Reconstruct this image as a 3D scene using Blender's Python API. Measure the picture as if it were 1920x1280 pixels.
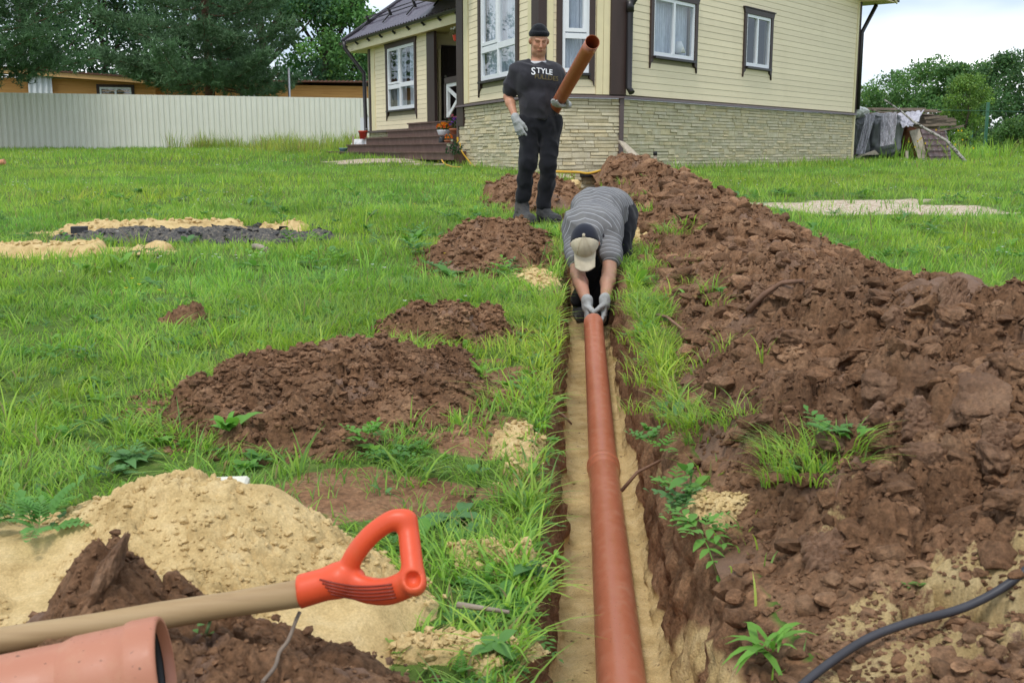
import bpy, math, random
import numpy as np
from mathutils import Vector, Matrix
R = math.radians
scene = bpy.context.scene
for _o in list(bpy.data.objects):
    bpy.data.objects.remove(_o)

# ------------------------------------------------------------------ camera, sky, sun, exposure
CAM_Z, PITCH, FPX = 0.80, R(10.07), 2000.0
cam_d = bpy.data.cameras.new('camera'); cam = bpy.data.objects.new('camera', cam_d)
scene.collection.objects.link(cam); scene.camera = cam
cam.location = (0, 0, CAM_Z); cam.rotation_euler = (math.pi/2 - PITCH, 0, 0)
cam_d.sensor_width = 36; cam_d.lens = 36*FPX/1920; cam_d.clip_start = .05; cam_d.clip_end = 3000
cam_d.dof.use_dof = True; cam_d.dof.focus_distance = 6.5; cam_d.dof.aperture_fstop = 14.0

SUN_EL, SUN_AZ = R(62), R(205)       # azimuth clockwise from +Y: behind the camera, a little left
world = bpy.data.worlds.new('World'); scene.world = world; world.use_nodes = True
wn = world.node_tree.nodes; wl = world.node_tree.links; wn.clear()
w_out = wn.new('ShaderNodeOutputWorld'); w_bg = wn.new('ShaderNodeBackground'); w_bg.inputs[1].default_value = 0.118
w_sky = wn.new('ShaderNodeTexSky'); w_sky.sky_type = 'NISHITA'; w_sky.sun_disc = False
w_sky.sun_elevation = SUN_EL; w_sky.sun_rotation = SUN_AZ; w_sky.air_density = 1.0; w_sky.dust_density = 2.0
w_tc = wn.new('ShaderNodeTexCoord'); w_mp = wn.new('ShaderNodeMapping'); w_mp.inputs['Scale'].default_value = (1, 1, 3.0)
w_nz = wn.new('ShaderNodeTexNoise'); w_nz.inputs['Scale'].default_value = 2.2; w_nz.inputs['Detail'].default_value = 5
w_cr = wn.new('ShaderNodeValToRGB')
w_cr.color_ramp.elements[0].position = .35; w_cr.color_ramp.elements[0].color = (.74, .74, .74, 1)
w_cr.color_ramp.elements[1].position = .62; w_cr.color_ramp.elements[1].color = (.96, .96, .96, 1)
w_cl = wn.new('ShaderNodeValToRGB')
w_cl.color_ramp.elements[0].position = .42; w_cl.color_ramp.elements[0].color = (.45, .54, .65, 1)
w_cl.color_ramp.elements[1].position = .68; w_cl.color_ramp.elements[1].color = (.98, .99, 1.0, 1)
w_gn = wn.new('ShaderNodeMixRGB'); w_gn.blend_type = 'MULTIPLY'; w_gn.inputs[0].default_value = 1; w_gn.inputs[2].default_value = (10.2, 10.2, 10.2, 1)
w_n2 = wn.new('ShaderNodeTexNoise'); w_n2.inputs['Scale'].default_value = 3.1; w_n2.inputs['Detail'].default_value = 4
wl.new(w_mp.outputs[0], w_n2.inputs['Vector']); wl.new(w_n2.outputs[0], w_cl.inputs[0]); wl.new(w_cl.outputs[0], w_gn.inputs[1])
w_mx = wn.new('ShaderNodeMixRGB'); wl.new(w_gn.outputs[0], w_mx.inputs[2])
wl.new(w_tc.outputs['Generated'], w_mp.inputs[0]); wl.new(w_mp.outputs[0], w_nz.inputs['Vector'])
wl.new(w_nz.outputs[0], w_cr.inputs[0]); wl.new(w_cr.outputs[0], w_mx.inputs[0])
wl.new(w_sky.outputs[0], w_mx.inputs[1]); wl.new(w_mx.outputs[0], w_bg.inputs[0]); wl.new(w_bg.outputs[0], w_out.inputs[0])

sun_d = bpy.data.lights.new('sun', 'SUN'); sun_d.energy = 1.5; sun_d.angle = R(12); sun_d.color = (1.0, .96, .9)
sun = bpy.data.objects.new('sun', sun_d); scene.collection.objects.link(sun)
_sd = Vector((math.sin(SUN_AZ)*math.cos(SUN_EL), math.cos(SUN_AZ)*math.cos(SUN_EL), math.sin(SUN_EL)))
sun.rotation_euler = (-_sd).to_track_quat('-Z', 'Y').to_euler()
vs = scene.view_settings
scene.display_settings.display_device = 'sRGB'
vs.view_transform = 'Standard'; vs.look = 'None'; vs.exposure = 0.47; vs.gamma = 1.0; vs.use_curve_mapping = False
scene.render.engine = 'CYCLES'
scene.cycles.max_bounces = 8; scene.cycles.transparent_max_bounces = 12
scene.cycles.use_denoising = True

# ------------------------------------------------------------------ pixel <-> world (1920 x 1280 photograph)
_cp, _sp = math.cos(PITCH), math.sin(PITCH)
def ray(x, y):
    u, v = (x-960)/FPX, (640-y)/FPX
    return np.array([u, _cp+v*_sp, -_sp+v*_cp])
def P(x, y, Y):
    """world point seen at photo pixel (x,y) at distance Y"""
    d = ray(x, y); return np.array([0, 0, CAM_Z]) + d*(Y/d[1])

# ------------------------------------------------------------------ noise
_rng = np.random.RandomState(7)
_perm = _rng.permutation(4096).astype(np.int64)
def _h(*k):
    v = np.zeros_like(k[0], dtype=np.int64)
    for q in k: v = _perm[(v + q.astype(np.int64)) & 4095]
    return v
def _fade(t): return t*t*t*(t*(t*6-15)+10)
def pn(x, y, seed=0):
    xi, yi = np.floor(x), np.floor(y); xf, yf = x-xi, y-yi
    s = np.full_like(xi, seed)
    def g(i, j):
        a = _h(xi+i, yi+j, s)*(2*np.pi/4096)
        return np.cos(a)*(xf-i)+np.sin(a)*(yf-j)
    u, v = _fade(xf), _fade(yf)
    a = g(0, 0)*(1-u)+g(1, 0)*u; b = g(0, 1)*(1-u)+g(1, 1)*u
    return (a*(1-v)+b*v)*1.4
def fbm(x, y, oct=4, seed=0, gain=.5):
    x = np.asarray(x, float); y = np.asarray(y, float)
    r = 0; a = 1
    for o in range(oct):
        r = r + a*pn(x*2**o+13.7*o, y*2**o-7.1*o, seed+o); a *= gain
    return r
def pn3(x, y, z, seed=0):
    # cheap 3-D noise from three planes
    return (pn(x+z*.71, y-z*.33, seed)+pn(y+x*.37+5, z+x*.21, seed+1)+pn(z-y*.41+9, x+y*.27, seed+2))*.6
def worley(x, y, seed=0):
    xi, yi = np.floor(x), np.floor(y)
    f1 = np.full(x.shape, 9.0); f2 = np.full(x.shape, 9.0); cid = np.zeros(x.shape, np.int64)
    dx1 = np.zeros(x.shape); dy1 = np.zeros(x.shape); s = np.full_like(xi, seed)
    for i in (-1, 0, 1):
        for j in (-1, 0, 1):
            c = _h(xi+i, yi+j, s); c2 = _perm[c]
            dx = x-(xi+i+.1+.8*c/4096.); dy = y-(yi+j+.1+.8*c2/4096.)
            d = dx*dx+dy*dy
            near = d < f1
            f2 = np.where(near, f1, np.minimum(f2, d)); f1 = np.where(near, d, f1)
            cid = np.where(near, c, cid); dx1 = np.where(near, dx, dx1); dy1 = np.where(near, dy, dy1)
    return np.sqrt(f1), np.sqrt(f2), cid, dx1, dy1
def clods(x, y, size, seed, crev=.35, tilt=.8):
    """broken lumps: every cell its own height and tilt, cracks between (height in metres, about +-size/2)"""
    wx = x+size*.35*fbm(x/size*1.3, y/size*1.3, 2, seed+50); wy = y+size*.35*fbm(x/size*1.3+31, y/size*1.3, 2, seed+60)
    f1, f2, c, dx, dy = worley(wx/size, wy/size, seed)
    r = _perm[c]/4096.; a = _perm[_perm[c]]/4096.*2*np.pi; m = _perm[_perm[_perm[c]]]/4096.
    dome = 1-np.clip(f1, 0, 1)**2
    h = (r-.5)*.55 + tilt*m*(np.cos(a)*dx+np.sin(a)*dy)*.6 + dome*.35 - crev*np.exp(-(f2-f1)/.12)
    return h*size
def sstep(a, b, x):
    t = np.clip((x-a)/(b-a), 0, 1); return t*t*(3-2*t)

# ------------------------------------------------------------------ mesh helpers
COL = scene.collection
def _polys(me, faces):
    """faces: list of index arrays [(n,k)]"""
    tot = [np.asarray(f, np.int32) for f in faces if len(f)]
    idx = np.concatenate([f.ravel() for f in tot]) if tot else np.zeros(0, np.int32)
    cnt = np.concatenate([np.full(len(f), f.shape[1], np.int32) for f in tot]) if tot else np.zeros(0, np.int32)
    me.loops.add(len(idx)); me.loops.foreach_set('vertex_index', idx)
    me.polygons.add(len(cnt)); me.polygons.foreach_set('loop_start', np.concatenate([[0], np.cumsum(cnt)[:-1]]).astype(np.int32) if len(cnt) else cnt)
def np_mesh(name, V, faces, mat=None, smooth=True, attrs=None, colors=None, midx=None):
    me = bpy.data.meshes.new(name); V = np.asarray(V, np.float32)
    me.vertices.add(len(V)); me.vertices.foreach_set('co', V.ravel())
    _polys(me, faces if isinstance(faces, list) else [faces])
    me.update(calc_edges=True)
    me.polygons.foreach_set('use_smooth', np.full(len(me.polygons), bool(smooth)))
    for m in (mat if isinstance(mat, (list, tuple)) else [mat]):
        if m is not None: me.materials.append(m)
    if midx is not None: me.polygons.foreach_set('material_index', np.asarray(midx, np.int32))
    for k, a in (attrs or {}).items():
        at = me.attributes.new(k, 'FLOAT', 'POINT'); at.data.foreach_set('value', np.asarray(a, np.float32))
    for k, a in (colors or {}).items():
        at = me.attributes.new(k, 'FLOAT_COLOR', 'POINT')
        a = np.asarray(a, np.float32)
        if a.shape[1] == 3: a = np.hstack([a, np.ones((len(a), 1), np.float32)])
        at.data.foreach_set('color', a.ravel())
    return me
def link(name, me, parent=None, loc=None):
    o = bpy.data.objects.new(name, me); COL.objects.link(o)
    if parent is not None: o.parent = parent
    if loc is not None: o.location = loc
    return o
def tag(o, label=None, cat=None, group=None, kind=None):
    if label: o['label'] = label
    if cat: o['category'] = cat
    if group: o['group'] = group
    if kind: o['kind'] = kind
    return o
def thing(name, label, cat, loc=(0, 0, 0), group=None):
    o = bpy.data.objects.new(name, None); COL.objects.link(o); o.location = loc; o.empty_display_size = .1
    return tag(o, label, cat, group)

class MB:
    """collects shapes in world space; build() links them as one mesh object"""
    def __init__(s): s.v = []; s.f = []; s.sm = []; s.n = 0
    def add(s, V, F, smooth=False):
        b = s.n; V = [tuple(map(float, p)) for p in V]; s.v += V; s.n += len(V)
        for f in F: s.f.append([b+i for i in f]); s.sm.append(smooth)
        return s
    def box8(s, p):
        return s.add(p, [(0, 3, 2, 1), (4, 5, 6, 7), (0, 1, 5, 4), (1, 2, 6, 5), (2, 3, 7, 6), (3, 0, 4, 7)])
    def box(s, c, sx, sy, sz, rot=None):
        c = Vector(c); M = rot or Matrix.Identity(3)
        p = [c+M @ Vector((a*sx/2, b*sy/2, d*sz/2)) for d in (-1, 1) for a, b in ((-1, -1), (1, -1), (1, 1), (-1, 1))]
        return s.box8(p)
    def beam(s, a, b, w, t, up=(0, 0, 1)):
        """rectangular bar from a to b; w across, t along 'up'"""
        a, b = Vector(a), Vector(b); d = (b-a).normalized(); up = Vector(up)
        sd = d.cross(up)
        if sd.length < 1e-4: sd = d.cross(Vector((1, 0, 0)))
        sd.normalize(); u = sd.cross(d).normalized()
        p = [q+sd*(i*w/2)+u*(j*t/2) for q in (a, b) for i, j in ((-1, -1), (1, -1), (1, 1), (-1, 1))]
        return s.box8(p)
    def tube(s, pts, r, n=8, cap=True, smooth=True):
        pts = [Vector(p) for p in pts]; r = r if hasattr(r, '__len__') else [r]*len(pts)
        V = []; F = []; t0 = None; u = None
        for i, p in enumerate(pts):
            t = (pts[min(i+1, len(pts)-1)]-pts[max(i-1, 0)]).normalized()
            if u is None:
                u = t.cross(Vector((0, 0, 1)))
                if u.length < .05: u = t.cross(Vector((1, 0, 0)))
            u = (u-t*u.dot(t)).normalized(); w = t.cross(u)
            for k in range(n):
                a = 2*math.pi*k/n; V.append(p+(u*math.cos(a)+w*math.sin(a))*r[i])
        m = len(pts)
        for i in range(m-1):
            for k in range(n): F.append((i*n+k, i*n+(k+1) % n, (i+1)*n+(k+1) % n, (i+1)*n+k))
        s.add(V, F, smooth)
        if cap:
            b = s.n-len(V)
            s.f.append([b+k for k in range(n)][::-1]); s.sm.append(False)
            s.f.append([b+(m-1)*n+k for k in range(n)]); s.sm.append(False)
        return s
    def lathe(s, a, d, prof, n=24, smooth=True):
        """prof: list of (t along d, radius)"""
        a, d = Vector(a), Vector(d).normalized()
        u = d.cross(Vector((0, 0, 1)))
        if u.length < .05: u = d.cross(Vector((1, 0, 0)))
        u.normalize(); w = d.cross(u); V = []; F = []
        for t, r in prof:
            for k in range(n):
                q = 2*math.pi*k/n; V.append(a+d*t+(u*math.cos(q)+w*math.sin(q))*r)
        for i in range(len(prof)-1):
            for k in range(n): F.append((i*n+k, i*n+(k+1) % n, (i+1)*n+(k+1) % n, (i+1)*n+k))
        return s.add(V, F, smooth)
    def poly(s, pts): return s.add(pts, [tuple(range(len(pts)))])
    def prism(s, pts, off):
        """polygon pts extruded by vector off"""
        n = len(pts); q = [Vector(p)+Vector(off) for p in pts]
        return s.add(list(pts)+q, [tuple(range(n))[::-1], tuple(range(n, 2*n))]+[(i, (i+1) % n, n+(i+1) % n, n+i) for i in range(n)])
    def mesh(s, name, mat, bevel=0):
        me = bpy.data.meshes.new(name); me.from_pydata(s.v, [], s.f)
        me.polygons.foreach_set('use_smooth', s.sm); me.update()
        if mat is not None: me.materials.append(mat)
        return me
    def build(s, name, mat, parent=None, local=True):
        o = link(name, s.mesh(name, mat), parent)
        if parent is not None and local:
            o.matrix_parent_inverse = Matrix.Identity(4)
            w = Vector((0, 0, 0)); p = parent
            while p is not None: w = w+p.location; p = p.parent
            o.location = -w
        return o

# ------------------------------------------------------------------ materials
class NT:
    def __init__(s, name):
        s.m = bpy.data.materials.new(name); s.m.use_nodes = True; s.t = s.m.node_tree; s.t.nodes.clear()
        s.out = s.n('OutputMaterial'); s.b = s.n('BsdfPrincipled'); s.l(s.b, 0, s.out, 0)
    def n(s, t, **k):
        q = s.t.nodes.new('ShaderNode'+t)
        for a, v in k.items(): setattr(q, a, v)
        return q
    def l(s, a, ao, b, bi): s.t.links.new(a.outputs[ao], b.inputs[bi])
    def noise(s, scale, detail=3, rough=.55, coord='Object', stretch=None, dist=0):
        q = s.n('TexNoise'); q.inputs['Scale'].default_value = scale; q.inputs['Detail'].default_value = detail
        q.inputs['Roughness'].default_value = rough; q.inputs['Distortion'].default_value = dist
        tc = s.n('TexCoord'); src, k = tc, coord
        if stretch:
            mp = s.n('Mapping'); mp.inputs['Scale'].default_value = stretch
            s.t.links.new(tc.outputs[coord], mp.inputs[0]); s.t.links.new(mp.outputs[0], q.inputs['Vector'])
        else: s.t.links.new(tc.outputs[coord], q.inputs['Vector'])
        return q
    def ramp(s, src, o, stops, inter='LINEAR'):
        q = s.n('ValToRGB'); e = q.color_ramp.elements; q.color_ramp.interpolation = inter
        while len(e) < len(stops): e.new(.5)
        for i, (p, c) in enumerate(stops):
            e[i].position = p; e[i].color = (*c, 1) if hasattr(c, '__len__') else (c, c, c, 1)
        s.t.links.new(src.outputs[o], q.inputs[0]); return q
    def mix(s, fac, a, b, mode='MIX'):
        q = s.n('MixRGB'); q.blend_type = mode
        for i, v in ((0, fac), (1, a), (2, b)):
            if isinstance(v, tuple) and len(v) == 2 and hasattr(v[0], 'outputs'): s.t.links.new(v[0].outputs[v[1]], q.inputs[i])
            elif hasattr(v, 'outputs'): s.t.links.new(v.outputs[0], q.inputs[i])
            elif hasattr(v, '__len__'): q.inputs[i].default_value = (*v, 1)
            else: q.inputs[i].default_value = v if i == 0 else (v, v, v, 1)
        return q
    def attr(s, name):
        q = s.n('Attribute'); q.attribute_name = name; return q
    def math(s, op, a, b=None):
        q = s.n('Math'); q.operation = op
        for i, v in ((0, a), (1, b)):
            if v is None: continue
            if isinstance(v, tuple): s.t.links.new(v[0].outputs[v[1]], q.inputs[i])
            elif hasattr(v, 'outputs'): s.t.links.new(v.outputs[0], q.inputs[i])
            else: q.inputs[i].default_value = v
        return q
    def bump(s, src, strength, dist=.01, o=0, prev=None):
        q = s.n('Bump'); q.inputs['Strength'].default_value = strength; q.inputs['Distance'].default_value = dist
        s.t.links.new(src.outputs[o], q.inputs['Height'])
        if prev is not None: s.t.links.new(prev.outputs[0], q.inputs['Normal'])
        s.t.links.new(q.outputs[0], s.b.inputs['Normal']); return q
    def color(s, src, o=0): s.t.links.new(src.outputs[o], s.b.inputs['Base Color'])
    def set(s, rough=None, spec=None, metal=None, base=None):
        if rough is not None: s.b.inputs['Roughness'].default_value = rough
        if spec is not None: s.b.inputs['Specular IOR Level'].default_value = spec
        if metal is not None: s.b.inputs['Metallic'].default_value = metal
        if base is not None: s.b.inputs['Base Color'].default_value = (*base, 1)
        return s
def M_plain(name, base, rough=.6, var=.12, scale=6, bump=0, bscale=60, spec=.4, stretch=None, metal=0, dirt=None):
    n = NT(name); n.set(rough, spec, metal)
    z = n.noise(scale, 5, .6, stretch=stretch)
    lo = tuple(c*(1-var) for c in base); hi = tuple(min(1, c*(1+var)) for c in base)
    r = n.ramp(z, 0, [(.3, lo), (.7, hi)])
    oi = n.n('ObjectInfo'); k = n.math('MULTIPLY_ADD', (oi, 'Random'), var*1.2); k.inputs[2].default_value = 1-var*.6
    c = n.mix(1.0, r, (0, 0, 0), 'MULTIPLY'); n.t.links.new(k.outputs[0], c.inputs[2])
    if dirt:
        d = n.noise(scale*.4, 6, .65); dr = n.ramp(d, 0, [(.5, 0.0), (.75, .7)])
        c = n.mix(dr, c, dirt)
    n.color(c)
    if bump:
        z2 = n.noise(bscale, 4, .6, stretch=stretch); n.bump(z2, bump, .005)
    return n.m
# ------------------------------------------------------------------ the lie of the land
_gy = np.array([-60, -3, 0, 2.5, 4, 5, 6.2, 7.5, 9.5, 11, 13, 15, 18, 22, 26, 31, 37, 48, 60, 100, 300.])
_gz = np.array([0, 0, 0, 0, .02, .042, .075, .112, .18, .235, .305, .37, .46, .515, .56, .65, .75, .90, 1.0, 1.2, 1.8])
def g0(Y): return np.interp(Y, _gy, _gz)
def XT(Y): return .12+.054*Y+.0005*Y*np.clip(Y, 0, 25)
def Hbase(X, Y):
    X = np.asarray(X, float); Y = np.asarray(Y, float)
    z = g0(Y) + .13*sstep(17, 25, Y)*sstep(2.0, -3.0, X)
    return z + .018*fbm(X*.6, Y*.6, 3, 91)*sstep(.2, .8, np.abs(X-XT(Y))) + .006*fbm(X*3, Y*3, 2, 95)
def ell(X, Y, cx, cy, rx, ry, n=.18, s=3.0, seed=0, rot=0):
    dx, dy = X-cx, Y-cy
    if rot: dx, dy = dx*math.cos(rot)+dy*math.sin(rot), -dx*math.sin(rot)+dy*math.cos(rot)
    return 1-np.sqrt((dx/rx)**2+(dy/ry)**2) + n*fbm(X*s, Y*s, 3, 400+seed)
def Hmound(X, Y):
    w = X-XT(Y)
    wc = np.interp(Y, [0, 1.2, 2, 3, 5, 8, 11, 14, 16.5, 18], [1.2, 1.15, 1.05, .95, .94, .92, .80, .55, .45, .45])
    h = np.interp(Y, [.5, 1.0, 1.5, 2, 2.6, 3.2, 3.7, 4.3, 5, 6.5, 8, 11, 14, 16.3, 17.2, 17.8], [.02, .05, .10, .22, .34, .34, .28, .19, .17, .19, .25, .27, .32, .32, .20, 0])
    w0 = np.interp(Y, [1, 3, 5, 9, 12, 17], [.19, .21, .30, .30, .24, .12])
    wr = np.interp(Y, [0, 2, 4, 8, 18], [1.6, 1.1, .8, .75, .7])
    tl = np.clip((w-w0)/(wc-w0), -.3, 1); tr = np.clip(1-(w-wc)/wr, -.3, 1)
    t = np.where(w < wc, tl, tr)
    prof = np.where(t > 0, np.sin(np.clip(t, 0, 1)*np.pi/2)**1.15, t*.8)
    return h*(1+.22*fbm(X*1.6, Y*1.1, 2, 21))*prof - .012 + .05*np.clip(t, -.3, .4)*0
HEAPS = {  # name: cx, cy, rx, ry, height, rotation
    'heap_wide': (-.60, 3.38, .50, .60, .10, 0.0), 'heap_low': (-.26, 4.46, .30, .26, .10, 0.0), 'heap_long': (-.14, 7.6, .44, 1.45, .085, -.03),
    'heap_far': (.24, 12.3, .5, 2.0, .16, .03), 'mole': (-1.49, 4.8, .10, .09, .07, 0.0)}
def Hheap(k, X, Y):
    cx, cy, rx, ry, h, rot = HEAPS[k]
    e = ell(X, Y, cx, cy, rx, ry, .30, 1.5/min(rx, ry), hash_s(k), rot)
    return h*np.where(e > 0, np.sin(np.clip(e*1.9, 0, 1)*np.pi/2), e*.8)*(.85+.5*fbm(np.asarray(X)*2.2/min(rx, ry)*.5, np.asarray(Y)*2.2/min(rx, ry)*.5, 2, hash_s(k)+9)) - .008
def hash_s(k): return sum(ord(c)*(i+3) for i, c in enumerate(k)) % 97
def Hsand(X, Y):
    e = ell(X, Y, -.74, 1.76, .62, .43, .16, 3.0, 3)
    ridge = np.exp(-(((X+.55)/.22)**2+((Y-1.86)/.12)**2))
    return .125*np.where(e > 0, np.sin(np.clip(e*1.7, 0, 1)*np.pi/2), e)+.085*ridge*(e > 0)-.006
def Hdark(X, Y):
    e = ell(X, Y, -.55, 1.30, .46, .37, .14, 3.2, 4)
    ridge = np.exp(-np.abs((X+.66+.25*(Y-1.7))/.085)**1.6-np.abs((Y-1.62)/.22)**2)
    return .115*np.where(e > 0, np.sin(np.clip(e*1.6, 0, 1)*np.pi/2), e)+.150*ridge*(1+.5*fbm(X*9, Y*9, 2, 366))-.006
def trench_half(Y): return .20
def Htop(X, Y):
    """top surface without the fine relief"""
    X = np.asarray(X, float); Y = np.asarray(Y, float); a = np.maximum(Hmound(X, Y), Hsand(X, Y)); a = np.maximum(a, Hdark(X, Y))
    for k in HEAPS: a = np.maximum(a, Hheap(k, X, Y))
    return Hbase(X, Y)+np.maximum(a, 0)
def floor_z(Y): return np.where(Y < 4, -.405, np.maximum(-.405, g0(Y)-.425))
def G(x, y, H=None, lo=.8, hi=60):
    """first point of the ground seen at photo pixel (x,y)"""
    H = H or Htop; d = ray(x, y); t = np.geomspace(lo, hi, 500)/d[1]
    p = d[None]*t[:, None]+np.array([0, 0, CAM_Z]); z = H(p[:, 0], p[:, 1]); k = np.argmax(p[:, 2] < z)
    q = p[k].copy(); q[2] = z[k]; return q
def on(X, Y): return np.array([X, Y, float(Htop(np.array([X]), np.array([Y]))[0])])

def patch_masks(X, Y):
    sand = np.maximum(ell(X, Y, -2.75, 8.75, 1.15, .42, .25, 2, 11), ell(X, Y, -3.45, 7.35, 1.1, .34, .25, 2, 12))
    ash = np.maximum(ell(X, Y, -2.45, 8.2, 1.0, .36, .3, 2.5, 13), ell(X, Y, -2.0, 9.0, .45, .2, .3, 2.5, 14))
    pale = np.maximum(ell(X, Y, 3.7, 11.1, 1.2, 1.0, .5, 1.2, 15), ell(X, Y, 4.75, 10.4, .25, .12, .2, 3, 16))
    steps = ell(X, Y, -2.6, 22.3, 1.7, 1.6, .5, .9, 17)
    bare = np.maximum(ell(X, Y, -.30, 2.42, .34, .17, .5, 4, 18), ell(X, Y, -.02, 2.9, .2, .25, .5, 4, 19))
    bare = np.maximum(bare, ell(X, Y, .0, 3.6, .22, .3, .6, 4, 20))
    lawn = ell(X, Y, .9, 16.9, 1.3, .75, .4, 1.5, 22)
    return sand, ash, pale, steps, bare, lawn

def build_ground():
    rows = np.concatenate([np.linspace(-40, -4, 12), np.arange(-3.2, .6, .2), np.geomspace(.6, 18.4, 560), np.geomspace(18.9, 400, 60)])
    geo = lambda a, n, r: np.cumsum(a*r**np.arange(n))
    out = geo(.014, 150, 1.075); out = out[out < 320]
    # cross-section of the trench: (w, share of the depth, wall flag)
    sec = [(-.215, 0, 0), (-.195, .05, .6), (-.186, .14, 1), (-.18, .25, 1), (-.176, .38, 1), (-.17, .52, 1), (-.166, .66, 1), (-.16, .8, 1), (-.152, .92, .7), (-.135, .985, .3)]
    _s = np.array(sec); _t = np.linspace(0, 9, 24); sec = [tuple(np.interp(t, np.arange(10), _s[:, k]) for k in range(3)) for t in _t]
    flo = [(q, 1, 0) for q in np.linspace(-.12, .095, 13)]
    ws = [-(.215+q) for q in out[::-1]]+[q[0] for q in sec]+[q[0] for q in flo]+[(.108+(-q[0]-.135)*1.36) for q in sec[::-1]]+[.222+q for q in out]
    fr = [0]*len(out)+[q[1] for q in sec]+[q[1] for q in flo]+[q[1] for q in sec[::-1]]+[0]*len(out)
    wa = [0]*len(out)+[q[2] for q in sec]+[q[2] for q in flo]+[q[2] for q in sec[::-1]]+[0]*len(out)
    W, Y = np.meshgrid(np.array(ws), rows); F = np.tile(np.array(fr), (len(rows), 1)); A = np.tile(np.array(wa), (len(rows), 1))
    live = (sstep(18.35, 18.1, Y))
    side = np.sign(W)
    lip = (np.abs(W) < .3)
    # walls lean, crumble and bulge; the lips wander
    wob = .036*fbm(Y*1.7+side*9, side*3+Y*0, 4, 31, .6)+.014*fbm(Y*7, F*3+side*5, 3, 33)
    lean = np.where(W > 0, .035*(1-F)*sstep(3.5, 1.2, Y), (.05+.03*fbm(Y*1.3, Y*0, 2, 35))*(1-F)**1.3)
    W2 = W + (wob*(1-.35*F) + side*lean)*np.where(lip, 1, np.exp(-(np.abs(W)-.2)/.15))*(np.abs(W) > .11)
    W2 = W2 - side*A*(.020*clods(Y, F*.45+side, .10, 41)/.05+.010*clods(Y, F*.45+side, .035, 42)/.0175)
    X = XT(Y)+W2
    ztop = Hbase(X, Y); zf = floor_z(Y)+.012*fbm(X*5, Y*5, 3, 44)+.006*clods(X, Y, .05, 46)/.025*sstep(.2, .6, fbm(X*1.5, Y*1.5, 2, 48)+.25)
    Z = ztop*(1-F*live)+zf*F*live 
    Z = Z+ (1-A)*(F < .02)*.006*clods(X, Y, .06, 49)/.03*(np.abs(Y) < 12)
    nr, nc = X.shape; idx = np.arange(nr*nc).reshape(nr, nc)
    q = np.stack([idx[:-1, :-1], idx[:-1, 1:], idx[1:, 1:], idx[1:, :-1]], -1).reshape(-1, 4)
    sand, ash, pale, steps, bare, lawn = patch_masks(X, Y)
    m_s = np.maximum(sstep(.0, .12, sand), sstep(.80, .985, F)*live)
    stre = (W > 0)*sstep(3.0, 1.6, Y)*sstep(-.05, .35, fbm(Y*2.2, F*2.2, 4, 52)+.05+.35*sstep(2.2, 1.4, Y)+.25*F)*sstep(.05, .45, F)
    stre = np.maximum(stre, (F > .3)*sstep(.42, .7, fbm(Y*2+7+side*4, F*1.2, 3, 53))*.45)
    m_s = np.maximum(m_s, stre*live)
    m_a = sstep(0, .15, ash); m_p = np.maximum(sstep(-.05, .25, pale), .8*sstep(0, .3, steps))
    m_p = np.maximum(m_p, .7*sstep(.1, .4, lawn)*(F < .02))
    m_b = np.maximum(np.maximum(sstep(-.05, .2, bare), (F > .02)*live), .8*sstep(.26, .20, np.abs(W))*(Y < 19))
    sid = dict(sand=m_s.ravel(), ash=m_a.ravel(), pale=m_p.ravel(), bare=m_b.ravel())
    me = np_mesh('ground', np.stack([X, Y, Z], -1).reshape(-1, 3), q, MAT['ground'], True, sid)
    tag(link('ground', me), 'lawn ground with the open trench cut through it', None, None, 'structure')

MAT = {}
def soil_color(n, wet=None):
    z1 = n.noise(9, 6, .62); z2 = n.noise(90, 4, .6); z3 = n.noise(2.3, 3, .5)
    r1 = n.ramp(z1, 0, [(.25, (.135, .069, .034)), (.5, (.255, .142, .078)), (.75, (.375, .232, .138))])
    r2 = n.ramp(z2, 0, [(.3, (.55, .55, .55)), (.72, (1.3, 1.28, 1.25))])
    r3 = n.ramp(z3, 0, [(.35, (.82, .8, .8)), (.7, (1.16, 1.14, 1.12))])
    return n.mix(1.0, n.mix(1.0, r1, r2, 'MULTIPLY'), r3, 'MULTIPLY')
def sand_color(n):
    z1 = n.noise(14, 5, .6); z2 = n.noise(240, 3, .6)
    r1 = n.ramp(z1, 0, [(.28, (.43, .30, .13)), (.52, (.605, .445, .215)), (.78, (.70, .545, .30))])
    r2 = n.ramp(z2, 0, [(.3, (.78, .77, .75)), (.7, (1.12, 1.12, 1.12))])
    return n.mix(1.0, r1, r2, 'MULTIPLY')
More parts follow.
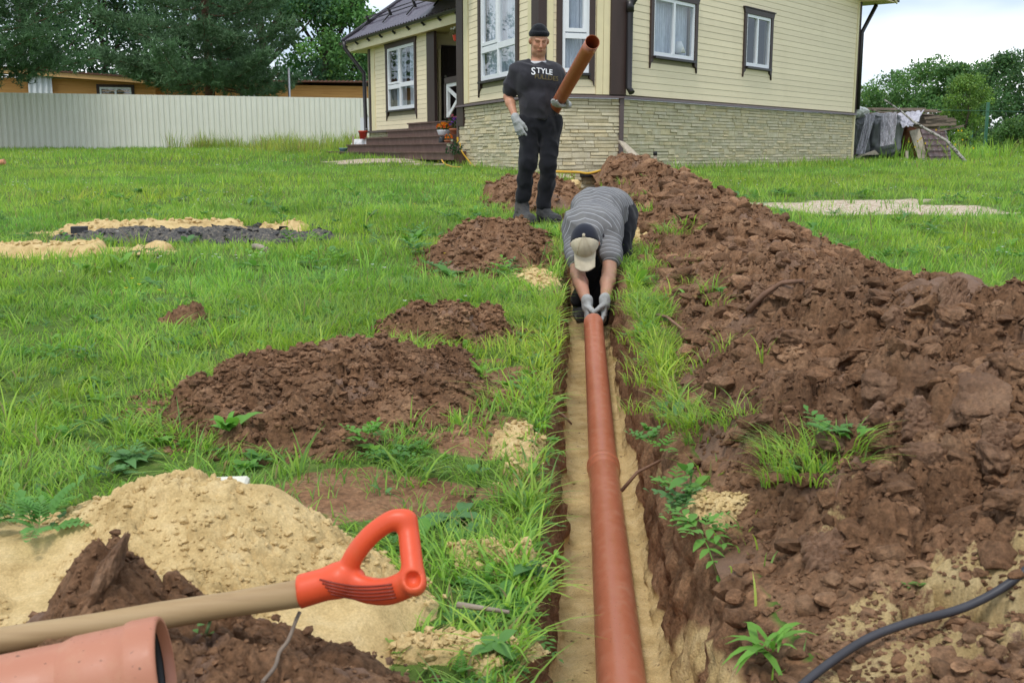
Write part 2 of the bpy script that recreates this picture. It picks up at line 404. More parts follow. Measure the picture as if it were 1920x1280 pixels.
def mk_ground_mats():
    n = NT('ground'); n.set(.95, .15)
    zg = n.noise(30, 5, .65); zb = n.noise(7, 4, .6)
    thatch = n.ramp(zg, 0, [(.3, (.05, .085, .016)), (.55, (.10, .16, .03)), (.8, (.17, .19, .06))])
    soil = soil_color(n); sand = sand_color(n)
    def msk(name, lo=.35, hi=.65, sc=zb):
        a = n.attr(name); s = n.math('ADD', (a, 'Fac'), n.math('MULTIPLY_ADD', (sc, 0), .5)); s.inputs[1].default_value = 0
        k = n.math('MULTIPLY_ADD', (sc, 0), .6); k.inputs[2].default_value = -.3
        s = n.math('ADD', (a, 'Fac'), k)
        return n.ramp(s, 0, [(lo, 0), (hi, 1)])
    c = n.mix(msk('bare'), thatch, soil)
    pale = n.ramp(zg, 0, [(.32, (.24, .17, .10)), (.48, (.46, .36, .26)), (.58, (.62, .54, .44)), (.75, (.70, .66, .58))])
    c = n.mix(msk('pale'), c, pale)
    # dark crumbs on the sand
    cr = n.noise(42, 4, .7); crm = n.ramp(cr, 0, [(.62, 0), (.68, .85)])
    sand2 = n.mix(crm, sand, (.10, .06, .035))
    c = n.mix(msk('sand', .4, .6), c, sand2)
    ashc = n.ramp(n.noise(55, 5, .7), 0, [(.3, (.02, .02, .022)), (.6, (.07, .068, .07)), (.8, (.16, .15, .14))])
    c = n.mix(msk('ash'), c, ashc)
    n.color(c)
    zz = n.noise(160, 5, .7); b1 = n.bump(zg, .6, .02); n.bump(zz, .55, .006, prev=b1)
    MAT['ground'] = n.m
    n = NT('soil'); n.set(.93, .2)
    soil = soil_color(n); sand = sand_color(n)
    a = n.attr('sand'); zz = n.noise(24, 8, .78); k = n.math('MULTIPLY_ADD', (zz, 0), 2.4); k.inputs[2].default_value = -1.2
    s = n.math('ADD', (a, 'Fac'), k); m = n.ramp(s, 0, [(.40, 0), (.62, 1)])
    sl = n.attr('slick'); soil2 = n.mix(n.math('MULTIPLY', (sl, 'Fac'), .85), soil, (.27, .168, .115))
    tn = n.attr('tone')
    t0 = n.math('LESS_THAN', (tn, 'Fac'), .01); t1 = n.math('ADD', (tn, 'Fac'), t0); soil3 = n.mix(1.0, soil2, (0, 0, 0), 'MULTIPLY'); n.t.links.new(t1.outputs[0], soil3.inputs[2])
    n.color(n.mix(m, soil3, sand))
    rr = n.ramp(sl, 'Fac', [(0, .93), (1, .62)]); n.t.links.new(rr.outputs[0], n.b.inputs['Roughness'])
    zb = n.noise(60, 7, .72); zc = n.noise(260, 4, .7)
    b1 = n.bump(zb, .95, .016); n.bump(zc, .5, .004, prev=b1)
    MAT['soil'] = n.m
    n = NT('sand'); n.set(.95, .15)
    sand = sand_color(n); a = n.attr('soil'); zz = n.noise(30, 6, .7); k = n.math('MULTIPLY_ADD', (zz, 0), 1.0); k.inputs[2].default_value = -.5
    s = n.math('ADD', (a, 'Fac'), k); m = n.ramp(s, 0, [(.42, 0), (.56, 1)])
    n.color(n.mix(m, sand, soil_color(n)))
    zb = n.noise(110, 5, .7); zc = n.noise(420, 3, .7); b1 = n.bump(zb, .5, .008); n.bump(zc, .5, .003, prev=b1)
    MAT['sand'] = n.m
mk_ground_mats()
build_ground()

# ------------------------------------------------------------------ heaps of soil and sand
def height_sheet(name, X, Y, h, fine, mat, attrs, parent=None, drop=-.012):
    """sheet over the grid (X,Y) where the heap height h stands above the ground"""
    Z = Hbase(X, Y)+h+fine
    keep = (h > drop)
    nr, nc = X.shape; idx = np.arange(nr*nc).reshape(nr, nc)
    fk = keep[:-1, :-1] | keep[:-1, 1:] | keep[1:, 1:] | keep[1:, :-1]
    q = np.stack([idx[:-1, :-1], idx[:-1, 1:], idx[1:, 1:], idx[1:, :-1]], -1)[fk]
    used = np.unique(q); remap = np.full(nr*nc, -1); remap[used] = np.arange(len(used))
    V = np.stack([X, Y, Z], -1).reshape(-1, 3)[used]
    me = np_mesh(name, V, remap[q], mat, True, {k: a.ravel()[used] for k, a in attrs.items()})
    return link(name, me, parent)
def soil_fine(X, Y, amp, seed, scale=1.0):
    a = clods(X, Y, .24*scale, seed, .30, .75)*.36
    b = clods(X+.3, Y, .105*scale, seed+3, .40, .9)*.55
    c = clods(X, Y+.7, .046*scale, seed+5, .42, .9)*.75
    d = clods(X, Y+.2, .021*scale, seed+8, .40, .9)*.85
    rough = sstep(-.5, .3, fbm(X*2.2, Y*2.2, 2, seed+9))
    return (a+b*(.5+.5*rough)+(c+d)*(.35+.65*rough))*amp
def ico(sub=1):
    import bmesh
    bm = bmesh.new(); bmesh.ops.create_icosphere(bm, subdivisions=sub, radius=1)
    V = np.array([v.co for v in bm.verts]); F = np.array([[v.index for v in f.verts] for f in bm.faces]); bm.free(); return V, F
ICO0, ICO1, ICO2, ICO3 = ico(1), ico(1), ico(2), ico(4)
import bmesh as _bmesh
def _ico0():
    bm = _bmesh.new(); _bmesh.ops.create_icosphere(bm, subdivisions=1, radius=1); V = np.array([v.co for v in bm.verts]); F = np.array([[v.index for v in f.verts] for f in bm.faces]); bm.free(); return V, F
ICO0 = _ico0(); OCTA = (np.array([(1, 0, 0), (-1, 0, 0), (0, 1, 0), (0, -1, 0), (0, 0, 1), (0, 0, -1.)]), np.array([(0, 2, 4), (2, 1, 4), (1, 3, 4), (3, 0, 4), (2, 0, 5), (1, 2, 5), (3, 1, 5), (0, 3, 5)])); ICO1 = ico(2); ICO2 = ico(3)
def rotm(rng):
    q = rng.normal(size=4); q /= np.linalg.norm(q); a, b, c, d = q
    return np.array([[1-2*(c*c+d*d), 2*(b*c-a*d), 2*(b*d+a*c)], [2*(b*c+a*d), 1-2*(b*b+d*d), 2*(c*d-a*b)], [2*(b*d-a*c), 2*(c*d+a*b), 1-2*(b*b+c*c)]])
def clod_shape(rng, base, rough=.42, cuts=6):
    V, F = base; n = np.array([pn3(V[:, 0]*1.6+s, V[:, 1]*1.6, V[:, 2]*1.6, 3) for s in [rng.rand()*50]])[0]
    W = V*(1+rough*n)[:, None]
    if len(V) > 20: W = W*(1+.16*pn3(V[:, 0]*5, V[:, 1]*5, V[:, 2]*5+rng.rand()*9, 6))[:, None]
    for _ in range(cuts):                      # broken faces
        d = rng.normal(size=3); d /= np.linalg.norm(d); k = rng.uniform(.45, .8); s = W@d
        W = W-np.clip(s-k, 0, None)[:, None]*d*.85
    return W
def loose_clods(name, pts, sizes, mat, parent, seed, base=None, label=None):
    base = base or ICO0
    if base is ICO0: oct_s = [clod_shape(np.random.RandomState(q), OCTA, .3, 1)*1.25 for q in range(14)]; lim = np.quantile(sizes, .74)
    rng = np.random.RandomState(seed); shapes = [clod_shape(rng, base) for _ in range(14)]; Vs = []; Fs = []; k = 0; F = base[1]; tn = []
    for p, s in zip(pts, sizes):
        small = base is ICO0 and s <= lim; F = OCTA[1] if small else base[1]
        V = ((oct_s if small else shapes)[rng.randint(14)]*rng.uniform(.6, 1.35, 3))@rotm(rng).T*(s*np.array([1.1, 1.1, .75]))
        Vs.append(V+p); Fs.append(F+k); k += len(V); tn.append(np.full(len(V), rng.uniform(.70, 1.30)))
    at = {'tone': np.concatenate(tn)}; at.update({'sand': np.full(k, -.6)} if mat is MAT['soil'] else {'soil': np.full(k, -.5)})
    o = link(name, np_mesh(name, np.concatenate(Vs), np.concatenate(Fs), mat, False, at), parent); tag(o, label, None, None, 'stuff'); return o
def soil_heap(key, name, label, seed, res, amp=1.0, n_single=6, n_loose=150, scale=1.0):
    cx, cy, rx, ry, h, rot = HEAPS[key]
    nx = int(2.7*rx/(res*cy)); ny = int(2.7*ry/(res*cy*1.8)) if ry > 1 else int(2.7*ry/(res*cy))
    X, Y = np.meshgrid(np.linspace(cx-rx*1.35, cx+rx*1.35, nx), np.linspace(cy-ry*1.35, cy+ry*1.35, ny))
    hh = Hheap(key, X, Y); fine = soil_fine(X, Y, amp, seed, scale)*sstep(-.01, .05, hh)
    root = thing(name, label, 'soil heap', tuple(on(cx, cy)-[0, 0, h*.8]), 'heaps of dug soil on the lawn')
    slick = sstep(.25, .6, fbm(X*4, Y*4, 2, seed+70))
    o = height_sheet('soil', X, Y, hh, fine, MAT['soil'], dict(sand=np.zeros_like(X)-.5, slick=slick), None)
    o.parent = root; o.location = -root.location
    rng = np.random.RandomState(seed); N = n_loose*4; a = rng.rand(N)*2*np.pi; r = np.sqrt(rng.rand(N))*1.25
    x, y = cx+rx*r*np.cos(a), cy+ry*r*np.sin(a); hq = Hheap(key, x, y); ok = (hq > -.03) & ((hq > 0) | (rng.rand(N) < .5))
    x, y = x[ok][:n_loose], y[ok][:n_loose]; sz = rng.choice([.005, .008, .013, .021], len(x), p=[.38, .34, .20, .08])*scale*(cy/3.4)**.5
    pts = np.stack([x, y, Htop(x, y)+sz*.35+soil_fine(x, y, amp, seed, scale)*sstep(-.01, .05, Hheap(key, x, y))], -1)
    c = loose_clods('loose_clods', pts, sz, MAT['soil'], root, seed); c.location = -root.location
    return root
def single_clods(root, spots, mat, seed):
    rng = np.random.RandomState(seed)
    for (p, s, flat, tilt) in spots:
        V = clod_shape(rng, ICO3, .45, 9); V = V*np.array([1.25, .9, flat])*s
        az = rng.rand()*6.28; M = np.array(Matrix.Rotation(az, 3, 'Z') @ Matrix.Rotation(tilt, 3, 'X'))
        V = V@M.T
        nr = V/(np.linalg.norm(V, axis=1)[:, None]+1e-9); q = V/s+rng.rand(3)*20; f = .10*pn3(q[:, 0]*4, q[:, 1]*4, q[:, 2]*4, 5)+.09*(1-np.abs(pn3(q[:, 0]*7, q[:, 1]*7, q[:, 2]*7, 8))*2)+.05*pn3(q[:, 0]*15, q[:, 1]*15, q[:, 2]*15, 11); V = V+nr*(f*s)[:, None]
        o = link('clod', np_mesh('clod', V, ICO3[1], mat, True, {'sand': np.full(len(V), -.6), 'slick': np.full(len(V), rng.uniform(.0, .5))}), root)
        o.location = Vector(p)-root.location

# the long spoil bank beside the trench
def bank_fine(X, Y):
    W = X-XT(Y); env = sstep(-.02, .08, Hmound(X, Y))*sstep(.10, .24, W)
    f = soil_fine(X, Y, 1.3, 101)+.05*fbm(X*2.5, Y*2.0, 3, 111)
    return env*(f+clods(X, Y*.8, .42, 131, .25, 1.1)*.32*sstep(1.8, 2.6, Y)*sstep(6.5, 4.0, Y))
def Gb(x, y):
    """like G, but on the rough surface of the bank"""
    return G(x, y, lambda X, Y: Htop(X, Y)+bank_fine(X, Y), .9, 20)
def build_bank():
    rows = np.concatenate([np.arange(.3, 1.0, .006), np.exp(np.arange(math.log(1.0), math.log(17.9), .0034))])
    t = np.linspace(0, 1, 280)
    Yg = np.repeat(rows[:, None], len(t), 1)
    wmax = np.interp(rows, [0, 2, 4, 8, 18], [3.0, 2.3, 1.9, 1.8, 1.4])
    wmin = np.interp(rows, [0, 9, 17], [.17, .2, .06])
    # spend the columns where the bank faces the camera
    W = wmin[:, None]+(wmax-wmin)[:, None]*(.62*t+.38*t**2.2)[None]
    X = XT(Yg)+W; h = Hmound(X, Yg)
    fine = bank_fine(X, Yg)
    sand = -.55+.75*sstep(2.25, 1.35, Yg)*sstep(-.3, .5, fbm(X*2.2, Yg*2.2, 3, 141))+.5*sstep(1.6, 1.0, Yg)*sstep(.5, 1.0, W)
    for (px, py, rx, ry, am) in ((1400, 1080, .07, .08, .7), (1620, 1180, .10, .08, .9), (1560, 1030, .11, .13, 1.0), (1690, 1120, .13, .10, 1.0), (1860, 1190, .20, .10, 1.1), (1900, 1120, .16, .08, .9), (1480, 1000, .06, .08, .7), (1780, 1260, .16, .06, 1.0), (1480, 1180, .05, .06, .6)):
        g_ = G(px, py); sand = sand+am*1.1*np.clip(ell(X, Yg, g_[0], g_[1], rx, ry, .5, 5, px), 0, .8)
    slick = .8*sstep(.25, .6, fbm(X*3.1, Yg*3.1, 2, 151))
    root = thing('spoil_bank', 'long bank of dug brown soil running beside the trench towards the house', 'soil bank', (float(XT(4.)+.9), 4.0, float(g0(4.))))
    o = height_sheet('soil', X, Yg, h, fine, MAT['soil'], dict(sand=sand, slick=slick), None, -.02); o.parent = root; o.location = -root.location
    rng = np.random.RandomState(77); N = 19000; y = np.exp(rng.uniform(math.log(1.05), math.log(15), N)); w = rng.uniform(.16, 1.5, N); x = XT(y)+w
    hq = Hmound(x, y); ok = (hq > -.015) & ((hq > .02) | (rng.rand(N) < .5)); x, y, hq = x[ok], y[ok], hq[ok]
    sz = rng.choice([.005, .008, .013, .021, .034], len(x), p=[.34, .33, .21, .09, .03])*np.clip((y/3.5)**.6, .55, 1.9)
    pts = np.stack([x, y, Htop(x, y)+bank_fine(x, y)+sz*rng.uniform(-.25, .35, len(x))], -1); big = sz > .017*np.clip((y/3.5)**.6, .55, 1.9)
    c = loose_clods('loose_clods', pts[~big], sz[~big], MAT['soil'], root, 78); c.location = -root.location
    N = 11000; y = np.exp(rng.uniform(math.log(1.1), math.log(5.5), N)); w = rng.uniform(.2, 1.25, N); x = XT(y)+w; ok = (Hmound(x, y) > .0) & (fbm(x*3, y*3, 2, 161) > -.35); x, y = x[ok], y[ok]
    s2 = rng.choice([.0035, .0055, .008], len(x), p=[.4, .4, .2])*np.clip((y/3)**.5, .6, 1.3); pc = np.stack([x, y, Htop(x, y)+bank_fine(x, y)+s2*.4], -1)
    c = loose_clods('loose_clods', pc, s2, MAT['soil'], root, 81); c.location = -root.location
    c = loose_clods('broken_clods', pts[big], sz[big]*1.2, MAT['soil'], root, 79, ICO1); c.location = -root.location
    sp = []
    px = [(1600, 680, .10, .45, .5), (1640, 775, .085, .8, .4), (1830, 740, .13, .4, .7), (1690, 760, .09, .6, .4), (1545, 690, .07, .5, .6), (1480, 560, .09, .5, .3), (1430, 425, .11, .6, .9),
          (1262, 383, .14, .45, .5), (1530, 460, .08, .9, .3), (1375, 460, .11, .5, .4), (1340, 545, .07, .4, .5), (1300, 720, .09, .6, .2), (1420, 700, .07, .6, .3), (1500, 640, .10, .45, .4), (1790, 600, .12, .5, .3),
          (1880, 680, .10, .6, .3), (1740, 850, .08, .6, .5), (1870, 850, .09, .5, .6), (1560, 850, .06, .6, .4), (1440, 800, .06, .6, .4), (1660, 560, .08, .6, .2), (1350, 610, .06, .5, .4), (1900, 940, .07, .6, .4), (1250, 350, .12, .6, .2), (1190, 320, .13, .6, .5), (1400, 500, .08, .6, .2)]
    for (x, y, s, fl, ti) in px:
        p = Gb(x, y); s *= .58; sp.append((p+np.array([0, 0, -s*.15]), s, fl, ti))
    single_clods(root, sp, MAT['soil'], 5)
    def plate(px, py, wd, ht, el, az, seed, th=.022):
        c = Gb(px, py)+np.array([0, 0, -.002]); n = np.array([math.sin(az)*math.cos(el), -math.cos(az)*math.cos(el), math.sin(el)]); s = np.cross([0, 0, 1], n); s /= np.linalg.norm(s); u = np.cross(n, s)
        ca, sa = math.cos(seed), math.sin(seed)*.6; s, u = s*ca+u*sa, u*ca-s*sa
        gx, gy = np.meshgrid(np.linspace(-1, 1, 34), np.linspace(-1, 1, 34)); r = np.maximum(np.abs(gx), np.abs(gy)); a = np.arctan2(gy, gx)
        jag = 1+.22*fbm(np.cos(a)*1.5+seed*3, np.sin(a)*1.5, 3, seed)+.10*fbm(np.cos(a)*6+seed, np.sin(a)*6, 2, seed+1)
        prof = 1-np.exp(-(1-r)/.06); q = gx+.0
        lay = .006*fbm(gx*2+seed, gy*9, 3, seed+4)+.010*fbm(gx*2.5, gy*2.5+seed, 2, seed+5)+.004*fbm(gx*12, gy*12+seed, 2, seed+6)
        top = c+s*((gx*jag)*wd/2)[..., None]+u*((gy*jag)*ht/2)[..., None]+n*((prof-.6)*th+lay)[..., None]; bot = top-n*(th*1.6*np.clip(prof, .0, 1))[..., None]
        m = 34*34; I = np.arange(m).reshape(34, 34); q = np.stack([I[:-1, :-1], I[:-1, 1:], I[1:, 1:], I[1:, :-1]], -1).reshape(-1, 4)
        o = link('clay_slab', np_mesh('clay_slab', np.concatenate([top.reshape(-1, 3), bot.reshape(-1, 3)]), [q, (q+m)[:, ::-1]], MAT['soil'], True, dict(sand=np.full(2*m, -.8), slick=np.full(2*m, .55), tone=np.full(2*m, 1.12))), root); o.location = -root.location
    for q in ((1590, 690, .24, .20, .75, -.3, 1), (1655, 790, .15, .15, .35, .2, 2), (1735, 800, .13, .14, .5, -.2, 3), (1870, 720, .20, .15, .8, .1, 4), (1690, 620, .22, .12, .5, .3, 5), (1800, 640, .18, .10, .6, -.2, 6), (1460, 640, .14, .10, .9, .2, 7), (1345, 655, .14, .09, .7, .1, 8), (1440, 555, .18, .12, .6, -.3, 9), (1540, 555, .16, .12, .8, .2, 10), (1300, 480, .20, .12, .7, .2, 11), (1395, 470, .22, .14, .6, -.1, 12), (1260, 395, .24, .14, .7, .2, 13), (1330, 420, .22, .13, .5, .1, 14), (1890, 840, .16, .12, .7, .1, 15), (1560, 1035, .15, .12, .9, -.2, 16), (1790, 560, .26, .14, .7, .1, 17), (1480, 500, .2, .12, .6, .3, 18)): plate(q[0], q[1], q[2]*.68, q[3]*.68, *q[4:])
    # the two big split slabs at the right edge
    for (a, b, wd, th, tl) in (((1735, 545, 3.15), (1960, 640, 2.75), .26, .07, .25), ((1900, 575, 3.1), (1990, 660, 2.75), .3, .06, .1)):
        A, B = P(*a), P(*b); d = (B-A); L = np.linalg.norm(d); d /= L; s = np.cross(d, [0, 0, 1]); s /= np.linalg.norm(s); up = np.cross(s, d)
        gx, gy = np.meshgrid(np.linspace(0, 1, 50), np.linspace(-1, 1, 30)); e = fbm(gx*3, gy*2, 3, int(tl*100))
        half = np.clip(1-np.maximum(np.abs(gx*2-1), np.abs(gy)), 0, 1); prof = 1-np.exp(-half/.12)
        jag = .12*fbm(gx*7, gy*5, 2, 8)
        top = A+d*((gx+jag*.2)*L)[..., None]+s*((gy+jag)*wd/2)[..., None]+up*((prof*.9-.55)*th+e*.02+.015*clods(gx*L, gy*wd, .05, 9)/.03*0.4)[..., None]
        n = 30*50; I = np.arange(n).reshape(30, 50); q = np.stack([I[:-1, :-1], I[:-1, 1:], I[1:, 1:], I[1:, :-1]], -1).reshape(-1, 4)
        bot = top.reshape(-1, 3)-up*np.array(th*1.2)*prof.reshape(-1, 1)
        V = np.concatenate([top.reshape(-1, 3), bot]); V[:, 2] += .03
        o = link('clay_slab', np_mesh('clay_slab', V, [q, (q+n)[:, ::-1]], MAT['soil'], True, dict(sand=np.full(2*n, -.6), slick=np.full(2*n, .9))), root); o.location = -root.location
    return root
BANK = build_bank()
soil_heap('heap_wide', 'soil_heap', 'widest low heap of crumbly brown soil on the grass left of the trench', 201, .0022, 1.15, 6, 7000, .74)
soil_heap('heap_low', 'soil_heap', 'small rounded brown soil heap just behind the widest one', 221, .0022, 1.1, 4, 2000, .7)
soil_heap('heap_long', 'soil_heap', 'long flat strip of brown soil in front of the standing man\'s boots', 241, .0023, 1.1, 4, 3000, .9)
soil_heap('heap_far', 'soil_heap', 'brown soil heap behind the standing man near the stone base', 261, .0023, 1.1, 4, 1500, 1.0)
soil_heap('mole', 'soil_heap', 'tiny molehill of dark soil alone in the grass', 281, .0022, .8, 2, 120, .4)

def sand_fine(X, Y, seed):
    m = sstep(-.3, .2, fbm(X*4, Y*4, 2, seed+4))
    return (clods(X, Y, .06, seed, .25, .8)*.40+clods(X, Y+.4, .026, seed+2, .3, .8)*.62+clods(X+.2, Y+.4, .012, seed+5, .3, .8)*.65)*(.12+.88*m)+.022*fbm(X*4, Y*4, 3, seed+6)
def build_sand_front():
    X, Y = np.meshgrid(np.linspace(-1.35, .12, 520), np.linspace(1.25, 2.35, 390))
    h = Hsand(X, Y); f = sand_fine(X, Y, 301)*sstep(-.01, .05, h)
    hd = Hdark(X, Y)
    root = thing('sand_heap', 'heap of loose yellow sand behind the shovel handle', 'sand heap', (-.6, 1.8, 0))
    soil = np.clip(.55-np.abs(hd-h)/.03, 0, 1)-.3+.5*sstep(.35, .6, fbm(X*5+3, Y*5, 3, 331))*sstep(-.8, -1.1, X)
    o = height_sheet('sand', X, Y, h, f, MAT['sand'], dict(soil=soil)); o.parent = root; o.location = -root.location
    rng = np.random.RandomState(19); N = 7000; x, y = rng.uniform(-1.3, .05, N), rng.uniform(1.3, 2.25, N); hs_ = Hsand(x, y); ok = (hs_ > Hdark(x, y)) & (hs_ > -.004) & (fbm(x*4, y*4, 2, 305) > -.15); x, y = x[ok], y[ok]
    sz = rng.choice([.002, .0033, .0055, .009], len(x), p=[.4, .35, .19, .06]); pts = np.stack([x, y, Htop(x, y)+sand_fine(x, y, 301)+sz*.25], -1)
    c = loose_clods('sand_crumbs', pts, sz, MAT['sand'], root, 20); c.location = -root.location
    X, Y = np.meshgrid(np.linspace(-1.25, .1, 480), np.linspace(.78, 1.95, 400))
    h = Hdark(X, Y); f = soil_fine(X, Y, .9, 351, .55)*sstep(-.01, .05, h)
    root2 = thing('soil_heap', 'dark wet soil heap under the pipe and shovel in the front corner', 'soil heap', (-.5, 1.3, 0), 'heaps of dug soil on the lawn')
    o = height_sheet('soil', X, Y, h, f, MAT['soil'], dict(sand=-.45+.3*sstep(.2, .6, fbm(X*5, Y*5, 3, 371)), slick=sstep(.3, .6, fbm(X*6, Y*6, 2, 361)))); o.parent = root2; o.location = -root2.location
    rng = np.random.RandomState(9); N = 4200; x, y = rng.uniform(-1.1, .05, N), rng.uniform(.85, 1.9, N); hd = Hdark(x, y)
    ok = (hd > Hsand(x, y)-.01) & (hd > -.01); x, y = x[ok], y[ok]; sz = rng.choice([.0022, .0036, .006, .010], len(x), p=[.38, .35, .2, .07])
    pts = np.stack([x, y, Htop(x, y)+soil_fine(x, y, .9, 351, .55)+sz*.3], -1)
    c = loose_clods('loose_clods', pts, sz, MAT['soil'], root2, 10); c.location = -root2.location
    # upright smeared slab of clay
    sp = []
    for (x, y, s, fl, ti) in ((205, 1090, .055, .30, 1.1), (560, 1240, .016, .7, .2), (330, 1120, .022, .6, .5)):
        sp.append((G(x, y)+np.array([0, 0, s*.2]), s, fl, ti))
    single_clods(root2, sp, MAT['soil'], 6)
    return root, root2
build_sand_front()
def small_sand(label, cx, cy, rx, ry, h, seed):
    res = .0016*max(cy, 1.5)
    X, Y = np.meshgrid(np.linspace(cx-rx*1.9, cx+rx*1.9, max(24, int(2.8*rx/res))), np.linspace(cy-ry*1.9, cy+ry*1.9, max(24, int(2.8*ry/res))))
    h = h*.75; e = ell(X, Y, cx, cy, rx, ry, .62, .9/min(rx, ry), seed)
    hb = Htop(X, Y)-Hbase(X, Y)
    hh = hb+h*np.where(e > 0, np.sin(np.clip(e*1.6, 0, 1)*np.pi/2), e*.8)-.004
    f = sand_fine(X, Y, seed)*sstep(-.05, .2, e)*.9
    Z = np.where(e > -.06, 1, -1)
    root = thing('sand_heap', label, 'sand heap', tuple(on(cx, cy)), 'small heaps of spilt sand by the trench')
    nr, nc = X.shape; V = np.stack([X, Y, Hbase(X, Y)+hh+f], -1)
    keep = e > -.12; idx = np.arange(nr*nc).reshape(nr, nc); fk = keep[:-1, :-1] & keep[1:, 1:] & keep[:-1, 1:] & keep[1:, :-1]
    q = np.stack([idx[:-1, :-1], idx[:-1, 1:], idx[1:, 1:], idx[1:, :-1]], -1)[fk]; used = np.unique(q); rm = np.full(nr*nc, -1); rm[used] = np.arange(len(used))
    o = link('sand', np_mesh('sand', V.reshape(-1, 3)[used], rm[q], MAT['sand'], True, dict(soil=np.full(len(used), -.15))), root); o.location = -root.location
    rng = np.random.RandomState(seed); N = 420; a = rng.rand(N)*6.28; r = np.sqrt(rng.rand(N))*1.5; x, y = cx+rx*r*np.cos(a), cy+ry*r*np.sin(a); e = ell(x, y, cx, cy, rx, ry, .62, .9/min(rx, ry), seed); ok = (e > -.45) & (rng.rand(N) < np.clip(.35+e*2.5, .12, 1)); x, y, e = x[ok], y[ok], e[ok]
    sz = rng.choice([.0025, .004, .007, .011], len(x), p=[.35, .35, .2, .1])*max(1, cy/3.); z = Htop(x, y)+h*np.where(e > 0, np.sin(np.clip(e*1.6, 0, 1)*np.pi/2), 0)+sand_fine(x, y, seed)*sstep(-.05, .2, e)*.9
    c = loose_clods('sand_crumbs', np.stack([x, y, z], -1), sz, MAT['sand'], root, seed+1); c.location = -root.location
    return root
_p = G(928, 1050); small_sand('fist-high yellow sand clump on the trench edge right of the shovel grip', _p[0], _p[1], .075, .06, .05, 411)
_p = G(985, 850); small_sand('yellow sand spilt down the left trench edge beside the pipe joint', _p[0]-.02, _p[1], .06, .22, .035, 421)
_p = G(1018, 527); small_sand('flat yellow sand spill at the bent man\'s elbow left of the trench', _p[0]-.05, _p[1], .13, .36, .03, 431)
_p = G(1350, 965); small_sand('crumbled yellow sand lumps on the right trench edge among green leaves', _p[0], _p[1], .06, .07, .045, 441)
_p = G(1172, 452); small_sand('yellow sand behind the bent man between his legs and the bank', _p[0], _p[1], .12, .5, .05, 451)
small_sand('pale sand spread behind the black felt scraps on the lawn', -2.8, 8.75, .95, .30, .11, 471)
small_sand('pale sand spread nearest the left picture edge on the lawn', -3.5, 7.4, .95, .26, .09, 481)
def ash_mound():
    n = NT('ash'); n.set(.9, .2); z = n.noise(40, 6, .7); n.color(n.ramp(z, 0, [(.3, (.035, .033, .034)), (.5, (.10, .095, .09)), (.62, (.20, .17, .13)), (.75, (.42, .33, .2))])); n.bump(n.noise(70, 5, .7), .8, .012); MAT['ash'] = n.m
    X, Y = np.meshgrid(np.linspace(-3.8, -1.2, 260), np.linspace(7.6, 9.0, 120)); h = Hash(X, Y); f = soil_fine(X, Y, .7, 491, .5)*sstep(-.01, .03, h)
    root = thing('ash_heap', 'flat dark spread of ash and felt in front of the pale sand on the lawn', 'ash heap', tuple(on(-2.4, 8.2))); o = height_sheet('ash', X, Y, h, f, MAT['ash'], dict(sand=np.zeros_like(X))); o.parent = root; o.location = -root.location
def Hash(X, Y):
    e = ell(X, Y, -2.42, 8.26, 1.0, .36, .6, 2.5, 13); return .06*np.where(e > 0, np.sin(np.clip(e*1.8, 0, 1)*np.pi/2), e*.6)-.006
ash_mound()
_p = G(870, 1235); small_sand('low sand patch in the grass at the bottom of the trench edge', _p[0], _p[1], .10, .06, .03, 461)
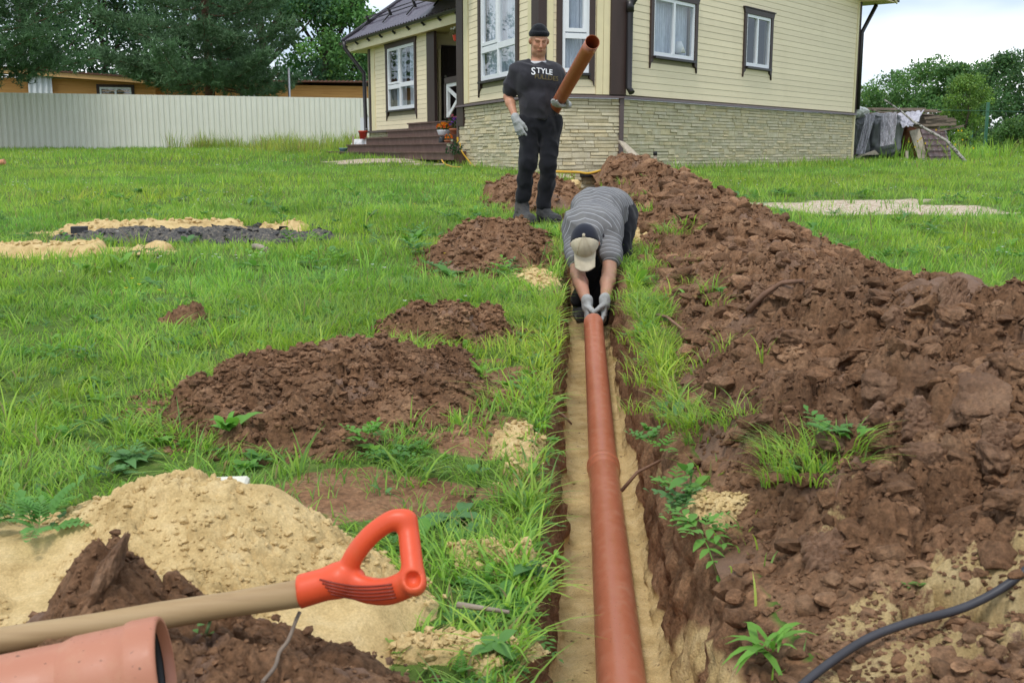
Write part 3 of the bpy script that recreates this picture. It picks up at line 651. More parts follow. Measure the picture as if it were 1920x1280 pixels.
# ------------------------------------------------------------------ the timber house
def colour_attr(n, name='tint'):
    return n.attr(name)
def mk_house_mats():
    n = NT('siding'); n.set(.55, .35)
    z = n.noise(3, 4, .6, stretch=(1, 1, 14)); r = n.ramp(z, 0, [(.3, (.82, .695, .475)), (.7, (.87, .75, .525))])
    oi = n.n('ObjectInfo'); k = n.math('MULTIPLY_ADD', (oi, 'Random'), .10); k.inputs[2].default_value = .95
    c = n.mix(1.0, r, (0, 0, 0), 'MULTIPLY'); n.t.links.new(k.outputs[0], c.inputs[2])
    d = n.noise(1.2, 6, .7); c = n.mix(n.ramp(d, 0, [(.52, 0), (.85, .22)]), c, (.45, .36, .2)); n.color(c)
    z2 = n.noise(40, 4, .6, stretch=(1, 1, 8)); n.bump(z2, .12, .003); MAT['siding'] = n.m
    n = NT('stone_panel'); n.set(.85, .2)
    oi = n.n('ObjectInfo'); z = n.noise(7, 5, .65); z3 = n.noise(60, 4, .6); at = n.attr('tint')
    r = n.ramp(z, 0, [(.3, (.50, .44, .29)), (.55, (.59, .53, .37)), (.75, (.64, .59, .46))])
    hue = n.ramp(at, 'Fac', [(0, (.93, .93, .95)), (.5, (1, 1, 1)), (1, (1.08, 1.02, .92))])
    n.color(n.mix(1.0, n.mix(1.0, r, hue, 'MULTIPLY'), n.ramp(z3, 0, [(.3, .88), (.7, 1.08)]), 'MULTIPLY'))
    zb = n.noise(22, 6, .7, stretch=(1, 1, 2.5)); n.bump(zb, .5, .015); MAT['stone'] = n.m
    MAT['joint'] = M_plain('stone_joint', (.27, .24, .16), .9, .1)
    MAT['brown'] = M_plain('brown_paint', (.050, .030, .026), .5, .15, 5, .15, 50, stretch=(1, 1, .2))
    MAT['brown_metal'] = M_plain('brown_sheet_metal', (.10, .070, .068), .42, .08, 4, spec=.5)
    MAT['gutter'] = M_plain('dark_gutter', (.018, .015, .016), .38, .1, 4, spec=.5)
    MAT['cream_trim'] = M_plain('cream_trim', (.76, .66, .41), .55, .05, 4)
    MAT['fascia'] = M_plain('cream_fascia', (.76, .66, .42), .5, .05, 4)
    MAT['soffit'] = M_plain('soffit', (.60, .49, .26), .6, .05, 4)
    MAT['pvc'] = M_plain('white_plastic', (.80, .81, .84), .35, .03, 4, spec=.5)
    MAT['white_paint'] = M_plain('white_paint', (.72, .72, .72), .5, .08, 6)
    n = NT('window_glass'); n.set(.03, .9); n.b.inputs['Transmission Weight'].default_value = 0
    # thin pane: mostly clear, mirror-like at the surface
    tr = n.n('BsdfTransparent'); tr.inputs[0].default_value = (.86, .9, .92, 1); gl = n.n('BsdfGlossy'); gl.inputs['Roughness'].default_value = .015
    ge = n.n('NewGeometry'); dt = n.n('VectorMath'); dt.operation = 'DOT_PRODUCT'; n.l(ge, 'Incoming', dt, 0); n.l(ge, 'Normal', dt, 1); ms = n.n('MixShader')
    ab = n.math('ABSOLUTE', (dt, 'Value')); om = n.math('SUBTRACT', 1.0, ab); p5 = n.math('POWER', om, 4.0); bo = n.math('MULTIPLY_ADD', p5, .85); bo.inputs[2].default_value = .09
    n.t.links.new(bo.outputs[0], ms.inputs[0]); n.l(tr, 0, ms, 1); n.l(gl, 0, ms, 2); n.l(ms, 0, n.out, 0); MAT['glass'] = n.m
    n = NT('lace_curtain'); n.set(.9, .1); z = n.noise(30, 3, .6, stretch=(1, 1, .15)); n.color(n.ramp(z, 0, [(.3, (.42, .46, .53)), (.7, (.66, .70, .78))])); MAT['curtain'] = n.m
    MAT['room'] = M_plain('room_inside', (.10, .09, .08), .9)
    MAT['room_brown'] = M_plain('room_furniture', (.25, .13, .07), .6)
    n = NT('roof_tile_metal'); n.set(.30, .7); z = n.noise(5, 3); n.color(n.ramp(z, 0, [(.3, (.070, .060, .085)), (.7, (.10, .082, .11))])); MAT['roof'] = n.m
    n = NT('step_board'); n.set(.6, .35); z = n.noise(6, 6, .7, stretch=(1, 1, .3)); n.color(n.ramp(z, 0, [(.25, (.085, .046, .036)), (.55, (.145, .085, .068)), (.8, (.20, .14, .115))])); n.bump(n.noise(70, 4, .6), .25, .004); MAT['step'] = n.m
    MAT['door'] = M_plain('door_dark', (.022, .014, .014), .4, .2, 5)
    MAT['chrome'] = M_plain('chrome', (.7, .7, .7), .2, 0, metal=1.0)
    MAT['void'] = M_plain('dark_hole', (.012, .011, .010), .9)
mk_house_mats()
HOUSE = thing('timber_house', 'pale yellow timber house with brown trim on a stone-clad base', 'house', (2.0, 20.0, .45))

class Wall:
    """vertical plane through A and B; s runs from A to B, o is the distance out of the wall"""
    def __init__(w, A, B, flip=False):
        w.A = np.array([A[0], A[1]], float); w.B = np.array([B[0], B[1]], float); d = w.B-w.A; w.L = np.linalg.norm(d); w.e = d/w.L
        n = np.array([w.e[1], -w.e[0]])
        if n@(-w.A) < 0: n = -n
        w.n = n
    def at(w, s, z, o=0):
        p = w.A+w.e*s+w.n*o; return (p[0], p[1], z)
    def px(w, x, y, o=0):
        d = ray(x, y); a = w.A+w.n*o
        t = (a@w.n)/(d[:2]@w.n); p = d*t; return (p[:2]-a)@w.e, p[2]+CAM_Z
    def s(w, x, o=0, y=150): return w.px(x, y, o)[0]
    def z(w, x, y, o=0): return w.px(x, y, o)[1]
    def box(w, mb, s0, s1, z0, z1, o0, o1):
        p = [w.at(s, z, o) for z in (z0, z1) for s, o in ((s0, o0), (s1, o0), (s1, o1), (s0, o1))]
        return mb.box8(p)
WR = Wall((1.80, 18.0), (8.2, 26.2)); WC = Wall((.455, 17.5), (1.80, 18.0)); WL = Wall((-1.05, 21.7), (.455, 17.5))
P0 = np.array([-2.08, 23.4])*1.16; WD = np.array([-.4226, .9063])
WW = Wall(P0+WD*3.28*1.16, P0-WD*1.29*1.16)       # wing wall, from its far left corner to the porch
ZC = 1.718                              # drip ledge above the stone base
PITCHB = .1135
def wpart(w, name, mat, boxes, parent=HOUSE, label=None):
    mb = MB()
    for b in boxes: w.box(mb, *b)
    return tag(mb.build(name, MAT[mat], parent), label)
def siding(w, s0, s1, z0, z1, holes, zmax=None, pitch=PITCHB):
    """lapped boards, cut round the windows; zmax(s) gives a sloped top"""
    k = 0; z = z0
    while z < z1-.01:
        zt = min(z+pitch, z1)
        cuts = [(s0, s1)]
        for (a, b, c, d) in holes:
            if c < zt-.005 and d > z+.005:
                cuts = [q for (u, v) in cuts for q in ((u, min(v, a)), (max(u, b), v)) if q[1]-q[0] > .02]
        for (u, v) in cuts:
            v2 = v
            if zmax is not None:
                while v2 > u+.1 and zmax(v2) < z+.01: v2 -= .1
                if v2 <= u+.1: continue
            mb = MB()
            p = [w.at(s, zz, o) for (zz, o) in ((z+.007, .0), (zt, .0)) for s in (u, v2)]
            q = [w.at(u, z+.005, .0), w.at(v2, z+.005, .0), w.at(v2, z+.005, .018), w.at(u, z+.005, .018), w.at(u, zt, .0), w.at(v2, zt, .0), w.at(v2, zt, .014), w.at(u, zt, .014)]
            mb.box8(q); mb.build('siding_board', MAT['siding'], HOUSE)
        z += pitch; k += 1
def curtain_mesh(w, s0, s1, z0, z1, o, folds, amp, ph):
    ns = 60; s = np.linspace(s0, s1, ns); off = o+amp*np.sin((s-s0)/(s1-s0)*folds*2*np.pi+ph)+amp*.4*np.sin((s-s0)*37+ph)
    V = []
    for zz in (z0, z1):
        for a, b in zip(s, off): V.append(w.at(a, zz, b))
    return V, [(i, i+1, ns+i+1, ns+i) for i in range(ns-1)]
def window(w, name, s0, s1, z0, z1, bars, trim=.10, depth=.05, curtain=(0, 1), hood=True, label=None, fw=.055, part=None):
    """outer brown trim round s0..s1, z0..z1 (the white frame's outer edge); bars: list of ('v',s) or ('h',z,sa,sb); part: list of panes"""
    root = part or HOUSE
    fr = MB()
    for b in ((s0, s0+fw, z0, z1), (s1-fw, s1, z0, z1), (s0+fw, s1-fw, z0, z0+fw*1.25), (s0+fw, s1-fw, z1-fw, z1)): w.box(fr, *b, -.03, .03)
    for b in bars:
        if b[0] == 'v': w.box(fr, b[1]-fw*.6, b[1]+fw*.6, b[2]+.0, b[3], -.028, .034)
        else: w.box(fr, b[2], b[3], b[1]-fw*.75, b[1]+fw*.75, -.026, .038)
        # sashes that open carry a second, thinner frame
    win = tag(fr.build(name, MAT['pvc'], root), label)
    t = MB(); w.box(t, s0-trim, s0-.002, z0-trim*.9, z1+.002, .0, .05); w.box(t, s1+.002, s1+trim, z0-trim*.9, z1+.002, .0, .05)
    # pointed feet and a flared head
    for a, b in ((s0-trim, s0), (s1+trim, s1)):
        t.prism([w.at(a, z0-trim*.9, .0), w.at(b, z0-trim*.9, .0), w.at(b+(a-b)*.75, z0-trim*1.35, .0), w.at(a, z0-trim*2.2, .0)], tuple(w.n[i]*.05 if i < 2 else 0 for i in range(3)))
    hd = [w.at(s0-trim, z1+.004, 0), w.at(s1+trim, z1+.004, 0), w.at(s1+trim*1.45, z1+trim*1.05, 0), w.at(s0-trim*1.45, z1+trim*1.05, 0)]
    t.prism(hd, tuple(w.n[i]*.055 if i < 2 else 0 for i in range(3))); w.box(t, s0-trim*1.55, s1+trim*1.55, z1+trim*1.06, z1+trim*1.25, 0, .075)
    tr = t.build('trim', MAT['brown'], win)
    sl = MB(); w.box(sl, s0-.005, s1+.005, z0-.045, z0-.006, .0, .10); sl.build('sill', MAT['gutter'], win)
    g = MB(); g.poly([w.at(s0+.01, z0+.01, .002), w.at(s1-.01, z0+.01, .002), w.at(s1-.01, z1-.01, .002), w.at(s0+.01, z1-.01, .002)]); g.build('pane', MAT['glass'], win)
    if curtain:
        for i, (a, b, zb) in enumerate(curtain):
            V, F = curtain_mesh(w, s0+(s1-s0)*a, s0+(s1-s0)*b, z0+zb, z1, -.12-.02*i, 9*(b-a)*(s1-s0)+3, .022, i*2+s0)
            c = MB(); c.add(V, F, True); c.build('curtain', MAT['curtain'], win)
    return win
def room(w, s0, s1, z0, z1, deep=1.2, extra=()):
    mb = MB()
    for a in ((s0, s0+.02, z0, z1, -deep, -.05), (s1-.02, s1, z0, z1, -deep, -.05), (s0, s1, z0-.02, z0, -deep, -.05), (s0, s1, z1, z1+.02, -deep, -.05), (s0, s1, z0, z1, -deep-.02, -deep)): w.box(mb, *a)
    mb.build('room_inside', MAT['room'], HOUSE)

# ---- stone base -----------------------------------------------------------
def base_stones(w, s0, s1, z0, z1, o, rng, quota):
    """courses of ledge stone, uneven heights and faces; the first `quota` stones are single objects"""
    boxes = []; z = z1
    while z > z0:
        hh = rng.choice([.055, .06, .065, .11]); 
        s = s0-rng.uniform(0, .3)
        while s < s1:
            L = rng.choice([.16, .22, .3, .38, .46])*rng.uniform(.85, 1.15)
            a, b = max(s, s0), min(s+L, s1)
            if b-a > .03:
                if hh > .1 and rng.rand() < .6:
                    m = z-hh*rng.uniform(.4, .6); boxes.append((a, b, m+.003, z)); boxes.append((a, b, z-hh, m))
                else: boxes.append((a, b, z-hh, z))
            s += L
        z -= hh
    out = []
    for (a, b, c, d) in boxes:
        g = .0035; e = rng.uniform(.006, .020); mb = MB(); sl = rng.uniform(-.006, .01)
        p = [w.at(a+g, c+g, o), w.at(b-g, c+g, o), w.at(b-g, d-g, o), w.at(a+g, d-g, o)]
        k = .012
        q = [w.at(a+g+k*.3, c+g+k*rng.rand()*.6, o+e+sl), w.at(b-g-k*.3, c+g+k*rng.rand()*.6, o+e+sl+rng.uniform(-.006, .006)), w.at(b-g-k*.3, d-g-k*rng.rand()*.9, o+e), w.at(a+g+k*.3, d-g-k*rng.rand()*.9, o+e+rng.uniform(-.008, .008))]
        out.append(((b-a)*(d-c), p+q, rng.rand(), (a, b, c, d)))
    return out
BF = [(0, 1, 5, 4), (1, 2, 6, 5), (2, 3, 7, 6), (3, 0, 4, 7), (4, 5, 6, 7)]
def build_base():
    z_skirt = WW.z(730, 243.5)-.062
    rng = np.random.RandomState(12); allst = []
    for w, s0, s1, z0, o in ((WR, 0, WR.L, .25, .0), (WC, 0, WC.L, .25, .0), (WL, 0, WL.L, .35, .0), (WW, 0, WW.L*.62, .65, -.02)):
        zt = ZC-.06 if w is not WW else z_skirt
        bk = MB(); w.box(bk, s0, s1, z0-.3, zt, -.12, o); bk.build('base_backing', MAT['joint'], HOUSE)
        hole = None
        st = base_stones(w, s0+.012, s1-.012, z0-.05, zt, o, rng, 0)
        for q in st:
            a, b, c, d = q[3]; p = w.at((a+b)/2, c, 0)
            dist = p[1]; near = d > float(Hbase(p[0], p[1]))
            if w is WC and (a+b)/2 > .35 and (a+b)/2 < .93 and c < .50 and False: continue
            allst.append((q[0]/dist**2 if near else 0, q[1], q[2], w))
    allst.sort(key=lambda t: -t[0])
    for a, V, t, w in allst[:300]:
        o = link('stone', np_mesh('stone', V, [np.array(BF)], MAT['stone'], False, {'tint': np.full(8, t)}), HOUSE); o.location = -HOUSE.location
    V = np.concatenate([np.array(q[1]) for q in allst[300:]]); F = np.concatenate([np.array(BF)+8*i for i in range(len(allst)-300)]); T = np.repeat([q[2] for q in allst[300:]], 8)
    o = link('stones', np_mesh('stones', V, [F], MAT['stone'], False, {'tint': T}), HOUSE); o.location = -HOUSE.location; tag(o, None, None, None, 'stuff')
    # drip ledge, corner strips
    l = MB()
    for w, s0, s1 in ((WR, -.02, WR.L+.06), (WC, -.03, WC.L+.02), (WL, -.05, WL.L+.03)):
        p = [w.at(s0, ZC-.055, -.02), w.at(s1, ZC-.055, -.02), w.at(s1, ZC-.055, .085), w.at(s0, ZC-.055, .085), w.at(s0, ZC, -.02), w.at(s1, ZC, -.02), w.at(s1, ZC-.022, .075), w.at(s0, ZC-.022, .075)]
        l.box8(p)
    l.build('drip_ledge', MAT['brown_metal'], HOUSE)
    wpart(WC, 'corner_strip', 'brown_metal', [(WC.L-.045, WC.L+.03, .2, ZC-.057, 0, .05)])
    wpart(WR, 'corner_strip', 'cream_trim', [(WR.L-.02, WR.L+.045, .3, ZC-.057, -.05, .045)])
    wpart(WL, 'corner_strip', 'brown_metal', [(-.04, .03, .3, ZC-.057, -.05, .045)])
build_base()

# ---- right (gable) wall ---------------------------------------------------
def build_right():
    w = WR; zt = 4.31; sl = .42
    zm = lambda s: zt+max(0, (w.L-s))*sl
    wn1 = (w.s(1220), w.s(1297), w.z(1220, 104), w.z(1250, -2))
    wn2 = (w.s(1393.5), w.s(1438.5), w.z(1415, 126.5), w.z(1415, 29.5))
    t = .10
    holes = [(a-t, b+t, c-.05, d+t) for a, b, c, d in (wn1, wn2)]
    sL = w.s(1181)
    bk = MB(); 
    hs = sorted([(a, b, c, d) for a, b, c, d in (wn1, wn2)]); cur = 0
    for a, b, c, d in hs:
        w.box(bk, cur, a, ZC, 5.2, -.1, 0); w.box(bk, a, b, ZC, c, -.1, 0); w.box(bk, a, b, d, 5.2, -.1, 0); cur = b
    w.box(bk, cur, w.L, ZC, zt, -.1, 0); bk.build('wall', MAT['joint'], HOUSE)
    siding(w, sL, w.L-.10, ZC+.005, 5.0, holes, zm)
    a, b, c, d = wn1; m = a+(b-a)*.49
    window(w, 'window', a, b, c, d, [('v', m, c+.06, d-.05)], t, curtain=((0.0, .52, .04), (.46, 1.0, .04)), label='two-sash window with lace curtains in the long wall')
    a, b, c, d = wn2; m = a+(b-a)*.46
    window(w, 'window', a, b, c, d, [('v', m, c+.06, d-.05)], t, curtain=(), label='small two-sash window near the right corner')
    for a, b, c, d in (wn1, wn2): room(w, a-.3, b+.3, c-.3, d+.3)
    # things seen inside the small window, a lamp inside the other
    a, b, c, d = wn2; x = MB(); w.box(x, a+.45, b-.05, c, c+.85*(d-c), -.7, -.5); w.box(x, a+.05, a+.3, c, c+.55*(d-c), -.5, -.35); x.build('room_furniture', MAT['room_brown'], HOUSE)
    a, b, c, d = wn1; x = MB(); x.lathe(w.at(b-.35, c+.02, -.09), (0, 0, 1), [(0, .06), (.02, .06), (.03, .02), (.1, .02), (.1, .13), (.30, .05), (.30, 0)], 14); x.build('table_lamp', MAT['white_paint'], HOUSE)
    # corner boards
    wpart(w, 'corner_board', 'cream_trim', [(sL-.17, sL-.012, ZC+.002, 4.6, 0, .034)])
    wpart(w, 'cable', 'gutter', [(sL-.012, sL+.004, ZC+.10, 4.6, .02, .04)])
    wpart(w, 'corner_board', 'cream_trim', [(w.L-.10, w.L-.0, ZC+.002, zt+.0, 0, .034)])
    wpart(w, 'corner_board', 'brown', [(w.L, w.L+.10, ZC+.002, zt-.02, -.05, .045)])
    # roof over the gable: slab with soffit, fascia and dark edge
    ov, so = .62, .75; s1 = w.L+so; z1 = zt-so*sl*.0
    zr = lambda s: zt+(w.L-s)*sl
    sb = MB()
    sb.box8([w.at(2.0, zr(2.0), -.1), w.at(w.L, zt, -.1), w.at(w.L, zt, ov), w.at(2.0, zr(2.0), ov), w.at(2.0, zr(2.0)+.03, -.1), w.at(w.L, zt+.03, -.1), w.at(w.L, zt+.03, ov), w.at(2.0, zr(2.0)+.03, ov)])
    sb.box8([w.at(w.L, zt-.03, -4), w.at(s1, zt-.03, -4), w.at(s1, zt-.03, ov), w.at(w.L, zt-.03, ov), w.at(w.L, zt, -4), w.at(s1, zt, -4), w.at(s1, zt, ov), w.at(w.L, zt, ov)])
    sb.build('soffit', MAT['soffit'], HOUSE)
    f = MB(); top = .30
    f.box8([w.at(2.0, zr(2.0)-.04, ov), w.at(s1, zt-.05, ov), w.at(s1, zt-.05, ov+.03), w.at(2.0, zr(2.0)-.04, ov+.03), w.at(2.0, zr(2.0)+.32, ov), w.at(s1, zr(s1)+.32, ov), w.at(s1, zr(s1)+.32, ov+.03), w.at(2.0, zr(2.0)+.32, ov+.03)])
    f.build('fascia_board', MAT['fascia'], HOUSE)
    r = MB(); e = .10
    r.box8([w.at(2.0, zr(2.0)+.325, -6), w.at(s1+.05, zr(s1)+.325-.02, -6), w.at(s1+.05, zr(s1)+.305, ov+.06), w.at(2.0, zr(2.0)+.325, ov+.06), w.at(2.0, zr(2.0)+.325+e, -6), w.at(s1+.05, zr(s1)+.305+e, -6), w.at(s1+.05, zr(s1)+.305+e, ov+.06), w.at(2.0, zr(2.0)+.325+e, ov+.06)])
    r.build('roof', MAT['roof'], HOUSE)
    # downpipe under the eave at the far corner and at the near corner
    d = MB(); d.tube([w.at(w.L+.58, zt-.06, .2), w.at(w.L+.12, zt-.72, .06), w.at(w.L+.12, 1.8, .06)], .05, 10); d.build('downpipe', MAT['gutter'], HOUSE)
build_right()

# ---- the bay --------------------------------------------------------------
def build_bay():
    w = WC; zt = 4.75
    wa, wb = w.s(1052), w.s(1102.5); z0 = w.z(1077, 136.5); z1 = 4.45; t = .095
    bk = MB(); w.box(bk, 0, wa, ZC, zt, -.1, 0); w.box(bk, wb, w.L, ZC, zt, -.1, 0); w.box(bk, wa, wb, ZC, z0, -.1, 0); w.box(bk, wa, wb, z1, zt, -.1, 0); bk.build('wall', MAT['joint'], HOUSE)
    sA, sB = w.s(1036), w.s(1116)
    siding(w, sA, sB, ZC+.005, zt, [(wa-t, wb+t, z0-.05, z1+t)])
    zm = w.z(1077, 68)
    win = window(w, 'window', wa, wb, z0, z1, [('h', zm, wa+.05, wb-.05)], t, curtain=((0, 1, .04),), label='narrow front window of the bay behind the raised pipe')
    x = MB(); zb = zm+.06
    for b in ((wa+.05, wa+.11, zb, z1-.05), (wb-.11, wb-.05, zb, z1-.05), (wa+.11, wb-.11, zb, zb+.06)): w.box(x, *b, -.02, .042)
    x.build('sash', MAT['pvc'], win)
    room(w, wa-.1, wb+.1, z0-.3, z1+.2, .8)
    wpart(w, 'corner_board', 'cream_trim', [(w.s(1023), sA-.004, ZC+.002, zt, 0, .034)])
    wpart(w, 'corner_board', 'cream_trim', [(sB+.004, w.s(1128.5), ZC+.002, zt, 0, .034)])
    wpart(w, 'corner_board', 'cream_trim', [(w.s(1129.2), w.s(1141), ZC+.002, zt, 0, .036)])
    wpart(w, 'corner_post', 'brown', [(w.s(1141.5), w.L+.05, ZC+.002, zt, -.05, .07)])
    wpart(w, 'corner_post', 'brown', [(-.06, w.s(1022.5), ZC+.002, zt, -.05, .05)])
    w2 = WL
    d = MB(); c = w.at(w.L+.07, 0, .12)
    d.tube([(c[0]+.42, c[1]-.25, 4.0), (c[0]+.10, c[1]-.02, 3.28), (c[0], c[1], 3.1), (c[0], c[1], ZC+.12), (c[0]+.05, c[1]-.06, ZC+.03)], .052, 12); d.build('downpipe', MAT['gutter'], HOUSE)
    x = MB(); x.tube([(c[0], c[1], 3.2), (c[0], c[1], 3.02)], .066, 12);  x.build('pipe_collar', MAT['gutter'], HOUSE)
    # left side of the bay
    w = WL
    wa, wb = w.s(904.5), w.s(970.5); z0 = w.z(906, 153); z1 = 4.45
    bk = MB(); w.box(bk, 0, wa, ZC, zt, -.1, 0); w.box(bk, wb, w.L, ZC, zt, -.1, 0); w.box(bk, wa, wb, ZC, z0, -.1, 0); w.box(bk, wa, wb, z1, zt, -.1, 0); bk.build('wall', MAT['joint'], HOUSE)
    t = .13
    siding(w, w.s(881), w.s(992), ZC+.005, zt, [(wa-t, wb+t, z0-.05, z1+t)])
    m = w.s(937); zm = w.z(937, 87)
    win = window(w, 'window', wa, wb, z0, z1, [('v', m, z0+.07, z1-.05), ('h', zm, wa+.05, m-.04), ('h', zm+.01, m+.04, wb-.05)], t, curtain=((0, .5, .03), (.5, 1, .03)), label='tall four-pane window in the side of the bay', fw=.07)
    x = MB(); zb = zm+.07
    for b in ((wa+.07, wa+.14, zb, z1-.07), (m-.10, m-.035, zb, z1-.07), (wa+.14, m-.10, zb, zb+.06)): w.box(x, *b, -.02, .042)
    x.build('sash', MAT['pvc'], win)
    room(w, wa-.2, wb+.15, z0-.3, z1+.2, .9)
    wpart(w, 'corner_board', 'cream_trim', [(w.s(872.5), w.s(880.4), ZC+.002, zt, 0, .034)])
    wpart(w, 'corner_board', 'cream_trim', [(w.s(992.5), w.s(1000.5), ZC+.002, zt, 0, .034)])
    wpart(w, 'corner_post', 'brown', [(w.s(1001), w.L+.04, ZC+.002, zt, -.05, .05)])
    wpart(w, 'porch_post', 'brown', [(-.015, w.s(872), 1.30, zt, -.03, .05)])
    # eaves of the main roof over the porch
    so = MB(); z = 4.30
    q = [P(775, 14, 25.9), (-2.35, 23.4, 0), (-1.2, 20.4, 0), (.7, 20.6, 0), (1.2, 27.6, 0), P(863, 24, 26.9)]
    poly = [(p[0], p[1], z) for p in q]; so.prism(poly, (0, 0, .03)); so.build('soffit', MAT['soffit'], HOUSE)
    f = MB(); a, b = poly[0], poly[1]
    f.beam((a[0], a[1], z+.14), (b[0], b[1], z+.14), .04, .30); f.beam((a[0], a[1], z+.14), (poly[5][0], poly[5][1], z+.14), .04, .30); f.build('fascia_board', MAT['fascia'], HOUSE)
    r = MB(); r.prism([(p[0], p[1], z+.30) for p in poly], (0, 0, .1)); r.build('roof', MAT['roof'], HOUSE)
build_bay()

# ---- wing with the porch --------------------------------------------------
def build_wing():
    w = WW; zt = 3.98; z0 = w.z(730, 243.5)
    wa, wb = w.s(728.5), w.s(779.5); c, d = w.z(755, 205), w.z(755, 85.5); t = .12
    bk = MB(); sR = w.s(803)
    w.box(bk, 0, wa, z0, zt, -.1, 0); w.box(bk, wb, sR, z0, zt, -.1, 0); w.box(bk, wa, wb, z0, c, -.1, 0); w.box(bk, wa, wb, d, zt, -.1, 0); bk.build('wall', MAT['joint'], HOUSE)
    sa = w.s(704.5)
    siding(w, sa, sR-.06, z0, zt, [(wa-t, wb+t, c-.05, d+t)])
    m = w.s(752); zm = w.z(752, 161)
    win = window(w, 'window', wa, wb, c, d, [('v', m, c+.07, d-.05), ('h', zm, wa+.05, m-.04), ('h', zm+.02, m+.04, wb-.05)], t, curtain=((.2, .5, .03), (.62, 1, .03)), label='four-pane window of the porch wing', fw=.07)
    x = MB(); zb = zm+.07
    for b in ((wa+.07, wa+.14, zb, d-.07), (m-.11, m-.04, zb, d-.07), (wa+.14, m-.11, zb, zb+.05)): w.box(x, *b, -.02, .042)
    x.build('sash', MAT['pvc'], win)
    room(w, wa-.2, wb+.2, c-.3, d+.2, 1.2)
    wpart(w, 'corner_board', 'cream_trim', [(w.s(697.5), sa-.004, z0-.02, zt, 0, .034)])
    wpart(w, 'corner_board', 'brown', [(w.s(694.5), w.s(697.3), z0-.02, zt, -.05, .045)])
    wpart(w, 'corner_board', 'cream_trim', [(sR-.055, sR+.02, z0-.02, zt, 0, .034)])
    wpart(w, 'porch_post', 'brown', [(sR+.025, w.s(818), 1.46, zt, -.02, .05)])
    wpart(w, 'drip_ledge', 'brown_metal', [(0, w.s(766), z0-.06, z0-.004, 0, .07)])
    dp = MB(); p = w.at(-.02, 0, .12)
    dp.tube([w.at(-.35, 3.82, .56), w.at(-.35, 3.65, .55), w.at(-.04, 2.95, .10), w.at(-.04, z0-.02, .08), w.at(-.02, z0-.08, .16)], .055, 10); dp.build('downpipe', MAT['gutter'], HOUSE)
    # porch recess: the side wall with the dark door in it
    sw = Wall(np.array(w.at(sR+.03, 0, -.10)[:2]), np.array(w.at(sR+.03, 0, -3.2)[:2]))
    k = MB(); sw.box(k, 0, sw.L, 1.2, 4.0, -.1, -.004); k.build('wall', MAT['siding'], HOUSE)
    d0 = sw.s(827.5, .02, 160); d1 = d0+1.0; dz1 = sw.z(845, 86, .02)
    z = 1.51
    while z < 3.95:
        if z+PITCHB > dz1+.02: b = MB(); sw.box(b, 0, sw.L, z+.006, z+PITCHB, 0, .016); b.build('siding_board', MAT['siding'], HOUSE)
        z += PITCHB
    dr = MB(); sw.box(dr, d0, d1, 1.52, dz1, .018, .06); dro = dr.build('door', MAT['door'], HOUSE)
    for i in range(2):
        for j in range(3): pn_ = MB(); sw.box(pn_, d0+.14+i*.40, d0+.48+i*.40, 1.62+j*.58, 2.08+j*.58, .06, .075); pn_.build('door_panel', MAT['door'], dro)
    hx = d0+.08
    for zz in (2.14, 2.28, 2.46, 2.58): h = MB(); h.tube([sw.at(hx, zz, .06), sw.at(hx, zz, .11)], .03, 10); h.build('lock', MAT['chrome'], dro)
    h = MB(); h.tube([sw.at(hx, 2.36, .08), sw.at(hx+.13, 2.36, .10)], .016, 8); h.build('door_handle', MAT['chrome'], dro)
    jp = MB(); a = sw.s(824.5, .25, 200); sw.box(jp, a-.03, a+.03, 1.52, 3.2, .22, .27); jp.build('porch_pole', MAT['cream_trim'], HOUSE)
    ce = MB(); ce.prism([w.at(sR, 3.84, 0), w.at(WW.L+1.2, 3.84, 0), w.at(WW.L+1.2, 3.84, -3), w.at(sR, 3.84, -3)], (0, 0, .03)); ce.build('porch_ceiling', MAT['soffit'], HOUSE)
    # porch floor and its steps
    for i, (xl, xr, yl) in enumerate(((765, 868, 232), (726, 846, 249), (686, 848, 263), (651, 850, 278), (614, 851, 294))):
        oo = .06+.33*i; zz = 1.51-.174*i
        s0 = w.px(xl, yl, oo)[0]; s1 = w.px(xr, 262, oo)[0]
        st = MB()
        if i == 0: w.box(st, s0, s1, zz-.035, zz, -1.3, oo+.03)
        else: w.box(st, s0, s1, zz-.035, zz, oo-.33, oo+.03)
        so = st.build('step', MAT['step'], HOUSE)
        n = 2; cuts = np.linspace(s0+.02, s1, n+1)
        for q in range(n):
            rb = MB(); w.box(rb, cuts[q]+.003, cuts[q+1]-.003, zz-.174, zz-.037, oo-.03, oo); rb.build('riser_board', MAT['step'], so)
        sr = MB(); w.box(sr, s1-.03, s1-.001, .55, zz-.037, -.05 if i else -1.2, oo-.03); sr.build('riser_board', MAT['step'], so)
        sd = MB(); w.box(sd, s0+.02, s0+.05, zz-.18, zz-.037, -.02 if i else -1.2, oo-.032); sd.build('riser_board', MAT['step'], so)
    # railing with the white cross
    zt0 = 1.51
    A = P(839, 160, 23.6); B = P(868, 160, 22.6); rw = Wall(A[:2], B[:2]); zr = rw.z(853, 152)
    rt = MB(); rw.box(rt, -.04, rw.L+.1, zr-.03, zr+.09, -.06, .06); rw.box(rt, -.10, -.005, zt0, zr-.032, -.05, .05); ra = rt.build('railing', MAT['brown'], HOUSE)
    zz0, zz1 = zt0+.12, zr-.034
    f = MB(); rw.box(f, 0, .10, zt0+.02, zz1, -.03, .03); rw.box(f, .10, rw.L+.1, zz1-.07, zz1, -.03, .03); f.build('railing_frame', MAT['white_paint'], ra)
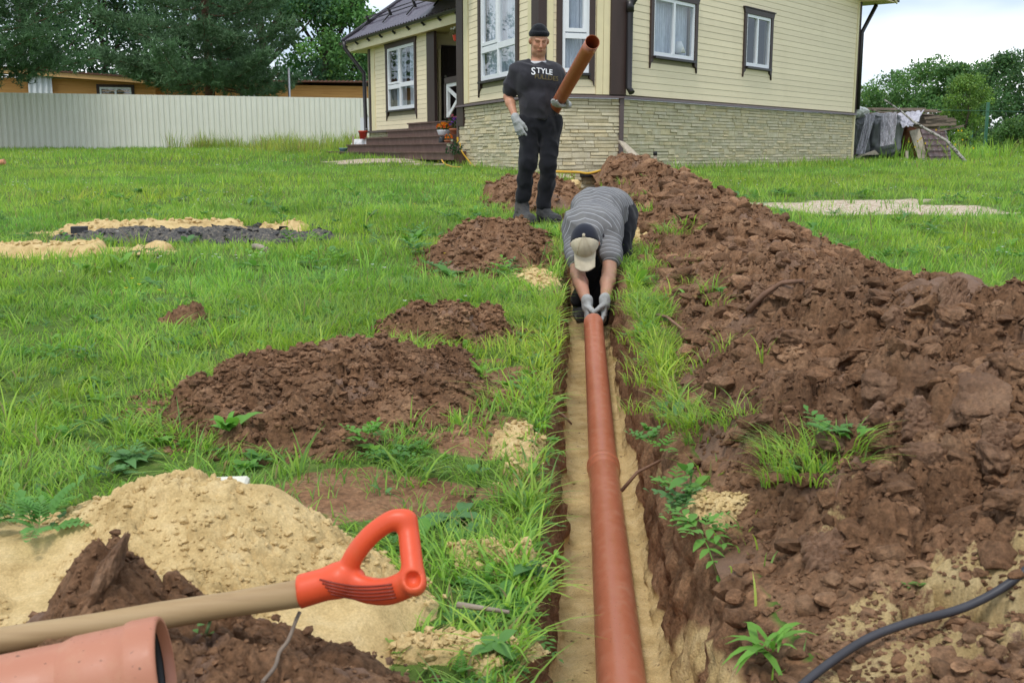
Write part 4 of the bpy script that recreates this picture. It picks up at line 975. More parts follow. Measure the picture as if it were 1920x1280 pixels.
    for a, b in (((.1, zz0-.05), (rw.L+.12, zz1-.12)), ((.1, zz1-.1), (rw.L+.12, zz0+.15))):
        g = MB(); off = .0 if a[1] < b[1] else .022
        g.beam(rw.at(a[0], a[1], off), rw.at(b[0], b[1], off), .02, .085, up=(0, 0, 1)); g.build('cross_brace', MAT['white_paint'], ra)
    # roof of the wing: hipped metal tiles
    E0 = P(643, 83, 31.4); E1 = P(868, 27, 23.7); ze = 3.86; E0[2] = E1[2] = ze
    e = (E1-E0); L = np.linalg.norm(e); e /= L; inn = np.array([.9063, .4226, 0])
    run, rise = 3.0, 2.44; nu, nv = 240, 46; V = []
    for jv in range(nv):
        v = jv/(nv-1); c = v*run/.36
        stp = .028*(1-(c % 1.0))
        for iu in range(nu):
            u = iu/(nu-1); s = v*run+(L-v*run)*u
            p = E0+e*s+inn*(v*run)+np.array([0, 0, v*rise]); wv = .022*math.cos(s/.19*2*math.pi)
            V.append(p+np.array([0, 0, wv+stp]))
    I = np.arange(nu*nv).reshape(nv, nu); q = np.stack([I[:-1, :-1], I[:-1, 1:], I[1:, 1:], I[1:, :-1]], -1).reshape(-1, 4)
    ro = link('roof', np_mesh('roof', V, q, MAT['roof'], True), HOUSE); ro.location = -HOUSE.location
    rd = MB(); T0 = E0+e*run+inn*run+np.array([0, 0, rise]); rd.tube([E0+np.array([0, 0, .05]), T0+np.array([0, 0, .05])], .07, 8); rd.build('roof_ridge', MAT['roof'], ro)
    # other slopes close the roof
    c = MB(); bk0 = E0+inn*5.2; c.poly([E0, T0, bk0+e*0]); c.poly([T0, T0+e*(L-run), bk0+e*L, bk0]); c.build('roof_back', MAT['roof'], ro)
    # snow guard rails on brackets
    up = inn*run+np.array([0, 0, rise]); un = up/np.linalg.norm(up); nrm = np.cross(e, un); nrm = nrm if nrm[2] > 0 else -nrm
    sg = MB(); base = lambda s, v: E0+e*s+up*v
    for hgt in (.10, .19): sg.tube([base(.55, .20)+nrm*hgt, base(L-.2, .20)+nrm*hgt], .018, 6)
    sg.build('snow_rail', MAT['roof'], ro)
    for s in np.linspace(.75, L-.6, 5):
        b = MB(); b.beam(base(s, .11)+nrm*.05, base(s, .19)+nrm*.10, .05, .03, up=tuple(nrm)); b.beam(base(s, .19)+nrm*.04, base(s, .205)+nrm*.24, .05, .06, up=tuple(un)); b.build('snow_rail_bracket', MAT['gutter'], ro)
    # gutter, brackets, fascia, soffit
    g = MB(); n_ = -inn; gt = []
    for s in (-.05, L+.05):
        for k in range(7):
            a = math.pi*k/6; gt.append(E0+e*s+n_*(.05+.065*math.cos(a))+np.array([0, 0, -.02-.065*math.sin(a)]))
    g.add(gt, [(k, k+1, 7+k+1, 7+k) for k in range(6)]+[tuple(range(7)), tuple(range(7, 14))[::-1]]); g.build('gutter', MAT['gutter'], HOUSE)
    for s in np.linspace(.3, L-.3, 9):
        b = MB(); b.beam(E0+e*s+inn*.02+np.array([0, 0, -.16]), E0+e*s+n_*.06+np.array([0, 0, -.09]), .035, .05); b.build('gutter_bracket', MAT['gutter'], HOUSE)
    fa = MB(); a0, a1 = E0+e*.05+inn*.06, E1+inn*.06
    fa.beam(a0-np.array([0, 0, .17]), a1-np.array([0, 0, .17]), .03, .24); fa.build('fascia_board', MAT['fascia'], HOUSE)
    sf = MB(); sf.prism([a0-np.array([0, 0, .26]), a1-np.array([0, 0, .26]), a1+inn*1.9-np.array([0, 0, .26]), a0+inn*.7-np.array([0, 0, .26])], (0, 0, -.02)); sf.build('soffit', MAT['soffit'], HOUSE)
    en = MB(); B0, B1 = np.array(w.at(0, 0, 0)), np.array(w.at(0, 0, -5)); en.add([(B0[0], B0[1], .5), (B1[0], B1[1], .5), (B1[0], B1[1], 3.9), (B0[0], B0[1], 3.9)], [(0, 1, 2, 3)]); en.build('wall', MAT['siding'], HOUSE)
build_wing()
# ------------------------------------------------------------------ bodies: tapered limbs blended into one surface
class SDF:
    def __init__(s, lo, hi, h):
        s.h = h; s.lo = np.array(lo, float)-3*h; n = np.ceil((np.array(hi)-s.lo)/h).astype(int)+4
        s.ax = [s.lo[i]+h*np.arange(n[i]) for i in range(3)]; s.f = np.full(n, 1.0, np.float32); s.n = n
    def _win(s, lo, hi):
        a = np.clip(np.floor((np.array(lo)-s.lo)/s.h).astype(int), 0, s.n); b = np.clip(np.ceil((np.array(hi)-s.lo)/s.h).astype(int)+1, 0, s.n)
        return tuple(slice(i, j) for i, j in zip(a, b))
    def _grid(s, w): return np.meshgrid(*[s.ax[i][w[i]] for i in range(3)], indexing='ij')
    def _put(s, w, d, k, op):
        f = s.f[w]; d = d.astype(np.float32)
        if op == 'add':
            h = np.clip(.5+.5*(f-d)/k, 0, 1); s.f[w] = f*(1-h)+d*h-k*h*(1-h)
        elif op == 'cut':
            h = np.clip(.5-.5*(f+d)/k, 0, 1); s.f[w] = f*(1-h)-d*h+k*h*(1-h)
    def cone(s, a, b, ra, rb, k=.02, op='add', flat=None, fl=1.0):
        """round cone a->b; flat: direction along which it is squeezed by fl"""
        a = np.array(a, float); b = np.array(b, float); m = max(ra, rb)*max(1, 1)+k+2*s.h
        w = s._win(np.minimum(a, b)-m, np.maximum(a, b)+m)
        if any(q.stop <= q.start for q in w): return s
        X, Y, Z = s._grid(w); ba = b-a; L2 = max(ba@ba, 1e-9)
        px, py, pz = X-a[0], Y-a[1], Z-a[2]; t = np.clip((px*ba[0]+py*ba[1]+pz*ba[2])/L2, 0, 1)
        px, py, pz = px-t*ba[0], py-t*ba[1], pz-t*ba[2]
        if flat is not None:
            fv = np.array(flat, float); fv /= np.linalg.norm(fv); c = px*fv[0]+py*fv[1]+pz*fv[2]; e = (1/fl-1)*c
            px, py, pz = px+e*fv[0], py+e*fv[1], pz+e*fv[2]
        r = ra+(rb-ra)*t; d = np.sqrt(px*px+py*py+pz*pz)-r
        if flat is not None: d = d*(.5+.5*fl)
        s._put(w, d, k, op); return s
    def ell(s, c, r, k=.02, op='add', rot=None):
        c = np.array(c, float); r = np.array(r, float); m = r.max()+k+2*s.h; w = s._win(c-m, c+m)
        if any(q.stop <= q.start for q in w): return s
        X, Y, Z = s._grid(w); p = np.stack([X-c[0], Y-c[1], Z-c[2]], -1)
        if rot is not None: p = p@np.array(rot)          # columns of rot are the local axes
        k0 = np.sqrt(((p/r)**2).sum(-1)); k1 = np.sqrt(((p/(r*r))**2).sum(-1))+1e-9
        s._put(w, k0*(k0-1)/k1, k, op); return s
    def plane_cut(s, p, n, k=.006, win=None):
        """remove what lies on the side n points to"""
        n = np.array(n, float); n /= np.linalg.norm(n); w = s._win(*win) if win else tuple(slice(0, q) for q in s.n)
        X, Y, Z = s._grid(w); d = (X-p[0])*n[0]+(Y-p[1])*n[1]+(Z-p[2])*n[2]
        s._put(w, -d, k, 'cut'); return s
    def surface(s):
        f = s.f; n = f.shape; ins = f < 0
        acc = np.zeros(tuple(q-1 for q in n)+(3,), np.float32); cnt = np.zeros(tuple(q-1 for q in n), np.float32)
        for ax in range(3):
            sl0 = [slice(None)]*3; sl1 = [slice(None)]*3; sl0[ax] = slice(0, -1); sl1[ax] = slice(1, None)
            a, b = f[tuple(sl0)], f[tuple(sl1)]; cr = (a < 0) != (b < 0)
            ii = np.argwhere(cr); t = a[cr]/(a[cr]-b[cr])
            pos = ii.astype(np.float32); pos[:, ax] += t
            o1, o2 = [q for q in range(3) if q != ax]
            for d1 in (0, -1):
                for d2 in (0, -1):
                    c = ii.copy(); c[:, o1] += d1; c[:, o2] += d2
                    ok = (c >= 0).all(1) & (c < np.array(n)-1).all(1); cc = c[ok]
                    np.add.at(acc, (cc[:, 0], cc[:, 1], cc[:, 2]), pos[ok]); np.add.at(cnt, (cc[:, 0], cc[:, 1], cc[:, 2]), 1)
        act = cnt > 0; idx = np.full(act.shape, -1); idx[act] = np.arange(act.sum())
        V = acc[act]/cnt[act][:, None]*s.h+s.lo
        Q = []
        for ax in range(3):
            sl0 = [slice(None)]*3; sl1 = [slice(None)]*3; sl0[ax] = slice(0, -1); sl1[ax] = slice(1, None)
            a, b = ins[tuple(sl0)], ins[tuple(sl1)]; o1, o2 = (ax+1) % 3, (ax+2) % 3
            for sg in (True, False):
                ii = np.argwhere(a & ~b if sg else ~a & b)
                ii = ii[(ii[:, o1] > 0) & (ii[:, o2] > 0)]
                def at(d1, d2):
                    c = ii.copy(); c[:, o1] += d1; c[:, o2] += d2; return idx[c[:, 0], c[:, 1], c[:, 2]]
                q = [at(-1, -1), at(0, -1), at(0, 0), at(-1, 0)]
                q = np.stack(q if sg else q[::-1], -1); Q.append(q[(q >= 0).all(1)])
        return V, np.concatenate(Q)
def smooth_mesh(V, Q, it=2):
    n = len(V); e = np.concatenate([Q[:, [0, 1]], Q[:, [1, 2]], Q[:, [2, 3]], Q[:, [3, 0]]])
    for _ in range(it):
        S = np.zeros_like(V); c = np.zeros(n)
        for k in range(3): S[:, k] = np.bincount(e[:, 0], V[e[:, 1], k], n)+np.bincount(e[:, 1], V[e[:, 0], k], n)
        c = np.bincount(e[:, 0], minlength=n)+np.bincount(e[:, 1], minlength=n)
        V = .45*V+.55*S/c[:, None]
    return V
def normals(V, Q):
    N = np.zeros_like(V); fn = np.cross(V[Q[:, 2]]-V[Q[:, 0]], V[Q[:, 3]]-V[Q[:, 1]])
    for k in range(4):
        for a in range(3): N[:, a] += np.bincount(Q[:, k], fn[:, a], len(V))
    return N/(np.linalg.norm(N, axis=1)[:, None]+1e-12)
def wrinkle(V, Q, amp, freq, seed, axis=None):
    N = normals(V, Q); p = V*freq
    if axis is not None: p = p*np.array(axis)
    n = pn3(p[:, 0], p[:, 1], p[:, 2], seed)+.5*pn3(p[:, 0]*2.1, p[:, 1]*2.1, p[:, 2]*2.1, seed+3)
    r = 1-np.abs(n)*1.6
    return V+N*(amp*np.asarray(r-.4))[..., None] if np.ndim(amp) == 0 else V+N*(amp*(r-.4))[:, None]
def body_part(name, sdf, mat, parent, smooth=2, wr=None, col=None, attrs=None, label=None):
    V, Q = sdf.surface(); V = smooth_mesh(V, Q, smooth)
    if wr: V = wrinkle(V, Q, *wr)
    cols = {'col': col(V)} if col else None; at = attrs(V) if attrs else None
    o = link(name, np_mesh(name, V, Q, mat, True, at, cols), parent)
    p = parent
    if p is not None: o.location = -p.location
    return tag(o, label)
def M_col(name, rough, spec, noise_amt=.12, nscale=14, bump=.15, bscale=120, sss=0):
    n = NT(name); n.set(rough, spec); a = n.attr('col'); z = n.noise(nscale, 5, .6)
    n.color(n.mix(1.0, (a, 'Color'), n.ramp(z, 0, [(.3, 1-noise_amt), (.7, 1+noise_amt)]), 'MULTIPLY'))
    if bump: n.bump(n.noise(bscale, 3, .6), bump, .003)
    if sss: n.b.inputs['Subsurface Weight'].default_value = sss; n.b.inputs['Subsurface Radius'].default_value = (.012, .004, .002)
    return n.m
MAT['skin'] = M_col('skin', .52, .4, .10, 22, .08, 200, .12)
def M_cloth(name, base, dust=None, dthr=(.55, .8), rough=.92):
    n = NT(name); n.set(rough, .12); z = n.noise(9, 5, .65); z2 = n.noise(400, 2, .5)
    c = n.ramp(z, 0, [(.25, tuple(q*.8 for q in base)), (.7, tuple(q*1.25 for q in base))])
    if dust: c = n.mix(n.ramp(n.noise(5, 6, .7), 0, [(dthr[0], 0), (dthr[1], .8)]), c, dust)
    n.color(c); n.bump(z2, .25, .002); n.b.inputs['Sheen Weight'].default_value = .15; return n.m
MAT['tee'] = M_cloth('dark_tshirt', (.030, .029, .035)); MAT['trousers'] = M_cloth('black_trousers', (.012, .0125, .016), (.05, .043, .038), (.58, .9))
MAT['boot'] = M_cloth('muddy_boot', (.035, .036, .038), (.11, .095, .08), (.45, .75), .8); MAT['beanie'] = M_cloth('black_knit', (.008, .009, .012))
MAT['glove'] = M_cloth('work_glove', (.36, .37, .37), (.20, .19, .17), (.5, .8)); MAT['cap_beige'] = M_cloth('cap_beige', (.50, .44, .33), (.3, .24, .16), (.55, .8)); MAT['cap_dark'] = M_cloth('cap_navy', (.016, .018, .028))
MAT['print_white'] = M_plain('print_white', (.75, .76, .78), .8, .05); MAT['print_gold'] = M_plain('print_gold', (.11, .085, .035), .8, .25, 60)
MAT['hair'] = M_plain('short_hair', (.05, .035, .022), .7, .3, 200)
MAT['undershirt'] = M_plain('undershirt', (.5, .5, .52), .9, .05)
n_ = NT('striped_polo'); n_.set(.9, .12)
_a = n_.attr('stripe'); _w = n_.math('FRACT', n_.math('MULTIPLY', (_a, 'Fac'), 1/.030)); _r = n_.ramp(_w, 0, [(.0, 0), (.885, 0), (.91, 1), (.98, 1), (1.0, 0)])
_z = n_.noise(8, 5, .6); _c = n_.ramp(_z, 0, [(.3, (.125, .125, .13)), (.7, (.20, .197, .197))])
n_.color(n_.mix(_r, _c, (.42, .43, .46))); n_.bump(n_.noise(400, 2, .5), .25, .002); MAT['polo'] = n_.m

def hand_prims(s, wrist, f, n, side, curls, L=.19, grow=0., spread=.0, thumb=(.5, .9), k=.008, cuff=True):
    """f: towards the fingers, n: out of the palm, side: towards the thumb. curls: bend per finger (radians per joint)"""
    f = np.array(f, float); f /= np.linalg.norm(f); n = np.array(n, float); n -= f*(n@f); n /= np.linalg.norm(n); sd = np.cross(f, n)
    if sd@np.array(side, float) < 0: sd = -sd
    w = np.array(wrist, float); pl = L*.50; g = grow
    for q, r in ((-.028, .017), (-.009, .0185), (.010, .018), (.028, .0165)):
        s.cone(w+f*.012-sd*q*.8, w+f*pl-sd*q*1.05, r*.95+g, r*.82+g, .014, flat=n, fl=.82)
    if cuff: s.cone(w-f*.022, w+f*.02, .0345+g, .031+g, .012, flat=n, fl=.93)
    for i, (q, ln, r) in enumerate(((.030, .88, .0095), (.0105, 1.0, .0100), (-.0095, .93, .0096), (-.029, .72, .0085))):
        c = curls[i]; d = f.copy()+sd*(q*spread*8); d /= np.linalg.norm(d); p = w+f*pl+sd*q*1.05; seg = [.46, .30, .24]
        ang = c*.75
        for j, sg in enumerate(seg):
            dd = d*math.cos(ang)+n*math.sin(ang); e = p+dd*(L*.50*ln*sg)
            s.cone(p, e, (r+g)*(1-.08*j), (r+g)*(1-.08*(j+1)), .004); p = e; ang += c
    p = w+f*pl*.28+sd*.030; d1 = f*.62+sd*thumb[0]+n*thumb[1]*.5; d1 /= np.linalg.norm(d1); e = p+d1*.045; s.cone(p, e, .0155+g, .0125+g, .012)
    d2 = f*.9+sd*thumb[0]*.3+n*thumb[1]; d2 /= np.linalg.norm(d2); e2 = e+d2*.033; s.cone(e, e2, .0122+g, .0110+g, .005)
    d3 = f*.95+n*thumb[1]*1.3; d3 /= np.linalg.norm(d3); s.cone(e2, e2+d3*.026, .0110+g, .0095+g, .004)
    return s
def head_sdf(s, c, u, f, rt, sc=1.0):
    """c: centre between the ears, u up, f face direction, rt the head's own left->right axis as seen from the front"""
    c = np.array(c); Rm = np.stack([rt, f, u], -1); T = lambda x, y, z: c+sc*(np.array(rt)*x+np.array(f)*y+np.array(u)*z); S = sc
    s.ell(T(0, -.012, .035), np.array((.077, .096, .086))*S, .01, rot=Rm)
    s.ell(T(0, .020, -.035), np.array((.062, .072, .088))*S, .03, rot=Rm)
    s.cone(T(-.030, .040, -.082), T(.030, .040, -.082), .030*S, .030*S, .03)       # jaw
    s.ell(T(0, .070, -.100), np.array((.022, .018, .016))*S, .02, rot=Rm)         # chin
    for q in (-1, 1):
        s.ell(T(q*.036, .060, -.020), np.array((.024, .022, .022))*S, .02, rot=Rm)     # cheekbone
        s.ell(T(q*.031, .090, .014), np.array((.019, .015, .011))*S, .008, 'cut', rot=Rm)  # socket
        s.ell(T(q*.031, .076, .013), np.array((.013, .012, .010))*S, .004, rot=Rm)     # eyeball and lid
        s.cone(T(q*.012, .090, .030), T(q*.048, .076, .032), .009*S, .008*S, .008)     # brow
        s.ell(T(q*.078, -.010, -.002), np.array((.010, .020, .033))*S, .006, rot=Rm); s.ell(T(q*.088, -.002, .0), np.array((.008, .013, .024))*S, .005, rot=Rm)
    s.cone(T(0, .090, .020), T(0, .113, -.025), .009*S, .012*S, .008); s.ell(T(0, .106, -.032), np.array((.017, .013, .010))*S, .006, rot=Rm)
    s.cone(T(-.018, .086, -.060), T(.018, .086, -.060), .008*S, .008*S, .006); s.cone(T(-.015, .085, -.070), T(.015, .085, -.070), .008*S, .008*S, .005)
    return T
def head_color(V, T_inv, base):
    q = T_inv(V); C = np.tile(np.array(base), (len(V), 1)); x, y, z = q[:, 0], q[:, 1], q[:, 2]
    def blend(m, c): C[:] = C*(1-m[:, None])+np.array(c)*m[:, None]
    red = np.exp(-((np.abs(x)-.040)/.022)**2-((z+.022)/.028)**2)*(y > .03); blend(.35*red, (.50, .20, .13)); nose = np.exp(-(x/.02)**2-((z+.028)/.02)**2)*(y > .085); blend(.35*nose, (.52, .22, .15))
    st = sstep(-.05, -.075, z)*(y > .0)*sstep(-.14, -.115, z); blend(.25*st, (.24, .16, .11))
    lips = np.exp(-(x/.022)**4-((z+.065)/.008)**2)*(y > .07); blend(.75*lips, (.33, .10, .08))
    line = np.exp(-(x/.024)**4-((z+.0648)/.0028)**2)*(y > .07); blend(.8*line, (.12, .03, .03))
    br = np.exp(-((np.abs(x)-.031)/.021)**4-((z-.031-.1*(np.abs(x)-.03))/.0058)**2)*(y > .05); blend(.5*br, (.09, .06, .04))
    ey = np.exp(-((np.abs(x)-.031)/.014)**4-((z-.0125)/.0052)**2)*(y > .05); blend(.6*ey, (.06, .04, .035))
    return C

def man_standing():
    Y0 = 9.56; J = lambda x, y, dy=0: P(x, y, Y0+dy)
    foot = J(1002, 417); root = thing('person', 'standing man in black knit cap and dark printed T-shirt carrying an orange-brown pipe', 'person', tuple(J(1003, 416)), 'men laying the pipe')
    shL, shR = J(967, 135), J(1049, 137, .02); elL, elR = J(953, 182, .05), J(1055, 190, .06); wrL = J(966, 220, -.08); wrR = J(1061, 197, -.20)
    hpL, hpR = J(995, 234), J(1030, 236); knL, knR = J(990, 305, -.07), J(1029, 310, -.05); anL, anR = J(979, 385, .02), J(1019, 393, .03)
    pel, wai, che, nek = J(1012, 226), J(1011, 196), J(1008, 152, .0), J(1009, 117, .01)
    hc = J(1010.5, 78, -.02)
    u = np.array([.06, -.30, .95]); u /= np.linalg.norm(u); f = np.array([.16, -.94, -.30]); f -= u*(f@u); f /= np.linalg.norm(f); rt = np.cross(f, u)
    fwd = (0, 1, 0)
    # body, one surface from the head to the shins
    b = SDF(np.minimum.reduce([wrL, anL, elL])-.22, np.maximum.reduce([hc+.2, wrR+.2, elR+.15, shR+.1]), .0066)
    T = head_sdf(b, hc, u, f, rt, .95)
    b.cone(nek-[0, 0, .03], hc-u*.07-f*.01, .062, .056, .03); b.cone(shL+[.06, 0, .02], shR+[-.06, 0, .02], .055, .055, .05)
    b.cone(che-[.07, 0, 0], che+[.07, 0, 0], .10, .10, .06, flat=fwd, fl=.9); b.cone(che, pel, .13, .135, .06, flat=fwd, fl=.75)
    for sh, el, wr in ((shL, elL, wrL), (shR, elR, wrR)):
        b.cone(sh, el, .054, .041, .03); m = el+(wr-el)*.3; b.cone(el, m, .041, .042, .02); b.cone(m, wr, .042, .026, .02); b.cone(wr, wr+(wr-el)/np.linalg.norm(wr-el)*.02, .024, .020, .015)
    for hp, kn, an in ((hpL, knL, anL), (hpR, knR, anR)):
        b.cone(hp, kn, .085, .056, .03); b.cone(kn, kn+(an-kn)*.35+[0, .02, 0], .055, .057, .02); b.cone(kn+(an-kn)*.35+[0, .02, 0], an, .057, .042, .02)
    inv = lambda V: (V-hc)@np.stack([rt, f, u], -1)/.95
    body_part('body', b, MAT['skin'], root, 1, col=lambda V: head_color(V, inv, (.50, .245, .15)))
    # T-shirt
    s = SDF(np.minimum(J(940, 230, -.25), J(960, 100, -.25)), np.maximum(J(1080, 100, .25), J(1080, 230, .25)), .0075)
    hem = J(1012, 224)
    s.cone(che-[.085, 0, -.01], che+[.085, 0, .01], .128, .124, .05, flat=fwd, fl=.95); s.cone(che, wai, .160, .152, .08, flat=fwd, fl=.82); s.cone(wai, hem-[0, 0, .03], .150, .163, .06, flat=fwd, fl=.84)
    s.ell(wai+[.0, -.05, .0], (.12, .09, .12), .06)
    s.cone(shL+[.07, 0, .018], shR+[-.07, 0, .018], .066, .066, .05); s.cone(nek-[0, 0, .05], nek+[0, 0, -.0], .085, .064, .05)
    cuL = elL+(shL-elL)/np.linalg.norm(shL-elL)*.075; s.cone(shL+[.012, 0, 0], cuL, .074, .064, .035); s.cone(cuL+(shL-cuL)*.12, cuL, .072, .071, .01)
    cuR = elR+(shR-elR)*.32; s.cone(shR-[.012, 0, 0], cuR, .072, .062, .035)
    s.plane_cut(hem, (0, .02, -1), .01, (J(972, 250, -.3), J(1052, 205, .3)))
    s.plane_cut(cuL, elL-shL, .008, (cuL-.13, cuL+.10)) if False else None
    # open neck
    s.cone(nek+[0, -.02, .03], nek+[0, -.012, .10], .074, .09, .012, 'cut')
    shirt = body_part('tshirt', s, MAT['tee'], root, 2, wr=(.019, 6.5, 11, (1, 1, .6)))
    un = MB(); un.lathe(nek+np.array([0, -.012, -.012]), (0, -.16, 1), [(0, .079), (.012, .074), (.024, .070), (.026, .066), (.0, .068)], 28); un.build('undershirt_collar', MAT['undershirt'], root)
    # print on the chest
    from mathutils.bvhtree import BVHTree
    bv = BVHTree.FromPolygons([tuple(v.co) for v in shirt.data.vertices], [tuple(p.vertices) for p in shirt.data.polygons])
    def word(txt, px, py, size, mat, grow=None, tilt=0):
        cu = bpy.data.curves.new('word', 'FONT'); cu.body = txt; cu.size = size; cu.resolution_u = 3; cu.offset = size*.012
        if grow: cu.body_format[0].use_bold = True
        tmp = bpy.data.objects.new('word', cu); me = bpy.data.meshes.new_from_object(tmp); bpy.data.objects.remove(tmp)
        import bmesh
        bm = bmesh.new(); bm.from_mesh(me); bmesh.ops.triangulate(bm, faces=bm.faces[:]); bmesh.ops.subdivide_edges(bm, edges=[e for e in bm.edges if e.calc_length() > .02], cuts=2); 
        o = P(px, py, Y0)
        for v in bm.verts:
            x, y = v.co.x, v.co.y
            if grow and x < grow[0]: y = y*grow[1]-size*.12
            q = Vector((o[0]+x*math.cos(tilt), Y0-.6, o[2]+y+x*math.sin(tilt))); hit = bv.ray_cast(q, Vector((0, 1, 0)))
            v.co = (hit[0]+Vector((0, -.004, 0))) if hit[0] else Vector((q[0], Y0-.12, q[2]))
        bm.to_mesh(me); bm.free(); me.materials.append(mat)
        return me
    for (t, x, y, sz, m, tl) in (('S', 995.3, 141.8, .086, 'print_white', -.08), ('TYLE', 1005.2, 138.7, .064, 'print_white', -.13), ('FULLDES', 1001.5, 149.2, .054, 'print_gold', -.10)):
        o = link('lettering', word(t, x, y, sz, MAT[m], None, tl), shirt)
    # trousers
    t = SDF(np.minimum(J(955, 395, -.2), J(960, 215, -.2)), np.maximum(J(1065, 215, .2), J(1065, 400, .2)), .0075)
    top = J(1012, 219)
    t.cone(top-[.035, 0, .02], top+[.035, 0, -.02], .138, .138, .03, flat=fwd, fl=.85); t.cone(pel-[.045, 0, .03], pel+[.045, 0, -.03], .125, .125, .05, flat=fwd, fl=.9); t.ell(pel+[0, .06, -.05], (.14, .11, .11), .05)
    for hp, kn, an, q in ((hpL, knL, anL, -1), (hpR, knR, anR, 1)):
        t.cone(hp+[q*.004, 0, .02], kn, .103, .072, .04); cu = kn+(an-kn)*(.80 if q < 0 else .86)
        t.cone(kn, kn+(cu-kn)*.5+[0, .015, 0], .072, .069, .03); t.cone(kn+(cu-kn)*.5+[0, .015, 0], cu, .069, .058, .03); t.cone(cu-[0, 0, .004], cu+[0, 0, .02], .066, .062, .02)
    t.plane_cut(J(1012, 216), (0, 0, 1), .01)
    body_part('trousers', t, MAT['trousers'], root, 2, wr=(.015, 6.5, 31, (1.1, 1, .75)))
    # boots
    for an, toe, heel, sole in ((anL, J(994, 412, -.17), J(973, 411, .04), J(980, 416)), (anR, J(1043, 412, -.12), J(1017, 413, .05), J(1028, 418))):
        s = SDF(np.minimum(toe, heel)-[.12, .12, .1], np.maximum(toe, an)+[.12, .15, .2], .0065)
        gz = min(toe[2], heel[2])-.018
        s.cone(an+[0, 0, .10], an-[0, 0, .03], .056, .056, .02); s.cone(an-[0, 0, .03], heel+[0, 0, .018], .055, .047, .03); s.cone(heel+[0, 0, .018], toe+[0, 0, .0], .045, .043, .025); s.ell(toe+(heel-toe)*.12+[0, 0, .01], (.055, .06, .042), .03)
        s.cone(an-[0, 0, .02], toe+(heel-toe)*.35+[0, 0, .02], .05, .045, .03)
        s.plane_cut((0, 0, gz), (0, 0, -1), .006)
        bo = body_part('boot', s, MAT['boot'], root, 2, wr=(.006, 16, 41, (1, 1, 1.6)))
        so = SDF(np.minimum(toe, heel)-[.1, .1, .06], np.maximum(toe, heel)+[.1, .1, .06], .0065); so.cone(heel+[0, .01, -.02], toe+[0, -.005, -.02], .046, .05, .01, flat=(0, 0, 1), fl=.42); body_part('sole', so, MAT['gutter'], bo, 1).location = (0, 0, 0)
    # knit cap with a rolled brim
    c = SDF(hc-.18, hc+.2, .006)
    Rm = np.stack([rt, f, u], -1); Tn = lambda x, y, z: hc+rt*x+f*y+u*z
    c.ell(Tn(0, -.016, .055), (.080, .096, .094), .01, rot=Rm)
    for k in range(20):
        a = 2*math.pi*k/20; a2 = 2*math.pi*(k+1)/20; g = lambda q: Tn(.074*math.cos(q), -.014+.089*math.sin(q), .066+.020*math.sin(q)); c.cone(g(a), g(a2), .0125, .0125, .012); c.cone(g(a)-u*.016, g(a2)-u*.016, .0115, .0115, .01)
    c.plane_cut(Tn(0, 0, .040), -u+.22*f, .008)
    body_part('knit_cap', c, MAT['beanie'], root, 2, wr=(.002, 60, 51))
    # gloves
    g = SDF(wrL-.25, wrL+.2, .0042); f1 = J(975, 248, -.10)-wrL; hand_prims(g, wrL+f1/np.linalg.norm(f1)*.02, f1, (.55, .75, .0), (.8, -.6, 0), (.30, .36, .42, .46), .188, .0028, .3, (.35, .35))
    body_part('glove', g, MAT['glove'], root, 1, wr=(.0016, 40, 61))
    g = SDF(wrR-.25, wrR+.25, .0042)
    hand_prims(g, wrR, P(1044, 192, Y0-.30)-wrR+np.array([0, 0, -.03]), (.15, .1, 1), (.5, -.8, .3), (.36, .38, .40, .44), .205, .0028, .25, (.7, 1.0))
    body_part('glove', g, MAT['glove'], root, 1, wr=(.0016, 40, 62))
    return root, J
MAN1, J1 = man_standing()

